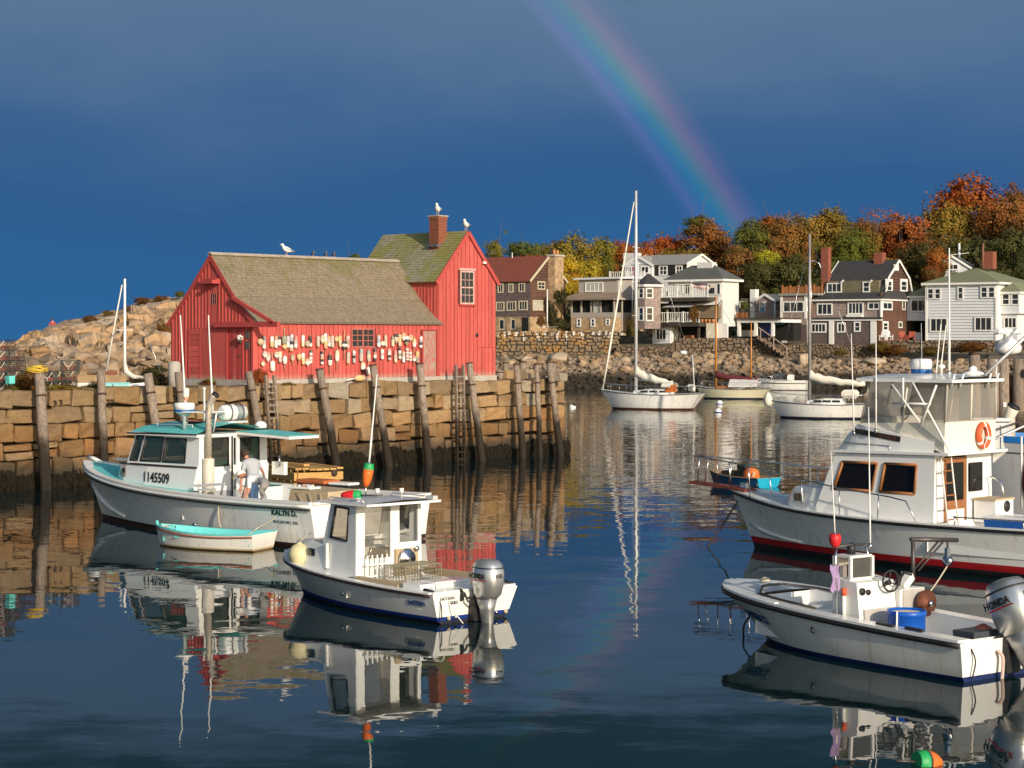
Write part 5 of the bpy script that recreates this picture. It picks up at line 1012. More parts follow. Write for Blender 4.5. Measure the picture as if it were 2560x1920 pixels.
h.gable(h.fx(1090, 0, 1), 0, 1., D-.6, ze0, zr, RF_DARK, S_BROWN, 'x', .3, prof=[(0, 0), (.10, .45), (.5, 1), (.9, .45), (1, 0)])
mb = MB(); mb.add([(xl-.5, -.5, zt), (.35, -.5, zt), (.35, 1.2, ze0+.25), (xl+2.2, 1.2, ze0+.25), (.35, D+.3, zt), (.1, D-.6, ze0+.25), (xl-.5, D, zt)], [(0, 1, 2, 3), (1, 4, 5, 2), (0, 3, 6)]); mb.build('lower_roof', RF_DARK, h.o); h.box(xl-.45, .3, -.46, D, zt-.2, zt-.03, TRIM, 'fascia')
h.box(h.fx(1100, 0, .95), h.fx(1720, 0, .95), .9, 2.4, ze0, h.fz(1400, 490, .95), mat('mossy_shingle_siding', (.20, .175, .11), .9, .25, 1.5, extra=shgx), 'dormer_wall')
for a in ((1095, 515, 1275, 635, .9, 2), (1525, 500, 1612, 630, .9, 0)): h.win(*a[:4], a[4], mx=a[5], my=0 if a[5] else 1, fw=.13)
for x in (1290, 1632): q = h.fx(x, 0, .9); MB().bar((q-.2, .7, h.fz(x, 515, .9)), (q+.15, .7, h.fz(x, 485, .9)), .12, .2).build('dormer_trim', TRIM, h.o)
for a in ((975, 758, 1162, 905, 0, 2), (1345, 745, 1535, 895, 0, 3), (1585, 745, 1730, 840, 0, 1), (900, 998, 1088, 1115, -.25, 3), (1218, 992, 1318, 1112, -.25, 1), (1420, 980, 1500, 1105, -.25, 0)): h.win(*a[:4], a[4], mx=a[5], my=1 if a[5] == 0 else 0, fw=.15)
h.box(h.fx(1345), h.fx(1535), -.5, 0, h.fz(1400, 925), h.fz(1400, 898), TRIM, 'bay_sill')
for a in ((1792, 472, 1876, 632), (1970, 472, 2055, 632)): h.win(*a, .0, True, 0, 1, fw=.3, gm=GLS)
h.box(.0, .1, h.sy(1895), h.sy(1947), h.sz(1920, 368), h.sz(1920, 294), TRIM, 'louvre'); h.win(1757, 742, 1875, 842, .05, True, 1, 0, fw=.18); h.win(1757, 978, 1825, 1100, .05, True, 0, 1, fw=.22); h.win(1950, 980, 1992, 1058, .05, True, 0, 0, fw=.12); h.win(1995, 725, 2030, 840, .05, True, 0, 0, fw=.1)
h.box(.0, .16, -.2, .2, z1, zt, TRIM, 'corner_board'); h.box(.05, .3, 0, h.sy(1950), h.sz(1800, 716), h.sz(1800, 703), TRIM, 'side_trim')
q = h.fx(1700, 0, D*.5); c_ = brick_stack(h.o, (q+.3, D*.5), 1.05, .95, zr-.4, h.fz(1700, 165, D*.5), bw=.5, bh=.2)
q = h.fx(1078, 0, 1.5); brick_stack(h.o, (q, 1.6), .9, .8, ze0, h.fz(1080, 105, 1.5), bw=.5, bh=.2)
h.box(h.fx(1123, 0, -.25), h.fx(1150, 0, -.25)+.3, -.4, -.2, zb0-.3, z1-.2, TRIM, 'pilaster'); q = h.fx(848, 0, -.3); h.box(q-.35, q+.35, -.4, -.2, zb0-.3, z1-.2, TRIM, 'pilaster')
# flat-roofed wing with cedar deck
xw = h.fx(548, 0, -.6); xq = h.fx(850, 0, -.6); zw = h.fz(700, 668, -.6)
h.box(xw, xq, -.6, 5, h.fz(700, 1020, -.6), zw, S_GREY, 'wing_wall'); h.box(xw, xq, -.58, 5, zb0-1, h.fz(700, 1020, -.6), S_DARK, 'wing_ground_floor'); h.box(xw-.3, h.fx(1025), -.9, 5, zw, zw+.25, RF_GREY, 'wing_roof'); h.box(xq, xl+.4, -.3, 4, z1, zw, S_RED, 'wing_wall')
for x in (548, 838): q = h.fx(x, 0, -.6); h.box(q-.14, q+.14, -.68, -.5, h.fz(700, 1170, -.6) if x < 600 else z1, zw, TRIM, 'corner_board')
h.win(565, 735, 822, 872, -.6, mx=2, fw=.14); h.win(645, 1008, 742, 1125, -.58, mx=1, fw=.14); q = h.fx(580, 0, -.6); h.box(q-.3, q+.3, -.7, -.55, zb0, h.fz(700, 990, -.6), TRIM, 'pilaster')
a, b = h.fx(558, 0, -.5), h.fx(1035, 0, -.5); n = 26
for k in range(n): q = a+(b-a)*k/n; h.box(q+.02, q+(b-a)/n-.02, -.5, -.44, zw+.3, h.fz(700, 560, -.5)+rk.uniform(-.03, .03), CEDAR, 'fence_board')
for k in range(6): q = a+(b-a)*k/5; h.box(q-.08, q+.08, -.56, -.42, zw+.2, h.fz(700, 548, -.5)+.08, CEDAR, 'fence_post')
o = thing('street_lamp', 'curved grey street lamp left of the tall brick chimney', 'lamp', at(2054, 720, 236)); MB().tube([(0, 0, -1), (0, 0, 2.2), (-.3, 0, 2.9), (-.9, 0, 3.2)], .07, 6).build('pole', ALU, o); MB().box((-1.05, 0, 3.2), (.4, .2, .14)).build('lamp_head', ALU, o)
# 6 grey clapboard house with green hip roof
h = House('clapboard_house', 'grey clapboard house with green hip roof at the right edge', 1735, 226, ze_)
x0 = h.fx(690); zt = h.fz(1735, 640); zb0 = h.fz(1500, 1470)-.1; D = 11.
h.box(x0, 0, 0, D, zb0, zt, CLAP); h.clap(x0, 0, 0, zb0, zt, CLAP, st=.34); h.hip(x0, 0, 0, D, zt+.15, h.fz(1520, 420, D/2), RF_GRN, .5)
for x in (690, 1720): q = h.fx(x); h.box(q-.1, q+.1, -.14, .06, zb0-.1, zt, TRIM, 'corner_board')
h.box(-.02, .05, 0, D, zb0, zt, TRIM, 'side_wall')
for a in ((700, 712, 800, 880), (808, 712, 905, 880), (1150, 690, 1238, 882), (1490, 685, 1598, 862), (1600, 685, 1708, 862)): h.win(*a, -.09, mx=0, my=1, fw=.13)
for a in ((740, 1150, 1005, 1365), (1400, 1135, 1665, 1350)): h.win(*a, -.09, mx=2, fw=.15)
q = h.fx(1625, 0, D/2); c_ = brick_stack(h.o, (q, D/2), 1.2, 1.1, h.fz(1600, 430, D/2), h.fz(1620, 180, D/2), bw=.5, bh=.2)
q = h.fx(1530, 0, D/2-1); MB().tube([(q, D/2-1.2, h.fz(1520, 430, D/2)), (q+.05, D/2-1.2, h.fz(1535, 60, D/2))], .13, 6).build('stove_pipe', mat('rust_pipe', (.2, .09, .06), .8), h.o)
a, b = .0, h.f.on(*ze_(2200, 0), 0, 1.2).y; zq = h.sz(1900, 770, 1.); xb = 2.2
h.box(.03, xb, 1., 8, h.sz(1900, 1085, 1.), zq, CLAP, 'bay'); h.box(.03, xb-.3, 1.2, 8, zb0, h.sz(1900, 1085, 1.), CLAP, 'bay'); h.hip(.0, xb, 1., 8.2, zq+.05, zq+1.1, RF_GRN, .25, run=1.2); h.box(-.02, xb+.15, .9, 8.1, h.sz(1900, 1085, 1.)-.05, h.sz(1900, 1085, 1.)+.1, TRIM, 'bay_band')
U = h.f.on(*ze_(1760, 0), 1, 1.).x
for x0_, x1_, y0_, y1_, m_ in ((1805, 1925, 790, 965, 0), (1945, 2065, 790, 965, 0)): a = h.f.on(*ze_(x0_, y1_), 1, 1.); b = h.f.on(*ze_(x1_, y0_), 1, 1.); window(h.o, (0, .98, 0), (1, 0, 0), (0, 0, 1), a.x, a.z, b.x-a.x, b.z-a.z, .13, TRIM, GLS, 0, 1, .07, proud=.08) if a.x > 0 else None
a = h.f.on(*ze_(1835, 1310), 1, 1.2); b = h.f.on(*ze_(2030, 1140), 1, 1.2); window(h.o, (0, 1.18, 0), (1, 0, 0), (0, 0, 1), a.x, a.z, min(b.x-a.x, 1.6), b.z-a.z, .13, TRIM, GLS, 2, 0, .07, proud=.08)
# link wing at left of the clapboard house
xa = h.fx(365, 0, 1.5); xb = x0; zl = h.fz(500, 830, 1.5); zk = h.fz(500, 1195, 1.5)
h.box(xa, xb, 1.5, 7, zk, zl, CLAP, 'link_wing'); h.clap(xa, xb, 1.5, zk, zl, CLAP, st=.34); h.win(455, 875, 680, 1065, 1.41, mx=1, fw=.13)
mb = MB(); mb.add([(xa-.4, 1.1, zl), (xb, 1.1, zl), (xb, 4., zl+1.5), (xa+1.2, 4., zl+1.0)], [(0, 1, 2, 3)]); mb.prism([(xa-.4, 1.1, zl-.2), (xb, 1.1, zl-.2), (xb, 7, zl-.2), (xa-.4, 7, zl-.2)], (0, 0, .19), 1); mb.build('link_roof', [RF_GRN, TRIM], h.o)
h.box(xa, xb, 4, 6, zb0-.3, zk, VOID, 'undercroft_shade'); q = h.fx(545, 0, 1.6); h.box(q-.45, q+.45, 1.6, 2.2, zb0, h.fz(545, 1370, 1.6), CLAP, 'bin')  # dark block painted as the shade beneath the link wing
# white and red garden chairs
def achair(px, py, d, m, lab, rz):
    o = thing('garden_chair', lab, 'chair', at(px, py, d), rz, 'garden chairs on the terrace'); MB().hexa([(-.3, -.3, .34), (.3, -.3, .34), (.3, .25, .26), (-.3, .25, .26), (-.3, -.3, .38), (.3, -.3, .38), (.3, .25, .30), (-.3, .25, .30)]).build('seat', m, o, fix=True)
    for k in range(5): MB().bar((-.24+k*.12, .22, .28), (-.3+k*.15, .5, 1.0), .1, .025).build('back_slat', m, o)
    for s in (-1, 1):
        MB().box((s*.34, -.05, .56), (.12, .7, .03)).build('arm', m, o)
        for yy in (-.32, .2): MB().box((s*.32, yy, .27), (.06, .06, .55)).build('leg', m, o)
RCH = mat('red_chair_paint', (.40, .075, .035), .7)
achair(2208, 851, 222.5, WHITE, 'left one of two white garden chairs by the brown wall', R(-30)); achair(2222, 850, 223, WHITE, 'right one of two white garden chairs by the brown wall', R(15)); achair(2258, 851, 222.5, RCH, 'left red garden chair under the link wing', R(10)); achair(2280, 851, 222.5, RCH, 'right red garden chair under the link wing', R(-15))
# 7 houses among the trees
h = House('hillside_house', 'blue-grey gabled house half hidden by bushes on the hill', 1330, 262, ze_, ang=R(-20))
x0 = h.fx(800); zt = h.fz(1330, 410); h.box(x0, 0, 0, 8, zt-4, zt, CLAP); h.gable(x0, 0, 0, 8, zt, h.fz(1040, 245), RF_SL, CLAP, 'y', .3); h.win(940, 350, 1165, 450, mx=2, fw=.16)
h = House('hillside_house', 'slate-roofed house deep among the trees near the right edge', 1500, 285, ze_, ang=R(-20))
x0 = h.fx(1245); zt = h.fz(1500, 160); h.box(x0, 0, 0, 6, zt-4, zt, CLAP); h.hip(x0, 0, 0, 6, zt, h.fz(1400, 60, 3), RF_SL, .5)
h = House('pink_house', 'small pink house behind the cottage among dark trees', 470, 254, zd_, ang=R(-15))
x0 = h.fx(255); zt = h.fz(470, 470); h.box(x0, 0, 0, 6, zt-5, zt, mat('pink_siding', (.34, .20, .16), .8)); h.box(x0-.3, .5, -.1, 6, zt-3.2, zt-2.2, RF_SL, 'lower_roof'); h.gable(x0, 0, 0, 6, zt, zt+2.2, RF_SL, S_DARK, 'x', .3, tm=None)
for a in ((272, 480, 320, 565), (440, 475, 480, 560)): h.win(*a, mx=0, fw=.12)
o = thing('utility_pole', 'short pale utility pole above the green hip roof', 'pole', at(2398, 645, 270)); MB().tube([(0, 0, -2), (0, 0, 2.0)], .16, 8).build('post', WHITE, o); MB().bar((-1.2, 0, .4), (1.3, 0, .7), .05, .05).build('cross_wire', ALU, o)
# ------------------------------------------------------------------ boats
def cr(vals, t):
    """Catmull-Rom through a list of tuples at t in 0..n-1"""
    n = len(vals); i = min(int(t), n-2); f = t-i; p = [vals[max(0, i-1)], vals[i], vals[i+1], vals[min(n-1, i+2)]]
    return [.5*((2*b)+(-a+c)*f+(2*a-5*b+4*c-d)*f*f+(-a+3*b-3*c+d)*f**3) for a, b, c, d in zip(*p)]
class Hull:
    """stations: x at waterline, half beam at waterline, half beam at sheer, sheer height, keel depth, forward rake at sheer"""
    def __init__(s, parent, st, bands, mats, n=28, p=1.25, name='hull', trans=True, tmats=None):
        s.o = parent; s.st = [cr(st, (len(st)-1)*i/(n-1)) for i in range(n)]; s.p = p; s.b = bands
        for q in s.st: q[1] = max(q[1], .012); q[2] = max(q[2], .02)
        mb = MB(); rings = []; z1, z2 = bands
        for q in s.st:
            zs = q[3]; lv = [q[4], -.10, z1, z2, z2+(zs-z2)*.35, z2+(zs-z2)*.7, zs]
            side = [s.pt(q, z, k == 0) for k, z in enumerate(lv)]
            rings.append([Vector((v.x, -v.y, v.z)) for v in side[::-1]]+side[1:])
        mi = [0, 0, 1, 2, 2, 2]; mb.loft(rings, mis=mi[::-1]+mi, smooth=True); h = mb.build(name, mats, parent)
        h.data.update(); s.h = h
        if trans:
            t = MB(); r = rings[0]; m_ = len(r)
            for k in range(m_//2): t.add([r[k], r[k+1], r[m_-2-k], r[m_-1-k]], [(0, 1, 2, 3)] if k < m_//2-1 else [(0, 1, 2)], (mi[::-1]+mi)[k])
            t.build('transom', tmats or mats, parent)
    def pt(s, q, z, keel=False):
        x, bw, bs, zs, zk, dx = q
        if keel: return Vector((x+dx*zk/zs*.5, 0, zk))
        if z >= 0: f = z/zs; y = bw+(bs-bw)*f**s.p
        else: f = z/zs; y = bw*max(0, 1-z/zk)**.5
        return Vector((x+dx*f*(1 if z >= 0 else .5), y, z))
    def Q(s, x):   # station whose sheer is at x
        st = s.st
        for a, b in zip(st, st[1:]):
            xa, xb = a[0]+a[5], b[0]+b[5]
            if xa <= x <= xb+1e-6: f = (x-xa)/(xb-xa); return [u+(v-u)*f for u, v in zip(a, b)]
        return st[0] if x < st[0][0] else st[-1]
    def side(s, x, z, sg=1, off=0.):   # point on the topsides near sheer-x
        v = s.pt(s.Q(x), z); return Vector((v.x, sg*(v.y+off), v.z))
    def sheer(s, x, sg=1, ins=0., dz=0.): q = s.Q(x); return Vector((q[0]+q[5]-(ins*.6 if q[2] < .5 else 0), sg*max(q[2]-ins, 0.), q[3]+dz))
    def xs(s, a, b, n=20): return [a+(b-a)*i/(n-1) for i in range(n)]
    def rub(s, a, b, r, m, dz=0., name='rub_rail', off=0.):
        tip = s.st[-1][0]+s.st[-1][5]
        for sg in (1, -1): MB().tube([s.sheer(x, sg, -off, dz) for x in s.xs(a, min(b, tip-.001), 26)], r, 6).build(name, m, s.o)
    def cap(s, a, b, w, th, m, dz=0., name='gunwale'):
        tip = s.st[-1][0]+s.st[-1][5]; b = min(b, tip-.001)
        for sg in (1, -1):
            mb = MB(); mb.loft([[s.sheer(x, sg, -.02, dz), s.sheer(x, sg, -.02, dz+th), s.sheer(x, sg, w, dz+th), s.sheer(x, sg, w, dz)] for x in s.xs(a, b, 26)], closed=True, caps=True, smooth=False); mb.build(name, m, s.o, fix=True)
    def deck(s, a, b, dz, m, camber=.03, name='deck', n=22, ins=0.):
        tip = s.st[-1][0]+s.st[-1][5]; b = min(b, tip-.001); mb = MB()
        mb.loft([[s.sheer(x, sg, ins, dz)*1.0 if k else Vector((s.sheer(x, 1).x, 0, s.sheer(x, 1).z+dz+camber)) for sg, k in ((1, 1), (1, 0), (-1, 1))] for x in s.xs(a, b, n)]); mb.build(name, m, s.o)
    def well(s, a, b, zf, ins, m, fm, n=18, name='liner', fy=1.):
        """inner sides and sole of an open cockpit"""
        tip = s.st[-1][0]+s.st[-1][5]; b = min(b, tip-.05); xs = s.xs(a, b, n); L = []
        mb = MB(); mb.loft([[s.sheer(x, 1, ins, 0), Vector((s.sheer(x).x, max(.02, (s.sheer(x, 1, ins).y-.03)*fy), zf)), Vector((s.sheer(x).x, -max(.02, (s.sheer(x, 1, ins).y-.03)*fy), zf)), s.sheer(x, -1, ins, 0)] for x in xs], mis=[0, 1, 0], smooth=False)
        for x in (xs[0], xs[-1]):
            y = s.sheer(x, 1, ins).y; z = s.sheer(x).z; xx = s.sheer(x).x; mb.add([(xx, y, z), (xx, y, zf), (xx, -y, zf), (xx, -y, z)], [(0, 1, 2, 3)])
        return mb.build(name, [m, fm], s.o)
def rope(pts, r, label, name='rope', m=None, n=14, sag=0., group=None):
    """a rope as a thing of its own"""
    P = [Vector(p) for p in pts]; out_ = []
    for i in range(n): v = cr([tuple(p) for p in P], (len(P)-1)*i/(n-1)); out_.append(Vector(v)+Vector((0, 0, -sag*math.sin(math.pi*i/(n-1)))))
    b = out_[0].copy(); MB().tube([p-b for p in out_], r, 6).build(name, m or ROPE, None, b, label=label, cat='rope', group=group)
def wpt(fr, p): return fr.o+fr.X*p[0]+fr.Y*p[1]+Vector((0, 0, p[2]))
def streak(N, c, tc):
    z = N.n('SeparateXYZ', ins={0: tc}).outputs[2]
    s_ = N.noise(N.vmath('MULTIPLY', tc, (5., 5., .25)).outputs[0], 1.3, 3., .6)
    c = N.mix(N.mapr(s_, .57, .74, 0, .5), c, (.38, .27, .16))
    return N.mix(N.mapr(z, .42, .1, 0, .3), c, (.52, .46, .33))
TOPW = mat('white_topsides', (.84, .83, .79), .28, .03, 1.5, coat=.25, extra=streak); TURQ = mat('turquoise_paint', (.15, .62, .60), .5, .06, 2., col2=(.30, .64, .60), c2t=(.6, .8)); ANTI = mat('red_brown_antifoul', (.10, .032, .02), .7, .25, 3.)
BOOTK = mat('dark_boot_top', (.03, .016, .014), .5, .2); NAVY = mat('blue_stripe', (.010, .035, .22), .4, .1); BOTB = mat('dark_blue_antifoul', (.012, .014, .03), .7, .3, 3.); REDB = mat('red_boot_stripe', (.42, .015, .02), .4, .1); LETB = mat('black_lettering', (.012, .012, .012), .6); LETG = mat('green_lettering', (.01, .12, .06), .6); LETN = mat('blue_lettering', (.02, .06, .20), .6)
SMOKE = glass('smoked_cabin_glass', (.80, .76, .66), .90); CLEAR = glass('clear_vinyl', (.86, .83, .76), .78, .12)
def box_thing(name, label, cat, fr, p, d, rz, body, lid=None, lm=None, group=None, taper=.9):
    """lidded tote or crate"""
    o = thing(name, label, cat, wpt(fr, p), fr.a+rz, group); x, y, z = d; mb = MB()
    mb.hexa([(-x/2*taper, -y/2*taper, 0), (x/2*taper, -y/2*taper, 0), (x/2*taper, y/2*taper, 0), (-x/2*taper, y/2*taper, 0), (-x/2, -y/2, z), (x/2, -y/2, z), (x/2, y/2, z), (-x/2, y/2, z)]); mb.build('body', body, o)
    for k in range(3): MB().box((x*(-.33+.33*k), -y/2*.955, z*.45), (.05, .03, z*.75)).build('rib', body, o)
    if lid: MB().box((0, 0, z+lid/2), (x*1.07, y*1.07, lid), bev=.02).build('lid', lm, o)
    return o
# ---- lobster boat with turquoise deck
KF = Fr((-3.41, 50.28, 0), R(138.2)); kb = thing('lobster_boat', 'white lobster boat with turquoise deck and wheelhouse numbered 1145509', 'boat', KF.o, KF.a)
def KP(px, py, y): return KF.on(px, py, 1, y)
hk = Hull(kb, [(.15, 1.92, 2.12, 1.13, -.3, 0), (2.5, 1.88, 2.10, 1.10, -.45, 0), (5., 1.68, 2.00, 1.11, -.6, 0), (7.2, 1.25, 1.78, 1.16, -.75, .05), (9., .78, 1.42, 1.26, -.8, .15), (10.4, .32, .90, 1.42, -.7, .38), (11.25, .02, .16, 1.60, -.45, .72)], (.04, .13), [ANTI, BOOTK, TOPW], p=1.35)
hk.rub(.15, 12.1, .045, WHITE, -.06); hk.rub(.15, 12.1, .022, BLACK, -.14, 'bead', .005); hk.cap(.15, 12.1, .22, .05, WHITE); hk.well(.25, 5.5, .42, .22, GELG, mat('cockpit_sole', (.42, .42, .40), .7, .1)); hk.deck(5.5, 12.1, .025, TURQ, .02)
MB().box((.2, 0, 1.15), (.22, 4.1, .06)).build('stern_cap', WHITE, kb)
MB().tube([hk.side(x, z, 1, .02) for x, z in ((11.75, 1.0), (11.35, .72), (10.9, .52), (10.4, .38), (9.8, .28), (9.3, .22))], [.03, .055, .06, .06, .05, .03], 6).build('spray_rail', WHITE, kb)
# trunk cabin
tr = [(9.75, .42, 1.66), (9.35, .80, 1.73), (8.7, 1.12, 1.76), (7.6, 1.24, 1.77), (5.5, 1.26, 1.78)]
mb = MB(); mb.loft([[(x+.12, y+.05, hk.sheer(min(x, 12)).z), (x, y, z), (x, -y, z), (x+.12, -y-.05, hk.sheer(min(x, 12)).z)] for x, y, z in tr], smooth=False, mis=[0, 1, 0]); mb.add([(9.87, .47, 1.3), (9.75, .42, 1.66), (9.75, -.42, 1.66), (9.87, -.47, 1.3)], [(0, 1, 2, 3)]); mb.add([(5.62, 1.31, 1.1), (5.5, 1.26, 1.78), (5.5, -1.26, 1.78), (5.62, -1.31, 1.1)], [(0, 1, 2, 3)]); mb.build('trunk_cabin', [GEL, TURQ], kb)
for sg in (1, -1): MB().tube([Vector((x, sg*(y+.014), z-.02)) for x, y, z in tr], .03, 5).build('trim_line', mat('dark_trim_line', (.03, .012, .015), .5), kb)
for x0, x1, z0, z1 in ((9.18, 8.98, 1.38, 1.60), (8.90, 8.62, 1.36, 1.60)):
    q = MB(); pa = lambda x, z: Vector((x+.06, (.80+(9.35-x)*.49 if x > 8.7 else 1.13)+.045+(1.7-z)*.1, z)); q.add([pa(x0, z0), pa(x1, z0), pa(x1, z1), pa(x0, z1)], [(0, 1, 2, 3)]); q.build('porthole', DGLASS, kb)
# wheelhouse
YH = 1.17; A_ = [Vector(p) for p in ((8.62, YH, 1.76), (5.5, YH+.03, 1.78), (5.5, YH, 2.62), (8.28, YH-.05, 2.6))]
hs = [(.035, .14, .10, .90), (.185, .47, .10, .88), (.50, .81, .10, .86)]
for sg in (1, -1):
    Q_ = [Vector((p.x, sg*p.y, p.z)) for p in A_]; Q_ = Q_ if sg > 0 else [Q_[1], Q_[0], Q_[3], Q_[2]]; hh = hs if sg > 0 else [(1-b, 1-a, c, d) for a, b, c, d in hs]
    MB().wallq(Q_, .05, hh).build('wheelhouse_side', GEL, kb)
    for u0, u1, v0, v1 in hh:
        P = lambda u, v: (Q_[0]*(1-u)+Q_[1]*u)*(1-v)+(Q_[3]*(1-u)+Q_[2]*u)*v
        wn = MB(); c = [P(u0, v0), P(u1, v0), P(u1, v1), P(u0, v1)]
        for i in range(4): wn.tube([c[i]+Vector((0, sg*.008, 0)), c[(i+1) % 4]+Vector((0, sg*.008, 0))], .022, 6)
        w_ = wn.build('window', BLACK, kb); MB().add([p-Vector((0, sg*.02, 0)) for p in c], [(0, 1, 2, 3)]).build('pane', SMOKE, w_)
MB().wallq([(8.62, -YH, 1.76), (8.62, YH, 1.76), (8.28, YH-.05, 2.6), (8.28, -YH+.05, 2.6)], .05, [(.06, .46, .12, .88), (.54, .94, .12, .88)]).build('windscreen_frame', GEL, kb)
MB().add([(8.58, -1.1, 1.84), (8.58, 1.1, 1.84), (8.3, 1.05, 2.55), (8.3, -1.05, 2.55)], [(0, 1, 2, 3)]).build('windscreen', SMOKE, kb)
# aft bulkhead: exhaust, door, window panel
U = lambda y: (YH-y)/(2*YH)
MB().wallq([(5.5, YH, .42), (5.5, -YH, .42), (5.5, -YH, 2.62), (5.5, YH, 2.62)], .05, [(.14, .42, .62, .955), (.50, .545, .2, .95), (.60, .88, .66, .94)]).build('aft_bulkhead', GEL, kb)
for y0, y1, z0, z1 in ((YH-.14*2*YH, YH-.42*2*YH, 1.78, 2.52), (YH-.60*2*YH, YH-.88*2*YH, 1.87, 2.49)):
    wn = MB(); c = [Vector((5.49, y0, z0)), Vector((5.49, y1, z0)), Vector((5.49, y1, z1)), Vector((5.49, y0, z1))]
    for i in range(4): wn.tube([c[i], c[(i+1) % 4]], .024, 6)
    w_ = wn.build('window', BLACK, kb); MB().add([p+Vector((.02, 0, 0)) for p in c], [(0, 1, 2, 3)]).build('pane', SMOKE, w_)
for y in (YH-.10*2*YH, YH-.47*2*YH): MB().box((5.47, y, 1.5), (.03, .035, 2.1)).build('door_edge', BLACK, kb)
MB().box((5.46, YH-.48*2*YH, 1.45), (.04, .09, .07)).build('door_latch', mat('brass', (.5, .36, .12), .3, metal=1.), kb)
MB().box((6.9, -.4, 1.2), (1.2, .9, 1.1)).build('helm_console', GELG, kb)
MB().box((5.38, -.75, 1.0), (.22, .5, .3)).build('locker', GEL, kb)
# roof with visor over the hauling station
mb = MB(); xs_ = [8.42, 7.6, 6.6, 5.46]
mb.loft([[(x, y, 2.63+.26*(1-(y/1.3)**2)+(.02 if x < 8 else -.03)) for y in (1.3, .8, 0, -.8, -1.3)] for x in xs_]); mb.build('roof_top', TURQ, kb)
mb = MB(); ring = [(8.42, 1.3), (8.42, -1.3), (5.46, -1.3), (5.46, 1.3)]; mb.prism([(x, y, 2.56) for x, y in ring], (0, 0, .07)); mb.build('roof', WHITE, kb, fix=True)
MB().tube([(8.43, -1.31, 2.6), (8.43, 1.31, 2.6), (5.45, 1.31, 2.64)], .018, 5).build('roof_bead', BLACK, kb)
mb = MB(); mb.prism([(5.46, -.05, 2.60), (5.46, -1.32, 2.60), (3.55, -1.32, 2.52), (3.55, -.25, 2.52)], (0, 0, .07)); mb.build('visor', WHITE, kb, fix=True)
mb = MB(); mb.prism([(5.46, -.05, 2.68), (5.46, -1.32, 2.68), (3.55, -1.32, 2.60), (3.55, -.25, 2.60)], (0, 0, .012)); mb.build('visor_top', TURQ, kb, fix=True)
MB().box((5.05, -1.25, 1.65), (.5, .12, .35)).build('hauling_station', GEL, kb)
MB().tube([(4.95, -1.15, 1.7), (4.95, -1.15, 2.0)], .03, 6).build('hauler_post', STEEL, kb)
for z in (2.86,):
    MB().tube([(7.5, 1.0, z-.06), (7.5, 1.0, z), (6.0, 1.0, z+.01), (6.0, 1.0, z-.06)], .018, 6).build('grab_rail', ALU, kb)
MB().box((7.0, .15, 2.912), (.7, .5, .02)).build('hatch', DGLASS, kb)
# exhaust stack
MB().tube([(5.36, .98, .9), (5.36, .98, 2.0)], .155, 14).build('exhaust_jacket', mat('cream_jacket', (.66, .60, .50), .6, .1, 3., col2=(.5, .42, .3), c2t=(.5, .7)), kb)
MB().tube([(5.36, .98, 2.0), (5.36, .98, 3.25), (5.34, .97, 3.45), (5.24, .94, 3.62), (5.15, .91, 3.70)], [.085, .085, .09, .095, .10], 14).build('exhaust_pipe', mat('stained_stainless', (.52, .46, .37), .45, .2, 4., metal=.25, col2=(.24, .13, .06), c2t=(.5, .7)), kb)
MB().tube([(5.17, .92, 3.68), (5.135, .905, 3.718)], [.102, .102], 14).build('exhaust_mouth', BLACK, kb)
MB().tube([(5.35, .72, 3.2), (5.5, .7, 2.7)], .03, 6).build('stack_brace', ALU, kb)
# roof gear
def whip(fr, p0, p1, r, label, m=WHITE, base=None):
    a, b = wpt(fr, p0), wpt(fr, p1); o = thing('whip_antenna', label, 'antenna', a, 0, 'white whip antennas'); d = b-a
    MB().tube([(0, 0, 0), d*.3, d*.31, d], [r, r, r*.8, r*.5], 6).build('whip', m, o); MB().tube([(0, 0, -.02), d*.03], r*1.9, 8).build('ferrule', STEEL, o); return o
def buoy_thing(fr, p, d, L, r, bands, label, stick=0., name='lobster_buoy'):
    """bullet buoy with its axis along d; bands = list of (fraction, colour)"""
    o = thing(name, label, 'buoy', wpt(fr, p), 0); dw = (fr.X*d[0]+fr.Y*d[1]+Vector((0, 0, d[2]))).normalized(); M = dw.to_track_quat('Z', 'Y').to_matrix().to_4x4(); cols = list(dict.fromkeys(c for _, c in bands)); P = []; mi = []; z = 0.
    f = lambda t: r*(.42+.58*min(1, t/.45)**.7 if t < .45 else 1 if t < .9 else .86)
    for fr_, c in bands:
        for k in range(5): t = z+fr_*k/4; P.append((f(t), t*L)); mi.append(cols.index(c))
        z += fr_
    mb = MB(); mb.lathe(P, 14, mis=mi[:-1], M=M); mb.build('float', [BM[c] if c in BM else mat('paint_'+c, {'vgreen': (.02, .35, .10), 'vorange': (.80, .16, .02), 'vred': (.65, .02, .025)}[c], .5) for c in cols], o)
    if stick: MB().tube([M @ Vector((0, 0, -.02 if stick > 0 else L)), M @ Vector((0, 0, L+stick if stick > 0 else L-stick))], .016, 6).build('stick', DARKST if stick < 0 else WHITE, o)
    return o
rd = thing('radar_dome', 'white and blue radar dome above the turquoise roof', 'radar', wpt(KF, (6.35, 1.0, 2.76)), KF.a+.3)
MB().lathe([(.05, 0), (.05, .3), (.22, .42), (.26, .44)], 14).build('pedestal', ALU, rd); MB().lathe([(.24, .44), (.28, .47), (.28, .52)], 18).build('base', mat('radar_blue', (.02, .13, .40), .4), rd); MB().lathe([(.28, .52), (.285, .66), (.26, .70), (.1, .71)], 18).build('dome', GEL, rd); MB().box((-.4, -.2, .46), (1.0, .9, .03)).build('mast_platform', WHITE, rd)
lr = thing('life_raft', 'white life raft canister strapped on the turquoise roof', 'life raft', wpt(KF, (5.95, -.35, 2.90)), KF.a)
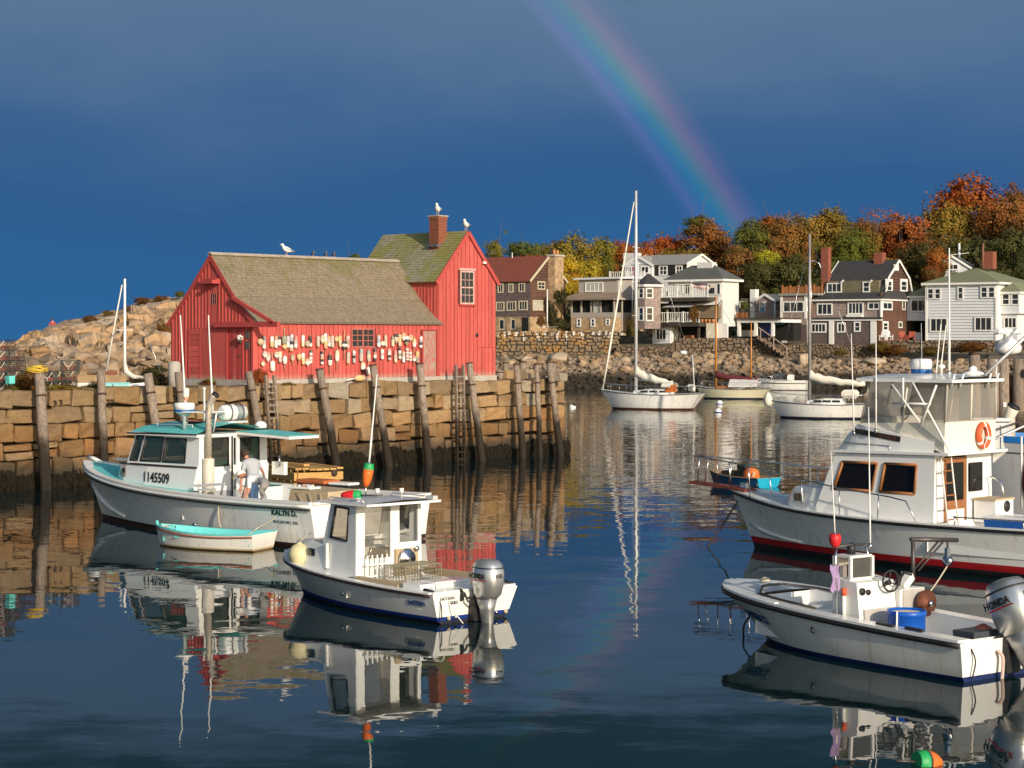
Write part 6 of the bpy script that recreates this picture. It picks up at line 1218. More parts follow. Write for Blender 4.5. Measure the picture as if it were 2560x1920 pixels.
MB().lathe([(.15, -.40), (.21, -.37), (.22, -.02), (.23, -.02), (.23, .02), (.22, .02), (.21, .37), (.15, .40)], 8, M=Matrix.Translation((0, 0, .27)) @ Matrix.Rotation(R(90), 4, 'X')).build('canister', GEL, lr); MB().box((0, 0, .02), (.45, .7, .05)).build('cradle', ALU, lr)
for y in (-.2, .2): MB().tube([(.25*math.cos(t), y, .27+.25*math.sin(t)) for t in [k*math.pi/8 for k in range(17)]], .014, 5).build('strap', DARKST, lr)
dm = thing('dome_light', 'small white dome aft of the life raft', 'dome', wpt(KF, (5.6, -1.05, 2.74)), 0); MB().lathe([(.17, 0), (.17, .08), (.12, .16), (.03, .19)], 12).build('dome', GEL, dm)
p = KP(466, 975, .6); q = KP(451, 788, .6); whip(KF, (p.x, .6, 2.86), (q.x, .6, q.z), .035, 'left one of two tall white whip antennas on the lobster boat')
p = KP(533, 1007, -.2); q = KP(521, 788, -.2); whip(KF, (p.x, -.2, 2.90), (q.x, -.2, q.z), .035, 'right one of two tall white whip antennas on the lobster boat')
p = KP(467, 1003, .55); buoy_thing(KF, (p.x, .58, p.z), (0, 0, 1), .36, .085, [(.35, 'orange'), (.65, 'white')], 'white and orange buoy tied to the left whip antenna of the lobster boat')
pv = thing('vent_pipe', 'short white pole behind the bent exhaust pipe', 'pole', wpt(KF, (KF.on(511, 985, 1, -.3).x, -.3, 2.86)), 0); MB().tube([(0, 0, 0), (0, 0, .95)], .03, 6).build('pipe', WHITE, pv); MB().tube([(0, 0, .9), (0, 0, .98)], .05, 6).build('pipe_cap', WHITE, pv)
# writing
a = Vector((7.72, 1.29, 1.29)); text('1145509', .38, LETB, kb, Vector((7.78, 1.292, 1.30)), (-1, .012, -.012), (0, -.05, 1), sx=.88, bold=.006)
p0 = hk.side(1.62, .80, 1, .012); p1 = hk.side(.55, .80, 1, .012); text('KALYN D.', .19, LETG, kb, p0, p1-p0, Vector((0, .12, 1)), sx=1.12, bold=.006); text('KALYN D.', .19, LETB, kb, p0+Vector((.012, .004, .012)), p1-p0, Vector((0, .12, 1)), sx=1.12, bold=.002)
p0 = hk.side(1.60, .60, 1, .012); p1 = hk.side(.55, .60, 1, .012); text('ROCKPORT, MA', .10, LETB, kb, p0, p1-p0, Vector((0, .1, 1)), sx=1.25)
MB().box((9.9, .15, 1.75), (.9, .1, .06), rot=Matrix.Rotation(.1, 3, 'Z')).build('bow_bitt', WHITE, kb); MB().tube([(11.3, 0, 1.6), (11.6, .1, 1.72), (12.0, .0, 1.74)], .05, 8).build('bow_roller', WHITE, kb)
MB().bar((5.35, 1.45, 1.30), (4.0, 1.55, 1.42), .06, .07).build('boarding_bar', WHITE, kb); MB().bar((5.2, 1.42, 1.2), (4.4, 1.5, 1.26), .05, .05).build('boarding_bar', WHITE, kb)
for x, z in ((5.0, .32), (4.95, .22)): MB().tube([hk.side(x, z, 1, -.01), hk.side(x, z, 1, .03)], .05, 10).build('through_hull', STEEL, kb)
# gear in the cockpit
TARP = mat('tan_canvas', (.47, .37, .23), .9, .12, 3., bump=.01, bscale=8); DKPL = mat('black_plastic', (.02, .02, .022), .45, .2); ORLID = mat('orange_lid', (.50, .14, .04), .5, .1)
bb = thing('bait_box', 'tan canvas-covered bait box in the lobster boat stern', 'box', wpt(KF, (1.35, .55, .42)), KF.a)
mb = MB(); mb.hexa([(-.85, -.55, 0), (.85, -.5, 0), (.8, .62, 0), (-.8, .62, 0), (-.75, -.5, .95), (.75, -.5, .97), (.7, .5, .93), (-.7, .5, .93)]); mb.build('canvas', TARP, bb, fix=True)
for k in range(3): MB().tube([(-.5+k*.43, .56, .9), (-.58+k*.31, .60, .5), (-.55+k*.3, .66, .05)], [.012, .022, .03], 5).build('canvas_fold', TARP, bb)
ty = thing('bait_tray', 'white tray of gear on the canvas-covered box', 'tray', wpt(KF, (1.75, .85, 1.37)), KF.a+.1); MB().box((0, 0, .03), (.75, .42, .06), bev=.015).build('tray', GEL, ty)
for k in range(7): MB().box((rk.uniform(-.3, .3), rk.uniform(-.12, .12), .085), (.13, .08, .05), rot=Matrix.Rotation(rk.uniform(0, 3), 3, 'Z')).build('gear_piece', rk.choice([BM['orange'], BM['tan'], BM['blue'], BM['olive']]), ty)
box_thing('tote', 'black tote with white lid in the lobster boat cockpit', 'tote', KF, (1.55, -.35, 1.05), (.62, .42, .36), .1, DKPL, .07, GEL); box_thing('tote', 'long black tote with rust-orange lid in the lobster boat cockpit', 'tote', KF, (2.65, -.45, .98), (1.0, .55, .42), .0, DKPL, .10, ORLID)
MB().box((2.0, -.4, .75), (1.9, .7, .60)).build('engine_box', GELG, kb)
# wooden work float behind
fl = thing('work_float', 'yellow timber lobster float moored by the wharf behind the lobster boat', 'float', (-6.75, 64.5, 0), R(120)); YW = mat('yellow_timber', (.50, .29, .09), .8, .2, 2.5, rnd=.15, stretch=(.6, 4, 4), bump=.006)
for k in range(7): MB().box((0, -.72+k*.24, 1.05+rk.uniform(-.02, .02)), (2.6, .21, .06)).build('plank', YW, fl)
for y in (-.8, .8):
    for z in (.2, .5, .82): MB().box((0, y, z), (2.5, .1, .25)).build('side_timber', YW, fl)
for x in (-1.27, 1.27):
    for z in (.2, .5, .82): MB().box((x, 0, z), (.1, 1.5, .25)).build('end_timber', YW, fl)
MB().box((.3, .2, 1.13), (1.6, .22, .07), rot=Matrix.Rotation(.15, 3, 'Z')).build('loose_plank', YW, fl); MB().tube([(-1.35, -.5, .9), (-1.25, -.5, .9)], .11, 8).build('iron_ring', IRON, fl)
# ---- tender dinghy alongside
DF = Fr((-6.10, 49.0, 0), R(157)); dn = thing('dinghy', 'small white rowing dinghy with turquoise inside beside the lobster boat', 'dinghy', DF.o, DF.a)
hd_ = Hull(dn, [(0, .50, .62, .42, -.1, -.05), (.9, .58, .68, .38, -.14, 0), (1.8, .50, .62, .40, -.14, .02), (2.6, .22, .36, .47, -.1, .05), (2.95, .01, .05, .52, -.05, .10)], (.03, .07), [mat('dinghy_bottom', (.16, .09, .04), .8, .3, 3.), mat('dinghy_scum', (.50, .40, .24), .7, .2, 4.), TOPW], n=18)
hd_.rub(-.05, 3.0, .022, mat('brown_rub', (.30, .11, .07), .7), -.05); hd_.cap(-.05, 3.0, .06, .03, TURQ); hd_.well(.06, 2.7, .14, .06, TURQ, TURQ, 12, fy=.68)
for x in (.25, 1.1, 2.1): MB().box((x, 0, .28), (.26, (hd_.sheer(x).y-.05)*2, .03)).build('thwart', TURQ, dn)
MB().tube([(3.0, 0, .4), (3.06, 0, .62)], .04, 8).build('stem_post', TURQ, dn); MB().tube([(1.1, .55, .32), (1.6, .3, .34), (2.3, .1, .36)], .015, 5).build('inner_rail', mat('brown_rub', (.3, .11, .07)), dn)
rope([wpt(KF, (1.2, 1.85, 1.17)), wpt(KF, (1.5, 2.0, .75)), wpt(KF, (1.9, 2.3, .45)), wpt(DF, (.4, -.2, .42)), wpt(DF, (.5, .0, .32))], .018, 'pale rope from the lobster boat stern down to the dinghy')
rope([wpt(KF, (3.75, 1.97, 1.16)), wpt(KF, (3.72, 2.02, .8)), wpt(KF, (3.7, 2.0, .45)), wpt(KF, (3.68, 1.95, .35))], .022, 'cream rope end hanging over the lobster boat side')
# ---- small cabin boat with outboard
EF = Fr((-.72, 36.84, 0), R(132.5)); eb = thing('cabin_skiff', 'small white cabin boat with blue waterline stripe and silver outboard in the foreground', 'boat', EF.o, EF.a)
he = Hull(eb, [(0, .84, 1.04, .56, -.2, -.08), (1.2, .86, 1.12, .58, -.25, -.03), (2.6, .78, 1.12, .63, -.3, 0), (3.8, .50, 1.0, .70, -.3, .10), (4.6, .22, .72, .77, -.28, .25), (5.18, .015, .10, .84, -.2, .50)], (.055, .13), [BOTB, NAVY, mat('shaded_white_topsides', (.66, .67, .68), .35, .05, 1.5, coat=.2, extra=streak)], p=1.0, tmats=[BOTB, NAVY, GEL])  # white topsides greyed to paint in their shade; transom stays white
he.rub(.0, 5.7, .032, mat('dark_rub_rail', (.035, .018, .018), .5), -.03); he.cap(0, 5.7, .12, .03, GEL); he.well(.35, 2.5, .26, .12, GELG, mat('worn_sole', (.28, .19, .115), .8, .25), 12, fy=.70); he.deck(2.5, 5.7, .02, GELG, .03); MB().box((.15, 0, .58), (.42, 2.0, .04)).build('stern_deck', GEL, eb)
mb = MB(); cu = [(5.15, .22, 1.02), (4.75, .52, 1.17), (4.1, .70, 1.22), (3.4, .76, 1.22)]
mb.loft([[(x+.05, y+.05, he.sheer(x).z), (x, y, z-.04), (x, y*.85, z), (x, -y*.85, z), (x, -y, z-.04), (x+.05, -y-.05, he.sheer(x).z)] for x, y, z in cu], smooth=False); mb.add([(5.2, .27, .8), (5.15, .22, .98), (5.15, .19, 1.02), (5.15, -.19, 1.02), (5.15, -.22, .98), (5.2, -.27, .8)], [(0, 1, 2, 3, 4, 5)]); mb.build('cuddy', GEL, eb)
MB().box((3.95, .745, 1.0), (.26, .03, .15), rot=Matrix.Rotation(-.12, 3, 'Z'), bev=.02).build('porthole', DGLASS, eb); MB().bar((3.38, .80, .74), (3.38, .80, 1.22), .05, .05).build('cuddy_edge', WHITE, eb)
Q_ = [Vector(p) for p in ((3.72, .76, .72), (2.45, .82, .62), (2.45, .80, 2.02), (3.36, .70, 2.04))]
for sg in (1, -1):
    q = [Vector((p.x, sg*p.y, p.z)) for p in Q_]; hole = [(.20, .72, .48, .93)]
    if sg < 0: q = [q[1], q[0], q[3], q[2]]; hole = [(.28, .80, .48, .93)]
    MB().wallq(q, .04, hole).build('cabin_side', GELG, eb); u0, u1, v0, v1 = hole[0]; P = lambda u, v: (q[0]*(1-u)+q[1]*u)*(1-v)+(q[3]*(1-u)+q[2]*u)*v
    wn = MB(); c = [P(u0, v0), P(u1, v0), P(u1, v1), P(u0, v1)]
    for i in range(4): wn.tube([c[i], c[(i+1) % 4]], .026, 6)
    w_ = wn.build('window', BLACK, eb); MB().add([p-Vector((0, sg*.02, 0)) for p in c], [(0, 1, 2, 3)]).build('pane', glass('tinted_side_glass', (.78, .74, .66), .85), w_)
MB().wallq([(3.72, -.76, .72), (3.72, .76, .72), (3.36, .70, 2.04), (3.36, -.70, 2.04)], .04, [(.07, .46, .42, .93), (.54, .93, .42, .93)]).build('windscreen_frame', GELG, eb); MB().add([(3.5, -.7, 1.3), (3.5, .7, 1.3), (3.38, .66, 1.97), (3.38, -.66, 1.97)], [(0, 1, 2, 3)]).build('windscreen', CLEAR, eb)
MB().wallq([(2.45, .82, .5), (2.45, -.82, .5), (2.45, -.80, 2.03), (2.45, .80, 2.03)], .04, [(.13, .52, .31, .94), (.66, .95, .48, .97)]).build('aft_bulkhead', GEL, eb)
MB().add([(2.44, .60, .97), (2.44, -.03, .97), (2.44, -.03, 1.94), (2.44, .60, 1.94)], [(0, 1, 2, 3)]).build('vinyl_door', CLEAR, eb)
mb = MB(); mb.loft([[(x, y, 2.05+.05*(1-(y/.92)**2)+z) for y in (.92, .5, 0, -.5, -.92)] for x, z in ((3.52, -.02), (2.9, .01), (1.98, 0))]); mb.build('roof_top', mat('grey_roof_paint', (.50, .52, .55), .6, .06, 3.), eb)
mb = MB(); mb.prism([(3.52, .92, 2.01), (1.98, .92, 2.01), (1.98, -.92, 2.01), (3.52, -.92, 2.01)], (0, 0, .045)); mb.build('roof', GEL, eb, fix=True)
for y in (.78, -.78): MB().tube([(3.35, y, 2.07), (3.3, y, 2.12), (2.3, y, 2.12), (2.25, y, 2.07)], .015, 6).build('roof_rail', ALU, eb)
for x, y in ((2.75, .05), (2.5, -.35)): MB().tube([(x, y, 2.08), (x, y, 2.19), (x, y, 2.20), (x, y, 2.28)], [.018, .018, .045, .045], 8).build('roof_light', WHITE, eb)
MB().box((2.55, .72, 2.1), (.12, .1, .09)).build('spotlight', ALU, eb); MB().box((2.05, -.75, 2.1), (.2, .12, .08)).build('horn', ALU, eb)
hp = MB().box((2.41, -.40, .86), (.05, .56, .5)).build('hauler_panel', mat('plywood', (.50, .38, .24), .8, .15, 3.), eb)
MB().lathe([(.05, 0), (.19, .01), (.205, .04), (.19, .075), (.05, .085), (.03, .12)], 20, M=Matrix.Translation((2.38, -.36, .92)) @ Matrix.Rotation(R(-90), 4, 'Y')).build('pot_hauler', STEEL, eb)
MB().lathe([(.02, 0), (.05, .02), (.05, .05), (.02, .06)], 10, M=Matrix.Translation((2.36, -.60, 1.1)) @ Matrix.Rotation(R(-90), 4, 'Y')).build('pulley', STEEL, eb)
MB().box((2.9, -.3, .85), (.7, .6, .5)).build('helm_seat', TARP, eb); MB().tube([(2.98+.0, .18+.17*math.cos(t), 1.12+.17*math.sin(t)) for t in [k*math.pi/8 for k in range(16)]], .014, 6, closed=True).build('wheel', STEEL, eb); MB().box((3.2, .1, .95), (.3, 1.1, .35)).build('dash', GELG, eb)
# cockpit gear
def trap(name, label, fr, p, rz, d=(.95, .55, .36), col=None, group=None, net=True, half=False):
    """wire lobster trap: frame, mesh, netting heads, runners"""
    o = thing(name, label, 'lobster trap', wpt(fr, p), fr.a+rz, group); x, y, z = d[0]/2, d[1]/2, d[2]; c = col or mat('dark_trap_wire', (.04, .045, .04), .6); mb = MB()
    for a in (-x, x):
        for b in (-y, y): mb.bar((a, b, 0), (a, b, z), .016, .016)
    for zz in (.008, z):
        for s in (-1, 1): mb.bar((-x, s*y, zz), (x, s*y, zz), .016, .016); mb.bar((s*x, -y, zz), (s*x, y, zz), .016, .016)
    mb.build('frame', c, o); g = MB(); st = .075
    k = -x+st
    while k < x:
        for s in (-1, 1): g.bar((k, s*y, 0), (k, s*y, z), .007, .007)
        g.bar((k, -y, z), (k, y, z), .007, .007); k += st
    k = -y+st
    while k < y:
        for s in (-1, 1): g.bar((s*x, k, 0), (s*x, k, z), .007, .007)
        g.bar((-x, k, z), (x, k, z), .007, .007); k += st
    k = st
    while k < z:
        for s in (-1, 1): g.bar((-x, s*y, k), (x, s*y, k), .007, .007); g.bar((s*x, -y, k), (s*x, y, k), .007, .007)
        k += st
    g.build('wire_mesh', c, o, kind='stuff')
    if net:
        TW = mat('netting_twine', (.55, .50, .42), .9); n = MB()
        n.tube([(x+.005, -.17+.34*t, z*.9-.55*z*math.sin(math.pi*t)) for t in [k/8 for k in range(9)]], .016, 5); n.build('netting_head', TW, o); MB().bar((x+.008, 0, .02), (x+.008, 0, z*.4), .02, .02).build('netting_line', TW, o); MB().box((x*.3, 0, z*.25), (.3, y*1.5, z*.35)).build('bait_bag', mat('rust_brick', (.27, .09, .06), .9, .3), o)
    return o
PALE = mat('pale_trap_wire', (.26, .23, .15), .7); trap('lobster_trap', 'pale and black wire lobster trap standing in the small cabin boat', EF, (1.85, -.1, .45), .12, (.55, 1.0, .42), PALE, net=False); trap('lobster_trap', 'dark wire lobster trap lying low in the small cabin boat', EF, (1.6, .05, .24), -.05, (.6, 1.0, .2), net=False)
PLY = MATS['plywood']; MB().box((1.05, 0, .48), (.05, 1.9, .30)).build('wooden_bulkhead', PLY, eb); MB().box((1.6, .86, .60), (1.5, .10, .16)).build('side_plank', PLY, eb); MB().box((1.3, -.72, .68), (1.9, .05, .14)).build('rail_plank', PLY, eb)
o = thing('white_pallet', 'white slatted rack leaning inside the small cabin boat', 'rack', wpt(EF, (2.33, .35, .45)), EF.a)
for k in range(5): MB().box((0, -.2+k*.12, .30), (.02, .03, .6)).build('slat', WHITE, o)
for z in (.2, .42): MB().box((-.015, .04, z), (.02, .6, .03)).build('rail', WHITE, o)
box_thing('cooler', 'white and grey cooler at the stern of the small cabin boat', 'cooler', EF, (.62, .12, .26), (.42, .85, .40), .0, GELG, .05, GEL, taper=.96)
MB().box((.62, .78, .47), (.5, .35, .45)).build('stern_locker', GEL, eb)
o = thing('buoy_ball', 'pale yellow ball fender hanging at the bow of the small cabin boat', 'fender', wpt(EF, EF.on(749, 1386, 1, .72)), EF.a); MB().lathe([(.03, -.225), (.10, -.20), (.17, -.145), (.215, -.05), (.22, .03), (.19, .12), (.13, .185), (.06, .215), (.04, .25)], 20).build('ball', mat('pale_yellow_rubber', (.66, .60, .36), .5, .06), o); MB().tube([(0, 0, .26), (-.05, -.25, .42)], .012, 5).build('lanyard', ROPE, o)
p = EF.on(*(890, 1230), 1, .55); buoy_thing(EF, (3.30, .50, 2.14), (-.75, -.45, .02), .40, .10, [(.68, 'vred'), (.32, 'vgreen')], 'red and green buoy lying on the small cabin boat roof', -.45)
buoy_thing(EF, (3.05, .10, 2.30), (-.12, -.1, 1), .46, .105, [(.75, 'vorange'), (.25, 'vgreen')], 'orange and green buoy upright on a pole over the small cabin boat')
MB().tube([(3.05, .10, 2.06), (3.05, .10, 2.36)], .016, 6).build('buoy_staff', STEEL, eb)
q = EF.on(943, 935, 1, -.2); whip(EF, (3.0, .06, 2.72), (q.x, -.2, q.z), .022, 'tall white whip antenna above the orange and green buoy')
# outboard motor
SILV = mat('silver_cowl', (.62, .62, .60), .3, .04, 2., metal=.75, coat=.3); SILVD = mat('silver_leg', (.42, .42, .41), .42, .15, 5., metal=.7)
def outboard(fr, p, label, hp_, tilt=0., s=1., rz=0., face=1):
    o = thing('outboard_motor', label, 'outboard', wpt(fr, p), fr.a+rz, 'silver outboard motors', s)
    rot = Matrix.Rotation(tilt, 4, 'Y'); X = lambda v: rot @ Vector(v)
    def ring(xc, z, lx, ly, n=16, pw=.75): return [X((xc+lx*math.copysign(abs(math.cos(t))**pw, math.cos(t)), ly*math.copysign(abs(math.sin(t))**pw, math.sin(t)), z)) for t in [2*math.pi*k/n for k in range(n)]]
    mb = MB(); mb.loft([ring(-.05, .30, .20, .14), ring(-.08, .40, .27, .20), ring(-.10, .62, .315, .235), ring(-.10, .82, .31, .235), ring(-.09, .95, .28, .215), ring(-.08, 1.02, .22, .17), ring(-.07, 1.045, .10, .09)], closed=True, caps=True); mb.build('cowl', SILV, o, fix=True)
    MB().loft([ring(-.101, .885, .305, .238), ring(-.101, .905, .302, .235)], closed=True).build('air_slot', BLACK, o)
    mb = MB(); mb.loft([ring(-.05, .31, .21, .155), ring(-.07, .12, .15, .11), ring(-.08, -.2, .12, .06), ring(-.08, -.5, .14, .05), ring(-.06, -.62, .20, .07), ring(-.06, -.70, .14, .06)], closed=True, caps=True); mb.build('leg', SILVD, o, fix=True)
    mb = MB(); mb.box(X((.22, 0, .12)), (.18, .28, .45)); mb.build('bracket', BLACK, o); MB().tube([X((.15, .15, .35)), X((.28, .22, .30)), X((.34, .20, .15))], .022, 6).build('cable', BLACK, o)
    MB().box(X((-.14, 0, -.42)), (.40, .30, .02), rot=rot.to_3x3()).build('anti_ventilation_plate', SILVD, o)
    for sg in (face,):
        ux = X((-1, 0, 0)) if sg > 0 else X((1, 0, 0)); text('HONDA', .135, LETB, o, X((.16 if sg > 0 else -.36, sg*.243, .70)), ux, X((0, 0, 1)), sx=.85, bold=.004); MB().box(X((-.1, sg*.242, .67)), (.42, .006, .018), rot=rot.to_3x3()).build('red_stripe', REDB, o)
    text(hp_, .10, LETB, o, X((-.417, .09, .72)), X((0, -1, 0)), X((0, 0, 1)), bold=.004)
    return o
outboard(EF, (-.32, .0, .12), 'silver outboard marked 115 on the small cabin boat', '115', rz=.0)
MB().tube([(-.12, .32, .55), (-.2, .3, .4), (-.25, .15, .3)], .02, 6).build('steering_hose', BLACK, eb); MB().lathe([(.05, 0), (.11, .01), (.12, .03), (.05, .05)], 14, M=Matrix.Translation((-.05, .38, .5)) @ Matrix.Rotation(R(90), 4, 'X')).build('black_pulley', BLACK, eb)
for y, r in ((.62, .035), (.45, .03), (-.55, .03), (-.78, .04)): MB().tube([(-.02, y, .1), (-.06, y, .1)], r, 10).build('drain_fitting', STEEL if r < .035 else BM['tan'], eb)
p0 = Vector((-.075, .86, .44)); text('EASTERN', .085, LETB, eb, p0, (0, -1, 0), (0, 0, 1)); text('SKIES', .085, LETB, eb, Vector((-.07, .62, .35)), (0, -1, 0), (0, 0, 1))
p0 = he.side(.62, .33, 1, .015); p1 = he.side(.1, .33, 1, .015); text('EASTERN', .13, LETN, eb, p0, p1-p0, he.side(.4, .45, 1)-he.side(.4, .3, 1), sx=.85, bold=.004)
for k, (x, z) in enumerate(((2.7, .32),)): MB().tube([he.side(x, z, 1, -.01), he.side(x, z, 1, .02)], .035, 8).build('through_hull', STEEL, eb)
MB().tube([(.0, .96, .6), (.25, .96, .62)], .035, 6).build('stern_cleat', BLACK, eb); MB().tube([(.0, -.96, .6), (.28, -.97, .62)], .035, 6).build('stern_cleat', BLACK, eb)
rope([wpt(EF, (.3, .85, .62)), wpt(EF, (.05, .7, .68)), wpt(EF, (-.12, .62, .3)), wpt(EF, (-.3, .5, .02))], .010, 'thin white rope over the stern of the small cabin boat', m=WHITE)
rope([wpt(EF, (-.02, .86, .5)), wpt(EF, (-.1, .84, .3)), wpt(EF, (-.1, .86, .0))], .012, 'dark rope hanging at the left stern corner of the small cabin boat', m=BLACK)
# ---- flybridge cruiser at right
IF = Fr((13.66, 42.4, 0), R(136.54)); ib = thing('cabin_cruiser', 'large white flybridge cruiser with red waterline stripe and teak-framed windows at right', 'boat', IF.o, IF.a)
TEAK = mat('teak', (.30, .115, .035), .5, .2, 4., stretch=(1, 1, 3)); TEAKR = mat('red_brown_plank', (.20, .05, .025), .5, .15, 4.); CANV = mat('cream_canvas', (.74, .70, .60), .85, .06, 3., bump=.006)
hi = Hull(ib, [(0, 1.45, 1.66, 1.10, -.4, 0), (2.6, 1.5, 1.72, 1.06, -.5, 0), (5.2, 1.38, 1.68, 1.05, -.6, 0), (7.4, 1.0, 1.45, 1.09, -.7, .06), (9.1, .52, 1.0, 1.19, -.7, .20), (10.5, .015, .14, 1.38, -.4, .62)], (.14, .29), [BLACK, REDB, TOPW], p=1.4)
hi.rub(0, 11.1, .04, BLACK, -.02); hi.cap(0, 11.1, .1, .05, GEL); hi.deck(4.6, 11.1, .03, GEL, .05); hi.well(.1, 4.6, .45, .1, GEL, mat('white_sole', (.6, .6, .57), .7), 10)
MB().tube([hi.side(x, z, 1, .01) for x, z in ((10.75, .62), (10.4, .50), (9.9, .42), (9.3, .36), (8.6, .33))], [.03, .05, .05, .04, .02], 6).build('spray_rail', WHITE, ib)
mb = MB(); cu = [(8.95, .62, 1.60), (8.7, .86, 1.68), (8.0, 1.1, 1.71), (7.2, 1.2, 1.72)]
mb.loft([[(x+.14, y+.1, hi.sheer(x).z), (x, y, z-.05), (x, y*.88, z), (x, -y*.88, z), (x, -y, z-.05), (x+.14, -y-.1, hi.sheer(x).z)] for x, y, z in cu], smooth=False); mb.add([(9.09, .72, 1.2), (8.95, .62, 1.55), (8.95, .55, 1.6), (8.95, -.55, 1.6), (8.95, -.62, 1.55), (9.09, -.72, 1.2)], [(0, 1, 2, 3, 4, 5)]); mb.build('trunk_cabin', GEL, ib)
o_ = MB().box((8.45, 1.07, 1.43), (.32, .05, .26), rot=Matrix.Rotation(-.32, 3, 'Z'), bev=.02).build('porthole', ALU, ib); MB().box((8.46, 1.105, 1.43), (.23, .03, .18), rot=Matrix.Rotation(-.32, 3, 'Z')).build('pane', CABG, o_)
MB().box((8.1, .2, 1.735), (.8, .6, .04), bev=.01).build('hatch', GELG, ib)
Q_ = [Vector(p) for p in ((7.9, 1.25, 1.1), (4.64, 1.28, 1.05), (4.64, 1.22, 2.56), (7.36, 1.12, 2.52))]
for sg in (1, -1):
    q = [Vector((p.x, sg*p.y, p.z)) for p in Q_]; hole = [(.105, .45, .42, .86), (.525, .83, .42, .86)]
    if sg < 0: q = [q[1], q[0], q[3], q[2]]; hole = [(1-b, 1-a, c, d) for a, b, c, d in hole]
    MB().wallq(q, .05, hole).build('house_side', GEL, ib); P = lambda u, v: (q[0]*(1-u)+q[1]*u)*(1-v)+(q[3]*(1-u)+q[2]*u)*v
    for u0, u1, v0, v1 in hole:
        wn = MB(); c = [P(u0, v0), P(u1, v0), P(u1, v1), P(u0, v1)]
        for i in range(4): wn.tube([c[i], c[(i+1) % 4]], .036, 6)
        w_ = wn.build('window', TEAK, ib); MB().add([p-Vector((0, sg*.03, 0)) for p in c], [(0, 1, 2, 3)]).build('pane', CABG, w_)
MB().wallq([(7.9, -1.25, 1.1), (7.9, 1.25, 1.1), (7.36, 1.12, 2.52), (7.36, -1.12, 2.52)], .05, [(.06, .47, .42, .86), (.53, .94, .42, .86)]).build('windscreen_frame', GEL, ib); MB().add([(7.68, -1.1, 1.7), (7.68, 1.1, 1.7), (7.44, 1.05, 2.3), (7.44, -1.05, 2.3)], [(0, 1, 2, 3)]).build('windscreen', DGLASS, ib)
MB().wallq([(4.64, 1.26, .45), (4.64, -1.26, .45), (4.64, -1.22, 2.56), (4.64, 1.22, 2.56)], .05, [(.16, .56, .1, .985)]).build('aft_bulkhead', GEL, ib)
dr = MB().box((4.66, .37, 1.57), (.04, .98, 1.85)).build('door', TEAK, ib); MB().box((4.635, .37, 1.95), (.02, .70, .85)).build('pane', CABG, dr); MB().box((4.632, .37, 1.02), (.02, .74, .60)).build('panel', GEL, dr)
MB().box((4.60, -.47, 2.02), (.03, .56, .66), bev=.05).build('window', CABG, ib); MB().box((4.3, -.75, 1.25), (.55, .8, .5)).build('locker', GEL, ib); MB().box((4.3, -.75, 1.52), (.6, .86, .04)).build('locker_top', PLY, ib)
MB().tube([(4.05, -.85, 1.35), (4.0, -.85, 1.35)], .13, 12).build('black_port', BLACK, ib)
mb = MB(); mb.prism([(7.45, 1.2, 2.54), (4.25, 1.3, 2.58), (4.25, -1.3, 2.58), (7.45, -1.2, 2.54)], (0, 0, .06)); mb.build('house_roof', GEL, ib, fix=True)
MB().hexa([(4.25, -1.28, 2.58), (4.6, -1.28, 2.3), (4.6, -1.24, 2.3), (4.25, -1.24, 2.58), (4.25, -1.28, 2.62), (4.6, -1.28, 2.58), (4.6, -1.24, 2.58), (4.25, -1.24, 2.62)]).build('roof_bracket', GEL, ib, fix=True)
# flybridge
mb = MB(); fb = [(7.5, .75, 2.60, 2.62), (7.15, .92, 2.60, 2.95), (6.85, .98, 2.60, 3.20), (6.3, 1.05, 2.60, 3.14), (5.6, 1.1, 2.60, 3.0), (4.7, 1.12, 2.60, 2.86)]
mb.loft([[(x, y+.06, z0), (x, y, z1), (x, -y, z1), (x, -y-.06, z0)] for x, y, z0, z1 in fb], smooth=False); mb.build('flybridge', GEL, ib)
MB().bar((6.9, 1.03, 3.05), (5.6, 1.13, 2.90), .02, .12).build('name_band', BLACK, ib)
text('ISLANDER', .13, mat('bronze_lettering', (.12, .045, .02), .5), ib, Vector((6.22, 1.098, 2.925)), Vector((-1.3, .10, -.15)), (0, -.1, 1), sx=.9)
MB().tube([(7.25, 1.0, 2.66), (7.2, 1.0, 2.76), (5.9, 1.12, 2.73), (5.88, 1.12, 2.64)], .018, 6).build('grab_rail', STEEL, ib)
En = [(6.8, .92, 3.2), (4.5, 1.08, 2.62), (4.45, -1.08, 2.62), (6.8, -.92, 3.2)]; Et = [(6.5, .98, 4.26), (4.42, 1.05, 4.27), (4.42, -1.05, 4.27), (6.5, -.98, 4.26)]
def encl(a, b, c, d, split, name='vinyl_panel'):
    """one enclosure side: canvas skirt up to split, clear vinyl above"""
    a, b, c, d = map(Vector, (a, b, c, d)); m0, m1 = a.lerp(d, split[0]), b.lerp(c, split[1])
    MB().add([a, b, m1, m0], [(0, 1, 2, 3)]).build('canvas_skirt', CANV, ib)
    MB().add([m0, m1, c, d], [(0, 1, 2, 3)]).build(name, glass('cloudy_vinyl', (.88, .85, .80), .74, .25, (.64, .61, .56)), ib)
    for p, q in ((m0, d), (m1, c), (m0.lerp(m1, .5), d.lerp(c, .5))): MB().tube([p, q], .022, 6).build('enclosure_post', CANV, ib)
encl(En[0], En[1], Et[1], Et[0], (.03, .42)); encl(En[1], En[2], Et[2], Et[1], (.42, .42)); encl(En[2], En[3], Et[3], Et[2], (.42, .03)); encl(En[3], En[0], Et[0], Et[3], (.03, .03))
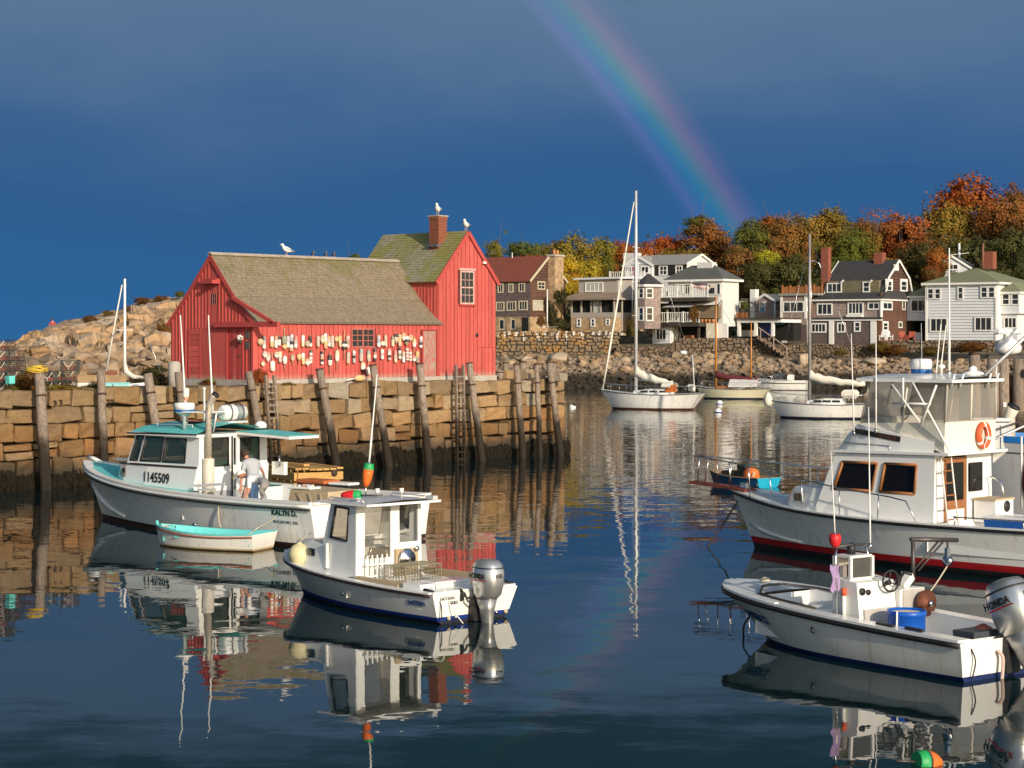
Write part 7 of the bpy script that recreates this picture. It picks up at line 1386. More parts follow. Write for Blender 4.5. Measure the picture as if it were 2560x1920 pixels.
mb = MB(); mb.loft([[(x, y, 4.27+.13*(1-(y/1.15)**2)*(1-((x-5.5)/1.5)**4)) for y in (1.14, .9, .4, -.4, -.9, -1.14)] for x in (6.78, 6.5, 5.6, 4.7, 4.25)]); mb.build('bimini_top', GEL, ib); mb = MB(); mb.prism([(6.78, 1.14, 4.2), (4.25, 1.14, 4.2), (4.25, -1.14, 4.2), (6.78, -1.14, 4.2)], (0, 0, .07)); mb.build('bimini_edge', GEL, ib, fix=True)
MB().box((6.3, .1, 3.25), (.5, 1.3, .3), bev=.05).build('helm_console', GEL, ib); MB().box((5.2, -.1, 3.05), (.5, 1.4, .35), bev=.08).build('helm_seat', GEL, ib); MB().tube([(6.0, .3+.16*math.cos(t), 3.48+.16*math.sin(t)) for t in [k*math.pi/8 for k in range(16)]], .013, 6, closed=True).build('wheel', BLACK, ib)
MB().box((6.2, -.3, 3.5), (.35, .4, .2), bev=.04).build('instrument_pod', TAUPE, ib)
def ipx(px, py, y): return IF.on(px, py, 1, y)
# pulpit and rails
MB().hexa([(12.5, .14, 1.50), (10.6, .32, 1.40), (10.6, -.32, 1.40), (12.5, -.14, 1.50), (12.5, .14, 1.56), (10.6, .32, 1.46), (10.6, -.32, 1.46), (12.5, -.14, 1.56)]).build('pulpit_plank', TEAKR, ib, fix=True)
tp = [(12.45, .0, 2.2), (12.1, .2, 2.19), (11.0, .42, 2.12), (9.6, .95, 2.02), (8.3, 1.32, 1.88), (7.0, 1.5, 1.74), (5.6, 1.6, 1.62), (5.15, 1.62, 1.55), (4.85, 1.64, 1.1)]
for sg in (1, -1):
    MB().tube([(x, sg*y, z) for x, y, z in tp], .018, 6).build('rail', STEEL, ib)
    for x0, y0, z0, k in ((12.2, .14, 1.55, 1), (11.5, .22, 1.5, 1.6), (11.0, .32, 1.45, 2), (10.2, .62, 1.3, 2.6), (9.3, .92, 1.2, 3.2), (8.2, 1.28, 1.13, 4.1), (7.0, 1.5, 1.08, 5), (5.9, 1.6, 1.06, 5.8)):
        i = int(k); f = k-i; t_ = Vector(tp[i]).lerp(Vector(tp[i+1]), f); MB().tube([(x0, sg*y0, z0), (t_.x, sg*t_.y, t_.z)], .014, 6).build('stanchion', STEEL, ib)
MB().box((10.75, .12, 1.52), (.18, .12, .16)).build('windlass', STEEL, ib); MB().tube([(10.4, .1, 1.47), (9.6, .2, 1.42)], .025, 6).build('anchor_shank', WHITE, ib)
# boarding ladder
for y, xo in ((1.22, 0), (.82, -.02)):
    MB().tube([(4.50+xo, y, 2.62), (4.30+xo, y, 1.0)], .018, 6).build('ladder_rail', WHITE, ib)
for k in range(6): MB().bar((4.32+.033*k, 1.22, 1.15+k*.27), (4.32+.033*k, .82, 1.15+k*.27), .06, .025).build('ladder_rung', TEAK, ib)
for a, b in (((4.3, 1.1, 2.62), (5.2, 1.25, 4.2)), ((5.0, 1.25, 3.3), (5.75, 1.25, 4.15)), ((5.0, 1.25, 3.2), (4.6, 1.22, 4.15)), ((5.72, 1.25, 3.72), (4.75, 1.22, 3.72)), ((5.45, 1.25, 3.72), (5.45, 1.25, 4.3))): MB().tube([a, b], .026, 6).build('bimini_strut', WHITE, ib)
for x, y in ((4.35, .95), (4.33, .6), (4.3, -.55), (4.28, -.85)): MB().tube([(x+.05, y, 4.08), (x-.05, y, 4.40)], .03, 8).build('rod_holder', ALU, ib)
MB().tube([(.3, 1.65, 1.3), (3.9, 1.66, 1.27)], .018, 6).build('cockpit_rail', STEEL, ib)
for x in (.5, 2.2, 3.88): MB().tube([(x, 1.65, 1.08), (x, 1.65, 1.3)], .02, 6).build('stanchion', STEEL, ib)
MB().tube([(4.55, -1.0, 2.0), (4.25, -1.0, 1.9), (4.15, -1.0, 1.4)], .025, 8).build('grab_handle', STEEL, ib)
rg = thing('lifebuoy', 'orange and white lifebuoy on the cruiser flybridge', 'lifebuoy', wpt(IF, (4.38, -.45, 2.98)), IF.a)
MB().tube([(0, .21*math.cos(t), .25*math.sin(t)) for t in [k*math.pi/12 for k in range(24)]], .068, 10, closed=True).build('ring', mat('lifebuoy_orange', (.68, .10, .025), .5), rg)
for t in (R(200), R(320), R(80)): MB().tube([(0, .21*math.cos(t+d), .25*math.sin(t+d)) for d in (-.14, .14)], .073, 10).build('band', WHITE, rg)
MB().tube([(-.07, .05, .3), (-.08, -.08, 0), (-.07, .1, -.25), (-.05, .0, -.42)], .012, 5).build('grab_line', WHITE, rg)
cl = box_thing('cooler', 'blue cooler with white lid in the cruiser cockpit', 'cooler', IF, (2.9, .95, .78), (1.0, .6, .45), 0, mat('blue_plastic', (.015, .11, .42), .4, .1), .07, GEL)
rd = thing('radar_dome', 'white and blue radar dome on the cruiser top', 'radar', wpt(IF, (5.75, .0, 4.38)), IF.a); MB().lathe([(.20, 0), (.24, .02), (.24, .10)], 18).build('base', MATS['radar_blue'], rd); MB().lathe([(.25, .10), (.255, .26), (.23, .33), (.08, .345)], 18).build('dome', GEL, rd)
MB().lathe([(.03, 0), (.04, .12), (.09, .14), (.09, .2), (.03, .22)], 10, M=Matrix.Translation((5.1, .2, 4.38))).build('gps_antenna', WHITE, ib); MB().lathe([(.26, 0), (.24, .05), (.1, .08), (.09, .16), (.03, .2)], 12, M=Matrix.Translation((4.75, -.6, 4.36))).build('satellite_dome', GEL, ib)
for px0, py0, px1, py1, y, zb, r, lab in ((2190, 1080, 2190, 815, 1.15, None, .02, 'white whip antenna at the front of the cruiser enclosure'), (2373, 925, 2373, 620, .0, 4.35, .03, 'tallest white whip antenna on the cruiser top'), (2305, 920, 2303, 808, -.3, 4.35, .015, 'short thin whip antenna behind the cruiser radar dome'), (2340, 925, 2352, 810, .4, 4.35, .018, 'leftmost of two slanting white rods on the cruiser top'), (2350, 925, 2365, 812, -.2, 4.35, .018, 'rightmost of two slanting white rods on the cruiser top'), (2135, 1065, 2128, 834, 1.2, 2.98, .018, 'thin pole standing before the cruiser enclosure')):
    a = ipx(px0, py0, y); b = ipx(px1, py1, y); whip(IF, (a.x, y, zb or a.z), (b.x, y, b.z), r, lab)
rope([wpt(IF, (10.9, .1, 1.25)), wpt(IF, (11.2, .35, .6)), wpt(IF, (11.45, .7, 0.)), wpt(IF, (11.5, .75, -.2))], .022, 'dark mooring line from the cruiser bow into the water', m=BLACK)
# ---- blue skiff
BF = Fr((8.92, 69.6, 0), R(128)); bs_ = thing('rowing_skiff', 'small blue and turquoise skiff full of gear off the cruiser bow', 'skiff', BF.o, BF.a); BLU = mat('blue_hull_paint', (.012, .10, .22), .5, .15, 3.); TQB = mat('turquoise_hull_paint', (.01, .36, .55), .5, .1, 3.)
hb = Hull(bs_, [(0, .48, .58, .33, -.1, -.05), (.9, .55, .62, .32, -.12, 0), (1.9, .42, .52, .36, -.12, .03), (2.75, .01, .05, .46, -.05, .14)], (.03, .05), [BLU, BLU, BLU], n=14, tmats=[TQB, TQB, TQB]); hb.cap(-.05, 2.9, .05, .03, mat('bare_wood', (.36, .24, .13), .8, .2)); hb.well(.03, 2.6, .08, .05, MATS['bare_wood'], MATS['bare_wood'], 10, fy=.7)
for x in (.3, 1.5): MB().box((x, 0, .24), (.22, .95, .03)).build('thwart', MATS['bare_wood'], bs_)
box_thing('fish_tote', 'black tote in the bow of the blue skiff', 'tote', BF, (1.85, .0, .14), (.5, .5, .36), .2, DKPL); box_thing('fish_tote', 'dark green crate amidships in the blue skiff', 'crate', BF, (1.15, -.1, .14), (.45, .55, .62), -.1, mat('dark_green_plastic', (.02, .05, .04), .5))
o = thing('oilskins', 'bright orange oilskins heaped in the blue skiff', 'oilskins', wpt(BF, (.78, .05, .15)), BF.a); MB().lathe([(.26, 0), (.30, .18), (.27, .38), (.16, .52), (.05, .56)], 10).build('heap', mat('oilskin_orange', (.62, .15, .02), .5), o); MB().tube([(-.15, .2, .1), (-.3, .2, .32), (-.2, -.1, .4), (-.05, .2, .3)], .02, 6).build('rope_coil', ROPE, o)
# ---- open work skiff with console
SF = Fr((7.55, 30.75, 0), R(127.2)); sb = thing('console_skiff', 'open white console skiff with dirty hull and blue waterline in the lower right corner', 'boat', SF.o, SF.a)
SKW = mat('dirty_white_hull', (.66, .66, .63), .45, .08, 1.5, extra=lambda N, c, tc: streak(N, N.mix(N.mapr(N.noise(tc, .9, 4., .7), .58, .75, 0, .45), c, (.34, .29, .22)), tc))
hs_ = Hull(sb, [(0, .94, 1.03, .60, -.22, -.03), (1.6, .98, 1.06, .64, -.28, 0), (3.2, .90, 1.06, .71, -.3, .06), (4.3, .58, .96, .79, -.3, .30), (4.85, .26, .62, .85, -.28, .72), (5.06, .015, .10, .88, -.2, .98)], (-.02, .075), [BOTB, mat('dark_blue_stripe', (.008, .02, .10), .5, .2), SKW], p=1.2, tmats=[BLACK, MATS['dark_blue_stripe'], GEL])
hs_.rub(0, 6.04, .045, BLACK, -.045); hs_.cap(0, 6.04, .27, .04, GEL); hs_.deck(4.75, 6.04, .025, GEL, .03); hs_.well(.12, 4.75, .16, .27, GEL, mat('grey_sole', (.40, .40, .39), .7, .15), 14)
CO = mat('console_white', (.78, .77, .72), .4, .06, 3., col2=(.42, .30, .18), c2t=(.66, .8)); GREYP = mat('grey_panel', (.45, .42, .38), .7, .15, 3.)
mb = MB(); mb.hexa([(2.3, -.22, .16), (2.95, -.22, .16), (2.95, .66, .16), (2.3, .66, .16), (2.42, -.22, 1.24), (2.95, -.22, 1.30), (2.95, .66, 1.30), (2.42, .66, 1.24)]); mb.build('console', CO, sb, fix=True); MB().box((2.33, .2, .58), (.05, .74, .46), rot=Matrix.Rotation(.1, 3, 'Y')).build('console_hatch', GREYP, sb)
for y, z, r in ((.56, 1.10, .06), (.42, 1.08, .045)): MB().tube([(2.42, y, z), (2.37, y, z)], r, 12).build('gauge', BLACK, sb)
mb = MB(); fbx = [(2.60, .62), (2.95, .62), (2.95, .10), (2.60, .10)]
for z0, z1 in ((1.26, 1.30), (1.62, 1.66)): mb.prism([(x, y, z0) for x, y in fbx], (0, 0, z1-z0))
for x, y in fbx: mb.box((x*.995+.01, y*.98+.005, 1.46), (.05, .05, .36))
mb.build('instrument_box', CO, sb, fix=True); MB().box((2.62, .36, 1.46), (.02, .46, .32)).build('clear_front', CLEAR, sb); MB().box((2.93, .36, 1.46), (.02, .48, .32)).build('box_back', CO, sb); MB().box((2.8, .36, 1.40), (.1, .2, .18)).build('radio', BLACK, sb); MB().box((2.85, .5, 1.38), (.06, .12, .2)).build('chart_bottle', BM['lavender'], sb); MB().tube([(2.8, .38, 1.66), (2.8, .38, 1.78), (2.8, .34, 1.82)], [.075, .07, .05], 10).build('compass', BLACK, sb)
for y in (.80, .02): MB().tube([(2.7, y, .5 if y > .5 else 1.28), (2.75, y, 1.60), (2.78, y-.05*math.copysign(1, y-.4), 1.80)], .022, 6).build('t_bar', STEEL, sb)
MB().tube([(2.78, .76, 1.80), (2.78, .4, 1.82), (2.78, .06, 1.80)], .024, 6).build('t_bar_top', DARKST, sb)
MB().tube([(2.30+.02*math.sin(t)*6*.06, -.02+.19*math.cos(t), 1.24+.17*math.sin(t)) for t in [k*math.pi/10 for k in range(20)]], .018, 6, closed=True).build('wheel', BLACK, sb)
for t in (R(90), R(210), R(330)): MB().tube([(2.34, -.02, 1.22), (2.30, -.02+.18*math.cos(t), 1.24+.16*math.sin(t))], .012, 5).build('wheel_spoke', BLACK, sb)
MB().tube([(2.45, -.02, 1.18), (2.32, -.02, 1.22)], .04, 8).build('wheel_hub', BLACK, sb); MB().tube([(2.4, -.28, 1.15), (2.36, -.30, 1.28), (2.30, -.34, 1.36), (2.2, -.42, 1.33)], [.05, .04, .03, .03], 6).build('throttle', BLACK, sb)
o = thing('purple_rag', 'lilac cloth hung on the console rail of the skiff', 'cloth', wpt(SF, (2.72, .83, 1.2)), SF.a); mb = MB(); mb.loft([[(.02*math.sin(i*2+j), -.1+.05*i+.02*math.sin(j*1.7), .34-.085*j-(.05 if i % 2 else 0)) for j in range(6)] for i in range(5)]); mb.build('cloth', mat('lilac_cloth', (.33, .23, .42), .9), o)
hb_ = MB().box((2.55, -.53, .62), (.5, .6, .92)).build('hauler_box', CO, sb); MB().box((2.29, -.55, .90), (.02, .5, .34)).build('hauler_plate', GREYP, sb)
MB().lathe([(.04, 0), (.205, .01), (.215, .045), (.2, .05), (.215, .09), (.06, .10), (.05, .13)], 22, M=Matrix.Translation((2.22, -.72, .84)) @ Matrix.Rotation(R(-90), 4, 'Y')).build('pot_hauler', mat('rusty_disc', (.17, .06, .03), .6, .2, 6., metal=.4), sb); MB().tube([(2.08, -.72, .84), (2.04, -.72, .84)], .05, 12).build('hauler_hub', STEEL, sb)
MB().bar((2.5, -.45, 1.08), (2.55, -.72, 1.26), .2, .14).build('davit_foot', CO, sb)
MB().tube([(2.5, -.78, 1.1), (2.5, -.78, 1.86)], .035, 8).build('davit_post', DARKST, sb); MB().tube([(2.5, -.72, 1.86), (2.35, -1.72, 1.80)], .036, 8).build('davit_arm', DARKST, sb)
for x in (2.42, 2.52): MB().tube([(x, -.82, 1.34), (x-.1, -1.35, 1.82)], .018, 6).build('davit_strut', DARKST, sb)
bk = thing('snatch_block', 'steel snatch block hanging from the skiff davit', 'block', wpt(SF, (2.38, -1.5, 1.46)), SF.a); MB().lathe([(.03, -.04), (.09, -.035), (.09, .035), (.03, .04)], 14, M=Matrix.Rotation(R(90), 4, 'X')).build('sheave', STEEL, bk); MB().box((0, 0, .14), (.06, .08, .16)).build('cheek', STEEL, bk); MB().tube([(0, 0, .2), (0, 0, .34)], .018, 6).build('shackle', IRON, bk)
rope([wpt(SF, (2.38, -1.5, 1.38)), wpt(SF, (2.3, -1.1, 1.1)), wpt(SF, (2.25, -.80, .92))], .014, 'pale rope from the hanging block to the hauler disc')
bd = thing('barrel', 'bright blue cut-down barrel in the console skiff', 'barrel', wpt(SF, (1.75, .22, .36)), 0); BBL = mat('barrel_blue', (.008, .10, .50), .4, .08); MB().lathe([(.29, 0), (.30, .2), (.30, .40), (.315, .41), (.315, .49), (.29, .49), (.28, .42)], 22).build('barrel', BBL, bd); MB().lathe([(.01, .44), (.285, .45)], 16).build('contents', BM['cream'], bd); MB().bar((-.2, -.24, .5), (-.21, -.25, .1), .025, .02).build('strap', WHITE, bd)
box_thing('fish_tote', 'dark grey tote at the stern of the console skiff', 'tote', SF, (.42, .12, .22), (.42, .62, .46), .0, mat('slate_plastic', (.06, .07, .085), .5)); o = thing('buoy_ball', 'faded red float in the grey tote of the skiff', 'float', wpt(SF, (.45, -.08, .62)), 0); MB().lathe([(.03, -.13), (.13, -.08), (.16, 0), (.13, .08), (.03, .13)], 14).build('ball', mat('faded_red', (.45, .13, .08), .6), o)
MB().box((3.6, .05, .38), (.6, .9, .44), bev=.03).build('seat_locker', GEL, sb); MB().tube([(2.66, .70, .62), (2.66, .70, 1.02)], .035, 8).build('flare_tube', WHITE, sb); MB().tube([(2.66, .70, 1.02), (2.66, .70, 1.14)], .037, 8).build('flare_cap', mat('lifebuoy_orange', (.68, .10, .025), .5), sb)
for x in (1.55, .95): MB().bar((x+.18, .93, .70), (x-.18, .95, .69), .07, .04).build('rail_guard', BLACK, sb)
MB().box((4.0, 1.0, .79), (.2, .1, .03), bev=.01).build('cleat', WHITE, sb); MB().tube([(3.0, 1.09, .5), (2.95, 1.11, .42)], .03, 6).build('fender_eye', BLACK, sb); MB().box((.30, -.15, .40), (.3, .9, .34)).build('engine_well', GREYP, sb)
MB().tube([hs_.sheer(x, 1, .27, .06) for x in (3.2, 4.0, 4.6)]+[Vector((5.0, .25, .91)), Vector((5.08, 0, .91)), Vector((5.0, -.25, .91))]+[hs_.sheer(x, -1, .27, .06) for x in (4.6, 4.0, 3.2)], .022, 6).build('bow_rail', DARKST, sb)
o = thing('coiled_rope', 'small coil of rope on the skiff foredeck', 'rope', wpt(SF, (5.35, -.15, .91)), 0); MB().tube([(.07*math.cos(t), .07*math.sin(t), .02+.01*t/3) for t in [k*.5 for k in range(30)]], .022, 6).build('coil', ROPE, o)
buoy_thing(SF, (2.76, .80, 1.80), (0, 0, 1), .22, .10, [(1., 'vred')], 'red cone buoy on the console skiff rail'); whip(SF, (2.76, .80, 2.0), (2.9, .75, 3.35), .012, 'thin white whip above the red cone buoy'); whip(SF, (2.75, -.02, 1.75), (3.0, -.25, 4.05), .016, 'tall slanting white whip antenna on the console skiff')
outboard(SF, (-.30, -.12, .30), 'big silver outboard marked 130 cut by the right edge', '130', tilt=.42, s=1.18)
p0 = hs_.side(5.30, .42, 1, .05); p1 = hs_.side(4.30, .38, 1, .05); text("WIEK'S", .24, LETN, sb, p0, p1-p0, hs_.side(4.8, .64, 1)-hs_.side(4.8, .40, 1), sx=1.15, bold=.006)
rope([wpt(SF, (-.03, .78, .5)), wpt(SF, (-.08, .74, .3)), wpt(SF, (-.06, .80, .05))], .012, 'dark rope looped on the white transom of the console skiff', m=BLACK); rope([wpt(SF, (-.06, .2, .42)), wpt(SF, (-.12, .15, .3)), wpt(SF, (-.12, .18, -.05))], .03, 'faded pink hose hanging beside the skiff outboard', m=BM['pink'], name='hose')
rope([wpt(SF, (5.25, .22, .45)), wpt(SF, (5.35, .35, .2)), wpt(SF, (5.4, .3, -.1))], .018, 'dark line hanging straight down from the skiff bow', m=BLACK)
# floating lobster buoy in the corner
WF = Fr((0, 0, 0), 0.); p = gr(2330, 1908); buoy_thing(WF, (p.x+.10, p.y, .0), (-.95, -.35, .12), .34, .15, [(.55, 'vorange'), (.08, 'black'), (.37, 'vgreen')], 'orange and green lobster buoy floating at the bottom edge', -.28)
# mooring balls
for px, py, r, lab, top in ((1431, 1019, .2, 'white mooring ball with dark patch right of the wharf end', True), (1795, 1031, .22, 'nearer white mooring ball between the two sailboats', False), (1799, 1010, .20, 'farther white mooring ball between the two sailboats', False), (2166, 990, .16, 'orange mooring float behind the cruiser enclosure', None)):
    p = gr(px, py); o = thing('mooring_ball', lab, 'buoy', (p.x, p.y, .02), 0, 'mooring balls'); r *= p.y/110; MB().lathe([(.05*r, -r), (.7*r, -.7*r), (r, 0), (.7*r, .7*r), (.2*r, .98*r)], 14).build('ball', WHITE if top is not None else BM['orange'], o)
    if top: MB().lathe([(.5*r, .2*r), (.55*r, .75*r), (.3*r, 1.0*r)], 10, M=Matrix.Translation((.25*r, -.25*r, .1*r))).build('dark_patch', BLACK, o)
    elif top is not None: MB().lathe([(1.01*r, -.12*r), (1.01*r, .1*r)], 14).build('band', NAVY, o)
# ---- sailing boats
def sailboat(label, px_bow, px_stern, py_wl, ang, zs, mast_px, mast_top_py, hullm, bootm, boom=None, cover=None, jib=True, spreaders=(), cabin=None, name='sailboat', mastm=None, mr=.10, mast2=None, tm=None):
    d = (H)*F/(py_wl-HY); xb, xs_ = (px_bow-HX)/F*d, (px_stern-HX)/F*d; L = (xs_-xb)/abs(math.cos(ang)); st_ = Vector((xs_, d-(L/2)*math.sin(ang), 0)); fr = Fr(st_, ang); o = thing(name, label, 'sailboat', fr.o, ang); k = L/7.7
    h = Hull(o, [(.10*L, .30*k, .80*k, zs*.95, -.2, -.10*L), (.32*L, 1.0*k, 1.15*k, zs*.86, -.5, -.02*L), (.55*L, 1.0*k, 1.18*k, zs*.88, -.6, 0), (.75*L, .55*k, .85*k, zs*.95, -.5, .02*L), (.88*L, .02, .05, zs*1.1, -.2, .12*L)], (.04, .12), [bootm, bootm, hullm], n=20, p=.9, tmats=[bootm, bootm, tm or hullm])
    h.rub(0, L, .03, mat('dark_toe_rail', (.06, .035, .025), .6), 0); h.deck(0, L, .02, GEL, .06*k)
    c0, c1, ch = cabin or (.33, .68, .42)
    mb = MB(); mb.loft([[(x*L, y*k, zs*.88), (x*L, y*k*.9, zs*.9+z*k), (x*L, -y*k*.9, zs*.9+z*k), (x*L, -y*k, zs*.88)] for x, y, z in ((c0, .72, ch), (c0+.02, .74, ch), ((c0+c1)/2, .72, ch), (c1, .40, ch*.55))], smooth=False, caps=True); mb.build('cabin_top', GEL, o)
    for i in range(3):
        x = (c0+.05+i*(c1-c0)*.26)*L; MB().box((x, .70*k, zs*.9+ch*k*.5), (.09*L*.8, .06, ch*k*.35)).build('cabin_window', DGLASS, o)
    p = fr.on(mast_px, 900, 1, 0); mx = p.x; top = fr.on(mast_px, mast_top_py, 1, 0).z; mm = mastm or ALU
    ms = MB().tube([(mx, 0, zs*.9), (mx, 0, top*.6), (mx, 0, top)], [mr, mr*.95, mr*.7], 10).build('mast', mm, o)
    for z in spreaders:
        zz = fr.on(mast_px, z, 1, 0).z; MB().bar((mx, -.75*k, zz), (mx, .75*k, zz), .05, .05).build('spreader', mm, ms)
    wr = .012
    for y in (-1, 1): MB().tube([(mx, y*1.1*k, zs), (mx, y*.75*k, top*.55), (mx, 0, top*.97)], wr, 4).build('shroud', STEEL, o)
    MB().tube([(.0, 0, zs), (mx, 0, top*.99)], wr, 4).build('backstay', STEEL, o)
    if jib: MB().tube([(L*.985, 0, zs*1.15), (mx+(L*.985-mx)*.8, 0, zs+(top-zs)*.2), (mx+(L*.985-mx)*.06, 0, top*.95)], [.07, .085, .04], 8).build('furled_jib', CANV, o)
    else: MB().tube([(L*.985, 0, zs*1.1), (mx, 0, top*.93)], wr, 4).build('forestay', STEEL, o)
    if boom:
        be = fr.on(boom[0], boom[1], 1, 0); b0 = fr.on(mast_px+4, boom[2], 1, 0).z
        MB().tube([(mx-.1, 0, b0), (be.x, 0, be.z)], .05, 8).build('boom', mm, o)
        n = 9; MB().tube([Vector((mx-.05, 0, b0+.9*k))]+[Vector((mx-.15, 0, b0+.14)).lerp(Vector((be.x, 0, be.z+.08)), i/n)+Vector((0, 0, .05*math.sin(i*2.2)+.30*k*(1-i/n)**2)) for i in range(n+1)], [.12]+[.34*k*(1-.5*i/n)*(1+.12*math.sin(i*3)) for i in range(n+1)], 10).build('sail_cover', cover or CANV, o)
    for sg in (1, -1):
        MB().tube([(L*.99, 0, zs*1.1+.55), (L*.9, sg*.4*k, zs+.55), (L*.6, sg*1.1*k, zs*.9+.55), (L*.2, sg*1.05*k, zs*.9+.55), (0, sg*.6*k, zs+.55)], .014, 5).build('lifeline', STEEL, o)
        for t in (.05, .2, .4, .6, .78, .92): q = h.sheer(t*L, sg, .05); MB().tube([q, q+Vector((0, 0, .58))], .014, 5).build('stanchion', STEEL, o)
    return o, fr, h, L
o, fr, h, L = sailboat('white sloop with the tallest mast, furled jib and orange cockpit cloth', 1505, 1750, 1023, R(157), 1.25, 1590, 477, TOPW, ANTI, boom=(1682, 962, 948), spreaders=(618, 789), mr=.125, cabin=(.30, .66, .38))
MB().lathe([(.02, .0), (.04, .3), (.01, .6)], 6, M=Matrix.Translation((fr.on(1590, 477, 1, 0).x, 0, 15.6))).build('masthead_vane', BLACK, o)
MB().box((.27*L, .75, 1.55), (.85, .05, .55)).build('orange_dodger_cloth', mat('orange_cloth', (.55, .15, .03), .8), o); mb = MB(); mb.loft([[(x, y, 1.25+.75*math.sin(math.pi*(i+.5)/6)**.5) for i, y in enumerate((.95, .8, .3, -.3, -.8, -.95))] for x in (.36*L, .27*L)]); mb.build('dodger', CANV, o)
for k in range(5): MB().lathe([(.08, 0), (.13, .15), (.13, .4), (.05, .5)], 8, M=Matrix.Translation((.06*L+k*.16, .5-.25*k, 1.35))).build('fender', CANV, o)
MB().tube([(.08*L, -.2, 1.3), (.10*L, -.15, 4.0)], .05, 6).build('wind_generator_pole', ALU, o); MB().lathe([(.03, 0), (.28, .05), (.28, .2), (.2, .28)], 12, M=Matrix.Translation((.19*L, -.2, 4.0))).build('radar_dome', WHITE, o)
o, fr, h, L = sailboat('white sloop with covered boom and grey mast left of the cruiser', 1928, 2175, 1046, R(157), 1.05, 2024, 584, TOPW, BOTB, boom=(2162, 963, 958), jib=False, spreaders=(780,), mr=.11, cabin=(.28, .62, .42), mastm=mat('grey_mast', (.34, .32, .30), .5, .1, metal=.4))
MB().lathe([(.1, 0), (.26, .1), (.30, .4), (.22, .7), (.06, .9)], 10, M=Matrix.Translation((L*1.0, .1, .75))).build('covered_outboard', CANV, o)
MB().box((.22*L, 0, 1.6), (.9, 1.1, .55), bev=.15).build('spray_hood', CANV, o)
o, fr, h, L = sailboat('cream wooden yawl with orange varnished masts and maroon sail cover', 1742, 1920, 997, R(160), .95, 1790, 741, mat('cream_hull', (.64, .60, .42), .4, .05), BOTB, boom=(1895, 951, 950), cover=mat('maroon_canvas', (.10, .012, .02), .85), jib=False, mr=.095, cabin=(.35, .55, .25), mastm=mat('varnished_mast', (.48, .19, .035), .4, .15, 4.), name='yawl')
q = fr.on(1878, 900, 1, 0); MB().tube([(q.x, 0, .8), (q.x, 0, fr.on(1878, 804, 1, 0).z)], [.08, .05], 8).build('mizzen_mast', MATS['varnished_mast'], o)
a, b = fr.on(1826, 900, 1, 0).x, fr.on(1898, 900, 1, 0).x; mb = MB(); mb.loft([[(x, y, 1.05+.75*(1-abs(y)/.9)+.05*math.sin(x*4+y*3)) for y in (.9, .45, 0, -.45, -.9)] for x in (a, (a+b)/2, b)]); mb.build('boom_tent', mat('grey_white_tarp', (.60, .58, .54), .85, .08, 3.), o); MB().box((.6*L, 0, 1.0), (1.2, 1.3, .2)).build('coaming', TEAK, o)
# motor cruiser far behind
d = 26000/(975-HY); MF = Fr(Vector(((2016-HX)/F*d, d-1, 0)), R(163)); o = thing('motorboat', 'white sport motorboat with curved windscreen moored near the rocks', 'boat', MF.o, MF.a); L = (2016-1880)/F*d/math.cos(R(17))
h = Hull(o, [(0, .95, 1.1, .95, -.3, 0), (.35*L, 1., 1.15, .95, -.4, 0), (.7*L, .6, .95, 1.02, -.4, .1), (.9*L, .02, .06, 1.12, -.2, .1*L)], (.05, .15), [BOTB, TOPW, TOPW], n=14); h.deck(.35*L, L, .02, GEL, .1); h.well(.05, .35*L, .5, .15, GEL, GEL, 6); h.rub(0, L, .03, BLACK, -.25, 'stripe')
mb = MB(); mb.loft([[(x, y, z) for x, y, z in ((.62*L, .75, 1.1), (.55*L, .72, 1.2), (.42*L, .7, 1.15))], [(.60*L, .5, 1.45), (.52*L, .5, 1.72), (.42*L, .55, 1.65)], [(.60*L, -.5, 1.45), (.52*L, -.5, 1.72), (.42*L, -.55, 1.65)], [(.62*L, -.75, 1.1), (.55*L, -.72, 1.2), (.42*L, -.7, 1.15)]]); mb.build('windscreen', glass('smoke_windscreen', (.35, .38, .4), .6), o)
MB().tube([(.62*L, .75, 1.12), (.60*L, .5, 1.47), (.60*L, -.5, 1.47), (.62*L, -.75, 1.12)], .03, 6).build('windscreen_frame', ALU, o)
for y in (-.4, .4): MB().box((.3*L, y, 1.25), (.5, .5, .6), bev=.1).build('seat', GEL, o)
MB().tube([(.95*L, 0, 1.5), (.8*L, .6, 1.45), (.62*L, .9, 1.35)], .02, 5).build('bow_rail', STEEL, o); MB().box((-.25, 0, .45), (.35, .4, .8), bev=.08).build('stern_drive', DKPL, o)
# small tender behind the sloop
p = gr(1622, 968); TF = Fr((p.x+1, p.y, 0), R(165)); o = thing('dinghy', 'white tender half hidden behind the tall-masted sloop', 'dinghy', TF.o, TF.a); h = Hull(o, [(0, .6, .7, .6, -.1, 0), (1.2, .65, .75, .55, -.1, 0), (2.6, .02, .06, .7, -.1, .15)], (.03, .06), [BOTB, TOPW, TOPW], n=10); h.cap(0, 2.7, .06, .04, GEL); h.well(.03, 2.4, .15, .06, GEL, GEL, 6, fy=.8)
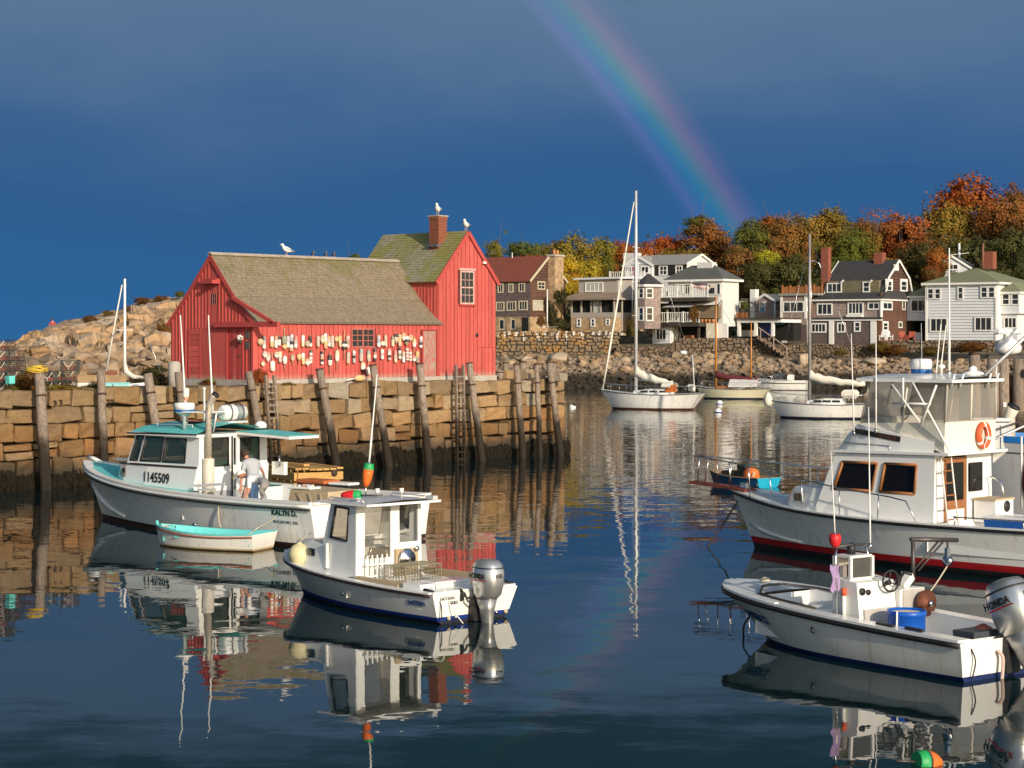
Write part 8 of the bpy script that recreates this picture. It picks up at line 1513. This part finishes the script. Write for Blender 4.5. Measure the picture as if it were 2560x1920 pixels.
# ---- steel fishing vessel behind the cruiser
VF = Fr((23.4, 51.0, 0), R(168)); vb = thing('fishing_vessel', 'grey-white steel fishing vessel with blue rail behind the cruiser', 'boat', VF.o, VF.a); GSTEEL = mat('grey_white_steel', (.52, .54, .56), .5, .07, 1., col2=(.30, .20, .14), c2t=(.70, .8), extra=lambda N, c, tc: N.mix(N.mapr(N.noise(N.vmath('MULTIPLY', tc, (4, 4, .2)).outputs[0], 1.2, 3.), .62, .75, 0, .3), c, (.35, .24, .17))); VBL = mat('bright_blue_paint', (.01, .17, .50), .5, .1)
hv = Hull(vb, [(0, 1.9, 2.1, 2.3, -.8, 0), (4, 2.0, 2.2, 2.35, -.9, 0), (8., 1.7, 2.0, 2.4, -.9, .1), (10.5, .7, 1.1, 2.5, -.8, .3), (11.4, .02, .1, 2.55, -.4, .5)], (.1, .25), [ANTI, BLACK, GSTEEL], n=18, p=1.1); hv.cap(0, 11.9, .15, .16, VBL); hv.deck(0, 11.9, -.25, DWOOD, 0)
o = thing('white_tote', 'white insulated fish tub on the fishing vessel', 'tub', wpt(VF, (VF.on(2480, 1050, 1, .8).x, .8, 2.2)), VF.a); MB().box((0, 0, .42), (.95, .75, .75), bev=.06).build('tub', GELG, o); MB().box((0, 0, .86), (1.0, .8, .1), bev=.03).build('lid', GEL, o); MB().box((-.48, 0, .5), (.03, .2, .25)).build('latch', DARKST, o)
for k in (-.25, 0, .25): MB().box((k, .39, .4), (.06, .04, .65)).build('rib', GELG, o)
vp = VF.on(2524, 1040, 1, .8); MB().tube([(vp.x, .8, 2.2), (vp.x, .8, 3.15), (vp.x-.1, .85, 3.4)], [.15, .15, .17], 10).build('exhaust_pipe', MATS['cream_jacket'], vb); MB().tube([(vp.x-.1, .86, 3.39), (vp.x-.12, .87, 3.43)], .172, 12).build('exhaust_mouth', BLACK, vb)
o = thing('radar_scanner', 'white open-array radar scanner above the fishing vessel at the right edge', 'radar', wpt(VF, (VF.on(2520, 860, 1, .5).x, .5, 4.75)), VF.a+R(60)); MB().lathe([(.16, 0), (.34, .08), (.36, .18), (.30, .36), (.12, .44), (.11, .56)], 16).build('gearbox', GEL, o); MB().box((0, 0, .62), (1.25, .14, .16), bev=.04).build('antenna_bar', GEL, o)
ox = VF.on(2520, 860, 1, .5).x; MB().box((ox-.3, .5, 4.7), (1.6, .4, .1)).build('gantry_beam', DARKST, vb); MB().tube([(ox-.6, .5, 2.2), (ox-.9, .5, 4.7)], .07, 8).build('gantry_leg', DARKST, vb); MB().tube([(ox-1.1, .5, 2.2), (ox-.9, .5, 4.7)], .07, 8).build('gantry_leg', ALU, vb)
for a, b, r, nm in (((2270, 1148), (2620, 1030), .022, 'cable'), ((2455, 1112), (2640, 1030), .03, 'boom'), ((2462, 938), (2640, 770), .045, 'boom')):
    pa = VF.on(*a, 1, 2.4); pb = VF.on(*b, 1, 1.2); MB().tube([pa, pb], r, 6).build(nm, ALU if nm == 'boom' else DARKST, vb)
o = thing('net_bundle', 'rust-orange net bundle at the right edge of the fishing vessel', 'net', wpt(VF, (VF.on(2580, 1150, 1, 2.3).x, 2.32, 1.0)), VF.a); MB().tube([(0, 0, 0), (0, .05, .5), (0, .03, 1.0), (0, 0, 1.6)], [.2, .26, .22, .12], 10).build('net', mat('orange_net', (.42, .08, .02), .9, .4, 14., bump=.03, bscale=30), o); MB().tube([(.26, .05, -.1), (.26, .05, 1.7)], .03, 6).build('frame_bar', WHITE, o)
whip(VF, (VF.on(2487, 1030, 1, 1.).x, 1., 2.3), (VF.on(2491, 900, 1, 1.).x, 1., VF.on(2491, 900, 1, 1.).z), .04, 'white pole between the cruiser and the right wharf')
# ---- wharf corner at the right edge
RF = Fr(Vector(((2418-HX)/F*88, 88, 0)), R(-8)); rw = thing('stone_pier', 'dark granite pier with timber pilings at the right edge', 'pier', RF.o, RF.a); MB().box((5, 2.5, 1.5), (10, 4, 4.2)).build('rubble_core', MATS['rubble'], rw)
z = 3.62
for ci in range(6):
    x = 0.
    while x < 9: w = rs.uniform(.8, 1.6); inst(rs.choice(BLK), 'block', rw, (x+w/2, .45, z-.32), (0, 0, 0), (w-.05, .8, .60)); x += w
    z -= .62
for px, py, r, lab in ((2436, 884, .26, 'broad short piling at the left end of the right-hand pier'), (2482, 888, .27, 'second broad piling of the right-hand pier'), (2508, 888, .25, 'tall brown piling of the right-hand pier with a white tag'), (2545, 888, .24, 'piling of the right-hand pier near the frame edge')):
    p = RF.on(px, py, 1, -.3); o = thing('piling', lab, 'piling', wpt(RF, (p.x, -.35, -.6)), 0, 'pilings of the right pier'); MB().tube([(0, 0, 0), (.02, 0, 2.5), (0, 0, p.z+.6)], [r*1.1, r, r*.95], 12).build('post', WOODG, o); MB().tube([(0, 0, p.z+.55), (0, 0, p.z+.63)], r*1.0, 12).build('iron_cap', IRON, o)
    if 'tag' in lab: MB().box((0, -r-.01, 2.9), (.12, .03, .2)).build('tag', WHITE, o)
MB().tube([(2.4, -.65, 3.7), (9, -.65, 3.9)], .2, 10).build('fender_timber', mat('red_brown_timber', (.16, .06, .035), .85, .25, 3.), rw)
# ---- gear on the left end of the wharf
rz_ = R(-90)-WA
def wtrap(px, y, lev, lab, rz=0., col=None): p = SH.on(px, 960, 1, y); trap('lobster_trap', lab, SH, (p.x, y, 3.3+lev*.37), rz_+rz, (.9, .55, .36), col, 'lobster traps stacked on the wharf')
LV = ['bottom', 'second', 'third', 'fourth', 'top']
for lev in range(5): wtrap(8, .7, lev, '%s wire lobster trap of the stack at the far left edge' % LV[lev], rk.uniform(-.1, .1))
for lev in range(4): wtrap(34, 1.6, lev, '%s wire lobster trap of the second stack from the left' % (LV[lev] if lev < 3 else 'top'), rk.uniform(-.15, .15))
for lev in range(2): wtrap(122, .5, lev, '%s wire lobster trap just right of the thick left piling' % ('lower', 'upper')[lev], .1)
for lev in range(2): wtrap(150, .8, lev, '%s wire lobster trap of the middle heap left of the wooden skiff' % ('lower', 'upper')[lev], -.1)
for lev in range(3): wtrap(175, 1.1, lev, '%s wire lobster trap of the heap beside the old wooden skiff' % ('bottom', 'middle', 'top')[lev], .08)
for px, lev in ((60, 0), (85, 0), (85, 1), (135, 0)): wtrap(px, 2.6, lev, {(60, 0): 'rear wire lobster trap behind the second stack', (85, 0): 'rear lower wire lobster trap behind the yellow rope', (85, 1): 'rear upper wire lobster trap behind the yellow rope', (135, 0): 'rear wire lobster trap behind the right heap'}[px, lev])
o = thing('rope_coil', 'heap of yellow rope on the thick left piling', 'rope', A0+SH.X*SH.on(92, 940, 1, -.75).x+SH.Y*-.75+Vector((0, 0, SH.on(92, 934, 1, -.75).z)), WA); r = random.Random(4); mb = MB()
YR = mat('yellow_rope', (.62, .42, .05), .8, .15, 8.)
for k in range(16): a = r.uniform(0, 6.3); R_ = r.uniform(.18, .42); MB().tube([(R_*math.cos(a+t)*1.05, R_*math.sin(a+t)*.8, .02+k*.012+.03*math.sin(3*t+k)+.10*(1-R_/.45)) for t in [i*.45 for i in range(14)]], .020, 5).build('strand', YR, o)
p = SH.on(8, 940, 1, .3); box_thing('fish_tote', 'small turquoise bucket among the traps at the far left', 'bucket', SH, (p.x, -.1, 3.62), (.26, .26, .28), 0, TURQ, taper=.75)
# old wooden skiff, turquoise skiff and debris
p = SH.on(232, 962, 1, 1.2); OF = Fr(A0+SH.X*p.x+SH.Y*1.2+Vector((0, 0, 0)), WA+R(186)); o = thing('old_skiff', 'weathered wooden skiff with white strake on the wharf', 'skiff', OF.o+Vector((0, 0, 3.42)), OF.a); h = Hull(o, [(-1.2, .42, .52, .40, -.08, 0), (0, .5, .6, .40, -.08, 0), (1.3, .05, .12, .46, -.05, .1)], (.02, .16), [MATS['bare_wood'], WHITE, MATS['bare_wood']], n=10); h.cap(-1.2, 1.4, .05, .03, MATS['bare_wood']); h.well(-1.15, 1.1, .06, .05, MATS['bare_wood'], MATS['bare_wood'], 6, fy=.75)
p = SH.on(275, 958, 1, .9); o = thing('wooden_crate', 'reddish wooden crate behind the second piling', 'crate', wpt(SH, (p.x, 1.4, 3.3)), WA)
for k in range(4): MB().box((0, -.3, .1+k*.17), (.95, .04, .14)).build('slat', mat('crate_red_brown', (.20, .07, .045), .85, .25, 4.), o)
for x in (-.46, .46): MB().box((x, -.33, .35), (.06, .05, .74)).build('batten', MATS['bare_wood'], o)
MB().box((0, 0, .3), (.9, .55, .6)).build('body', MATS['crate_red_brown'], o)
p = SH.on(287, 975, 1, .15); o = thing('turquoise_locker', 'pale turquoise box on the wharf edge right of the second piling', 'box', wpt(SH, (p.x, .15, 3.3)), WA+R(-20)); LTQ = mat('pale_turquoise_paint', (.22, .52, .55), .7, .1, 4., col2=(.5, .58, .55), c2t=(.6, .75)); MB().box((0, 0, .13), (.95, .45, .26)).build('body', LTQ, o); MB().box((0, 0, .275), (1.0, .5, .04)).build('lid', LTQ, o); MB().box((-.15, -.24, .13), (.03, .03, .2)).build('hinge', BLACK, o)
p = SH.on(342, 972, 1, .5); o = thing('white_debris', 'broken white fibreglass panel lying on the wharf', 'panel', wpt(SH, (p.x, .6, 3.3)), WA); MB().hexa([(-.55, -.2, 0), (.5, -.25, 0), (.5, .25, 0), (-.5, .2, 0), (-.45, -.15, .22), (.45, -.2, .27), (.4, .2, .24), (-.45, .2, .2)]).build('panel', WHITE, o)
p = SH.on(519, 968, 1, .4); o = thing('green_bucket', 'green bucket by the shack gable', 'bucket', wpt(SH, (p.x, .2, 3.3)), 0); MB().lathe([(.12, 0), (.16, .36), (.15, .36), (.11, .05)], 12).build('bucket', mat('green_bucket', (.08, .16, .03), .6), o)
for px, y, s, lab, col in ((70, .9, (.7, .5, .5), 'dry brown weeds under the left pilings', 'brown'), (30, -.1, (.5, .25, .18), 'low grass tuft on the wharf edge at far left', 'olive'), (150, -.15, (.8, .25, .2), 'green weeds before the trap heap', 'olive'), (235, -.15, (.6, .25, .22), 'green weeds left of the turquoise box', 'green'), (520, .1, (.8, .3, .22), 'reddish weeds at the foot of the shack gable', 'rust'), (648, -.2, (.42, .25, .5), 'brown bush beside the first ladder', 'rust'), (720, -.3, (.35, .15, .12), 'small green weed under the buoy wall', 'olive'), (380, 2.5, (1.2, .8, .35), 'dark weeds behind the short grey piling', 'dark')):
    p = SH.on(px, 975, 1, y); o = thing('weeds', lab, 'weeds', wpt(SH, (p.x, y, 3.3)), WA, 'weeds on the wharf'); inst(rk.choice(CR), 'foliage', o, (0, 0, s[2]*.6), (0, 0, rk.uniform(0, 6)), s, COLS[col])
# sailboat lying beyond the wharf at left
MFr = Fr(at(312, 1000, 100)*1.0, R(165)); MFr.o.z = 0; o = thing('sailboat', 'small sailboat with white mast lying beyond the wharf at left', 'sailboat', MFr.o, MFr.a); h = Hull(o, [(-3, .7, .9, 1.0, -.2, -.2), (-1, 1., 1.1, .9, -.4, 0), (1.5, .6, .8, .95, -.4, 0), (3., .02, .05, 1.1, -.2, .4)], (.04, .1), [BOTB, BOTB, TOPW], n=12); h.deck(-3.1, 3.3, .02, GEL, .06)
MB().box((-.3, 0, 1.2), (2.6, 1.4, .55), bev=.1).build('cabin_top', GEL, o); zt = H-(697-HY)/F*100; MB().tube([(0, 0, 1.3), (0, 0, zt)], [.085, .06], 8).build('mast', WHITE, o); MB().tube([(1.05, 0, 3.4), (.15, 0, zt-.3)], [.06, .03], 8).build('furled_jib', CANV, o); MB().bar((0, -.9, 5.6), (0, .9, 5.6), .05, .05).build('spreader', WHITE, o)
zb_0 = H-(930-HY)/F*100; MB().tube([(0, 0, zb_0+.45), (-.08, 0, zb_0), (-.5, 0, zb_0-.25), (-1.2, 0, zb_0-.3)], [.08, .15, .12, .08], 8).build('sail_cover', CANV, o); MB().tube([(-3, 0, 1.), (0, 0, zt)], .012, 4).build('backstay', STEEL, o)
# ------------------------------------------------------------------ people: one skinned body each
SKIN = mat('skin', (.50, .24, .16), .6, .06, 6.); HAIR = mat('dark_hair', (.045, .025, .015), .8, .2, 20.); WTEE = mat('white_tee', (.80, .80, .78), .85, .05, 4., bump=.01, bscale=9); GTEE = mat('grey_tee', (.40, .42, .45), .85, .07, 4., bump=.01, bscale=9); JEAN = mat('blue_jeans', (.05, .10, .19), .85, .15, 5.); GPANT = mat('grey_trousers', (.27, .25, .24), .85, .12, 5., bump=.012, bscale=8); SHOE = mat('white_trainers', (.68, .66, .62), .7)
def person(label, fr, J, shirt, pants, shoe=SHOE, cap=None, hair=True, s=1., look=(1, 0, 0), up=None):
    """J: joint name -> local point; builds one continuous body with a Skin modifier and colours it by region"""
    J = {k: Vector(v) for k, v in J.items()}; base = Vector((J['pelvis'].x, J['pelvis'].y, min(J['toe_l'].z, J['toe_r'].z)-.03*s))
    o = thing('person', label, 'person', wpt(fr, base), fr.a); V = []; E_ = []; rad = []; lab = []
    def v(p, r, l, par=None):
        V.append(Vector(p)-base); rad.append(r*s); lab.append(l)
        if par is not None: E_.append((par, len(V)-1))
        return len(V)-1
    pe = v(J['pelvis'], .150, 1); sp = v(J['pelvis'].lerp(J['chest'], .5), .140, 0, pe); ch = v(J['chest'], .160, 0, sp); nk = v(J['neck'], .060, 2, ch); hb_ = v(J['neck'].lerp(J['head'], .6), .080, 2, nk); hd = v(J['head'], .108, 2, hb_); ht = v(J['head']+(J['head']-J['neck']).normalized()*.08*s, .085, 2, hd)
    lk = Vector(look).normalized(); v(J['head']+lk*.118*s-(J['head']-J['neck']).normalized()*.02*s, .016, 2, hd)
    for sd_ in 'lr':
        sh = v(J['shoulder_'+sd_], .085, 0, ch); sl2 = v(J['shoulder_'+sd_].lerp(J['elbow_'+sd_], .55), .066, 0, sh); el_ = v(J['elbow_'+sd_], .046, 2, sl2); wr = v(J['wrist_'+sd_], .032, 2, el_)
        d = (J['wrist_'+sd_]-J['elbow_'+sd_]).normalized(); pm = v(J['wrist_'+sd_]+d*.06*s, .036, 2, wr); side = d.cross(lk if abs(d.dot(lk)) < .9 else Vector((0, 0, 1))).normalized()
        for k, (off, ln) in enumerate(((-.033, .075), (-.011, .09), (.011, .085), (.033, .068))): a = v(J['wrist_'+sd_]+d*.10*s+side*off*s, .011, 2, pm); v(J['wrist_'+sd_]+d*(.10+ln)*s+side*off*1.1*s+lk*.02*s, .009, 2, a)
        a = v(J['wrist_'+sd_]+d*.05*s+side*.045*s+lk*.02*s, .012, 2, wr); v(J['wrist_'+sd_]+d*.10*s+side*.06*s+lk*.035*s, .010, 2, a)
        hp_ = v(J['hip_'+sd_], .118, 1, pe); kn = v(J['knee_'+sd_], .078, 1, hp_); an = v(J['ankle_'+sd_], .056, 1, kn); v(J['toe_'+sd_], .045, 3, an)
    me = bpy.data.meshes.new('body'); me.from_pydata([tuple(p) for p in V], E_, []); ob = bpy.data.objects.new('body', me); COL.objects.link(ob)
    m = ob.modifiers.new('skin', 'SKIN'); m.use_smooth_shade = True
    for i, sv in enumerate(me.skin_vertices[0].data): sv.radius = (rad[i], rad[i]); sv.use_root = (i == 0)
    m2 = ob.modifiers.new('sub', 'SUBSURF'); m2.levels = m2.render_levels = 1
    dg = bpy.context.evaluated_depsgraph_get(); fin = bpy.data.meshes.new_from_object(ob.evaluated_get(dg)); fin.name = 'body'; bpy.data.objects.remove(ob)
    fin.materials.clear()
    for q in (shirt, pants, SKIN, shoe): fin.materials.append(q)
    for p in fin.polygons: c = Vector(p.center); p.material_index = lab[min(range(len(V)), key=lambda i: (V[i]-c).length-rad[i]*.6)]; p.use_smooth = True
    link(bpy.data.objects.new('body', fin), o)
    up = Vector(up or J['head']-J['neck']).normalized(); fw = (lk-up*lk.dot(up)).normalized(); M = Matrix((fw, up.cross(fw), up)).transposed().to_4x4(); M.translation = J['head']-base
    if cap:
        mb = MB(); mb.lathe([(.122*s, .02*s), (.120*s, .06*s), (.10*s, .11*s), (.05*s, .14*s), (.01*s, .145*s)], 14, M=M); mb.hexa([M @ Vector(p) for p in ((.08*s, -.08*s, .02*s), (.23*s, -.06*s, .0), (.23*s, .06*s, .0), (.08*s, .08*s, .02*s), (.08*s, -.08*s, .035*s), (.23*s, -.06*s, .015*s), (.23*s, .06*s, .015*s), (.08*s, .08*s, .035*s))]); mb.build('cap', cap, o)
    if hair: mb = MB(); mb.lathe([(.112*s, -.03*s), (.123*s, .03*s), (.112*s, .08*s), (.07*s, .125*s), (.01*s, .14*s)], 12, M=M @ Matrix.Translation((-.022*s, 0, 0))); mb.build('hair', HAIR, o)
    for y in (-.035, .035): MB().box(M @ Vector((.108*s, y*s, .01*s)), (.012*s, .016*s, .012*s)).build('eye', BLACK, o)
    return o
kp = lambda x, y, dep: KF.on(560+x/8.19, 1100+y/8.19, 1, dep)
person('person in white shirt, cap and grey trousers bending over the lobster boat rail', KF, {'pelvis': kp(845, 850, 1.65), 'chest': kp(585, 790, 1.65), 'neck': kp(470, 735, 1.65), 'head': kp(352, 728, 1.70), 'shoulder_l': kp(520, 800, 1.88), 'elbow_l': kp(510, 1035, 1.94), 'wrist_l': kp(425, 1195, 2.00), 'shoulder_r': kp(500, 790, 1.44), 'elbow_r': kp(440, 1020, 1.65), 'wrist_r': kp(370, 1175, 1.82), 'hip_l': kp(850, 900, 1.80), 'knee_l': kp(745, 1030, 1.86), 'ankle_l': kp(850, 1165, 1.90), 'toe_l': kp(800, 1245, 1.94), 'hip_r': kp(850, 890, 1.48), 'knee_r': kp(770, 1060, 1.42), 'ankle_r': kp(840, 1330, 1.40), 'toe_r': kp(770, 1400, 1.40)}, WTEE, GPANT, cap=WHITE, hair=False, s=.98, look=(.80, .30, -.40), up=(.45, .1, .88))
person('person in grey shirt and jeans standing in the lobster boat cockpit', KF, {'pelvis': kp(600, 900, .55), 'chest': kp(560, 500, .55), 'neck': kp(475, 375, .6), 'head': kp(440, 310, .62), 'shoulder_l': kp(420, 470, .74), 'elbow_l': kp(370, 720, .86), 'wrist_l': kp(345, 930, .92), 'shoulder_r': kp(680, 450, .36), 'elbow_r': kp(765, 600, .25), 'wrist_r': kp(810, 690, .05), 'hip_l': kp(560, 960, .66), 'knee_l': kp(560, 1230, .70), 'ankle_l': kp(590, 1500, .66), 'toe_l': kp(520, 1545, .70), 'hip_r': kp(640, 950, .44), 'knee_r': kp(645, 1230, .44), 'ankle_r': kp(660, 1490, .40), 'toe_r': kp(600, 1530, .42)}, GTEE, JEAN, s=1.0, look=(.8, -.3, -.4))
HP = Fr(at(131, 832, 177.5), 0.); J = {'pelvis': (0, 0, .35), 'chest': (0, .05, .8), 'neck': (0, .05, 1.0), 'head': (0, .03, 1.15), 'shoulder_l': (-.2, .05, .88), 'elbow_l': (-.3, -.05, .65), 'wrist_l': (-.2, -.25, .5), 'shoulder_r': (.2, .05, .88), 'elbow_r': (.3, -.05, .65), 'wrist_r': (.2, -.25, .5), 'hip_l': (-.12, -.05, .33), 'knee_l': (-.16, -.4, .55), 'ankle_l': (-.16, -.5, .12), 'toe_l': (-.16, -.65, .06), 'hip_r': (.12, -.05, .33), 'knee_r': (.16, -.4, .55), 'ankle_r': (.16, -.5, .12), 'toe_r': (.16, -.65, .06)}
person('tiny person in white and red sitting on the headland skyline', HP, J, mat('red_jacket', (.45, .05, .04), .8), WTEE, look=(0, -1, 0))
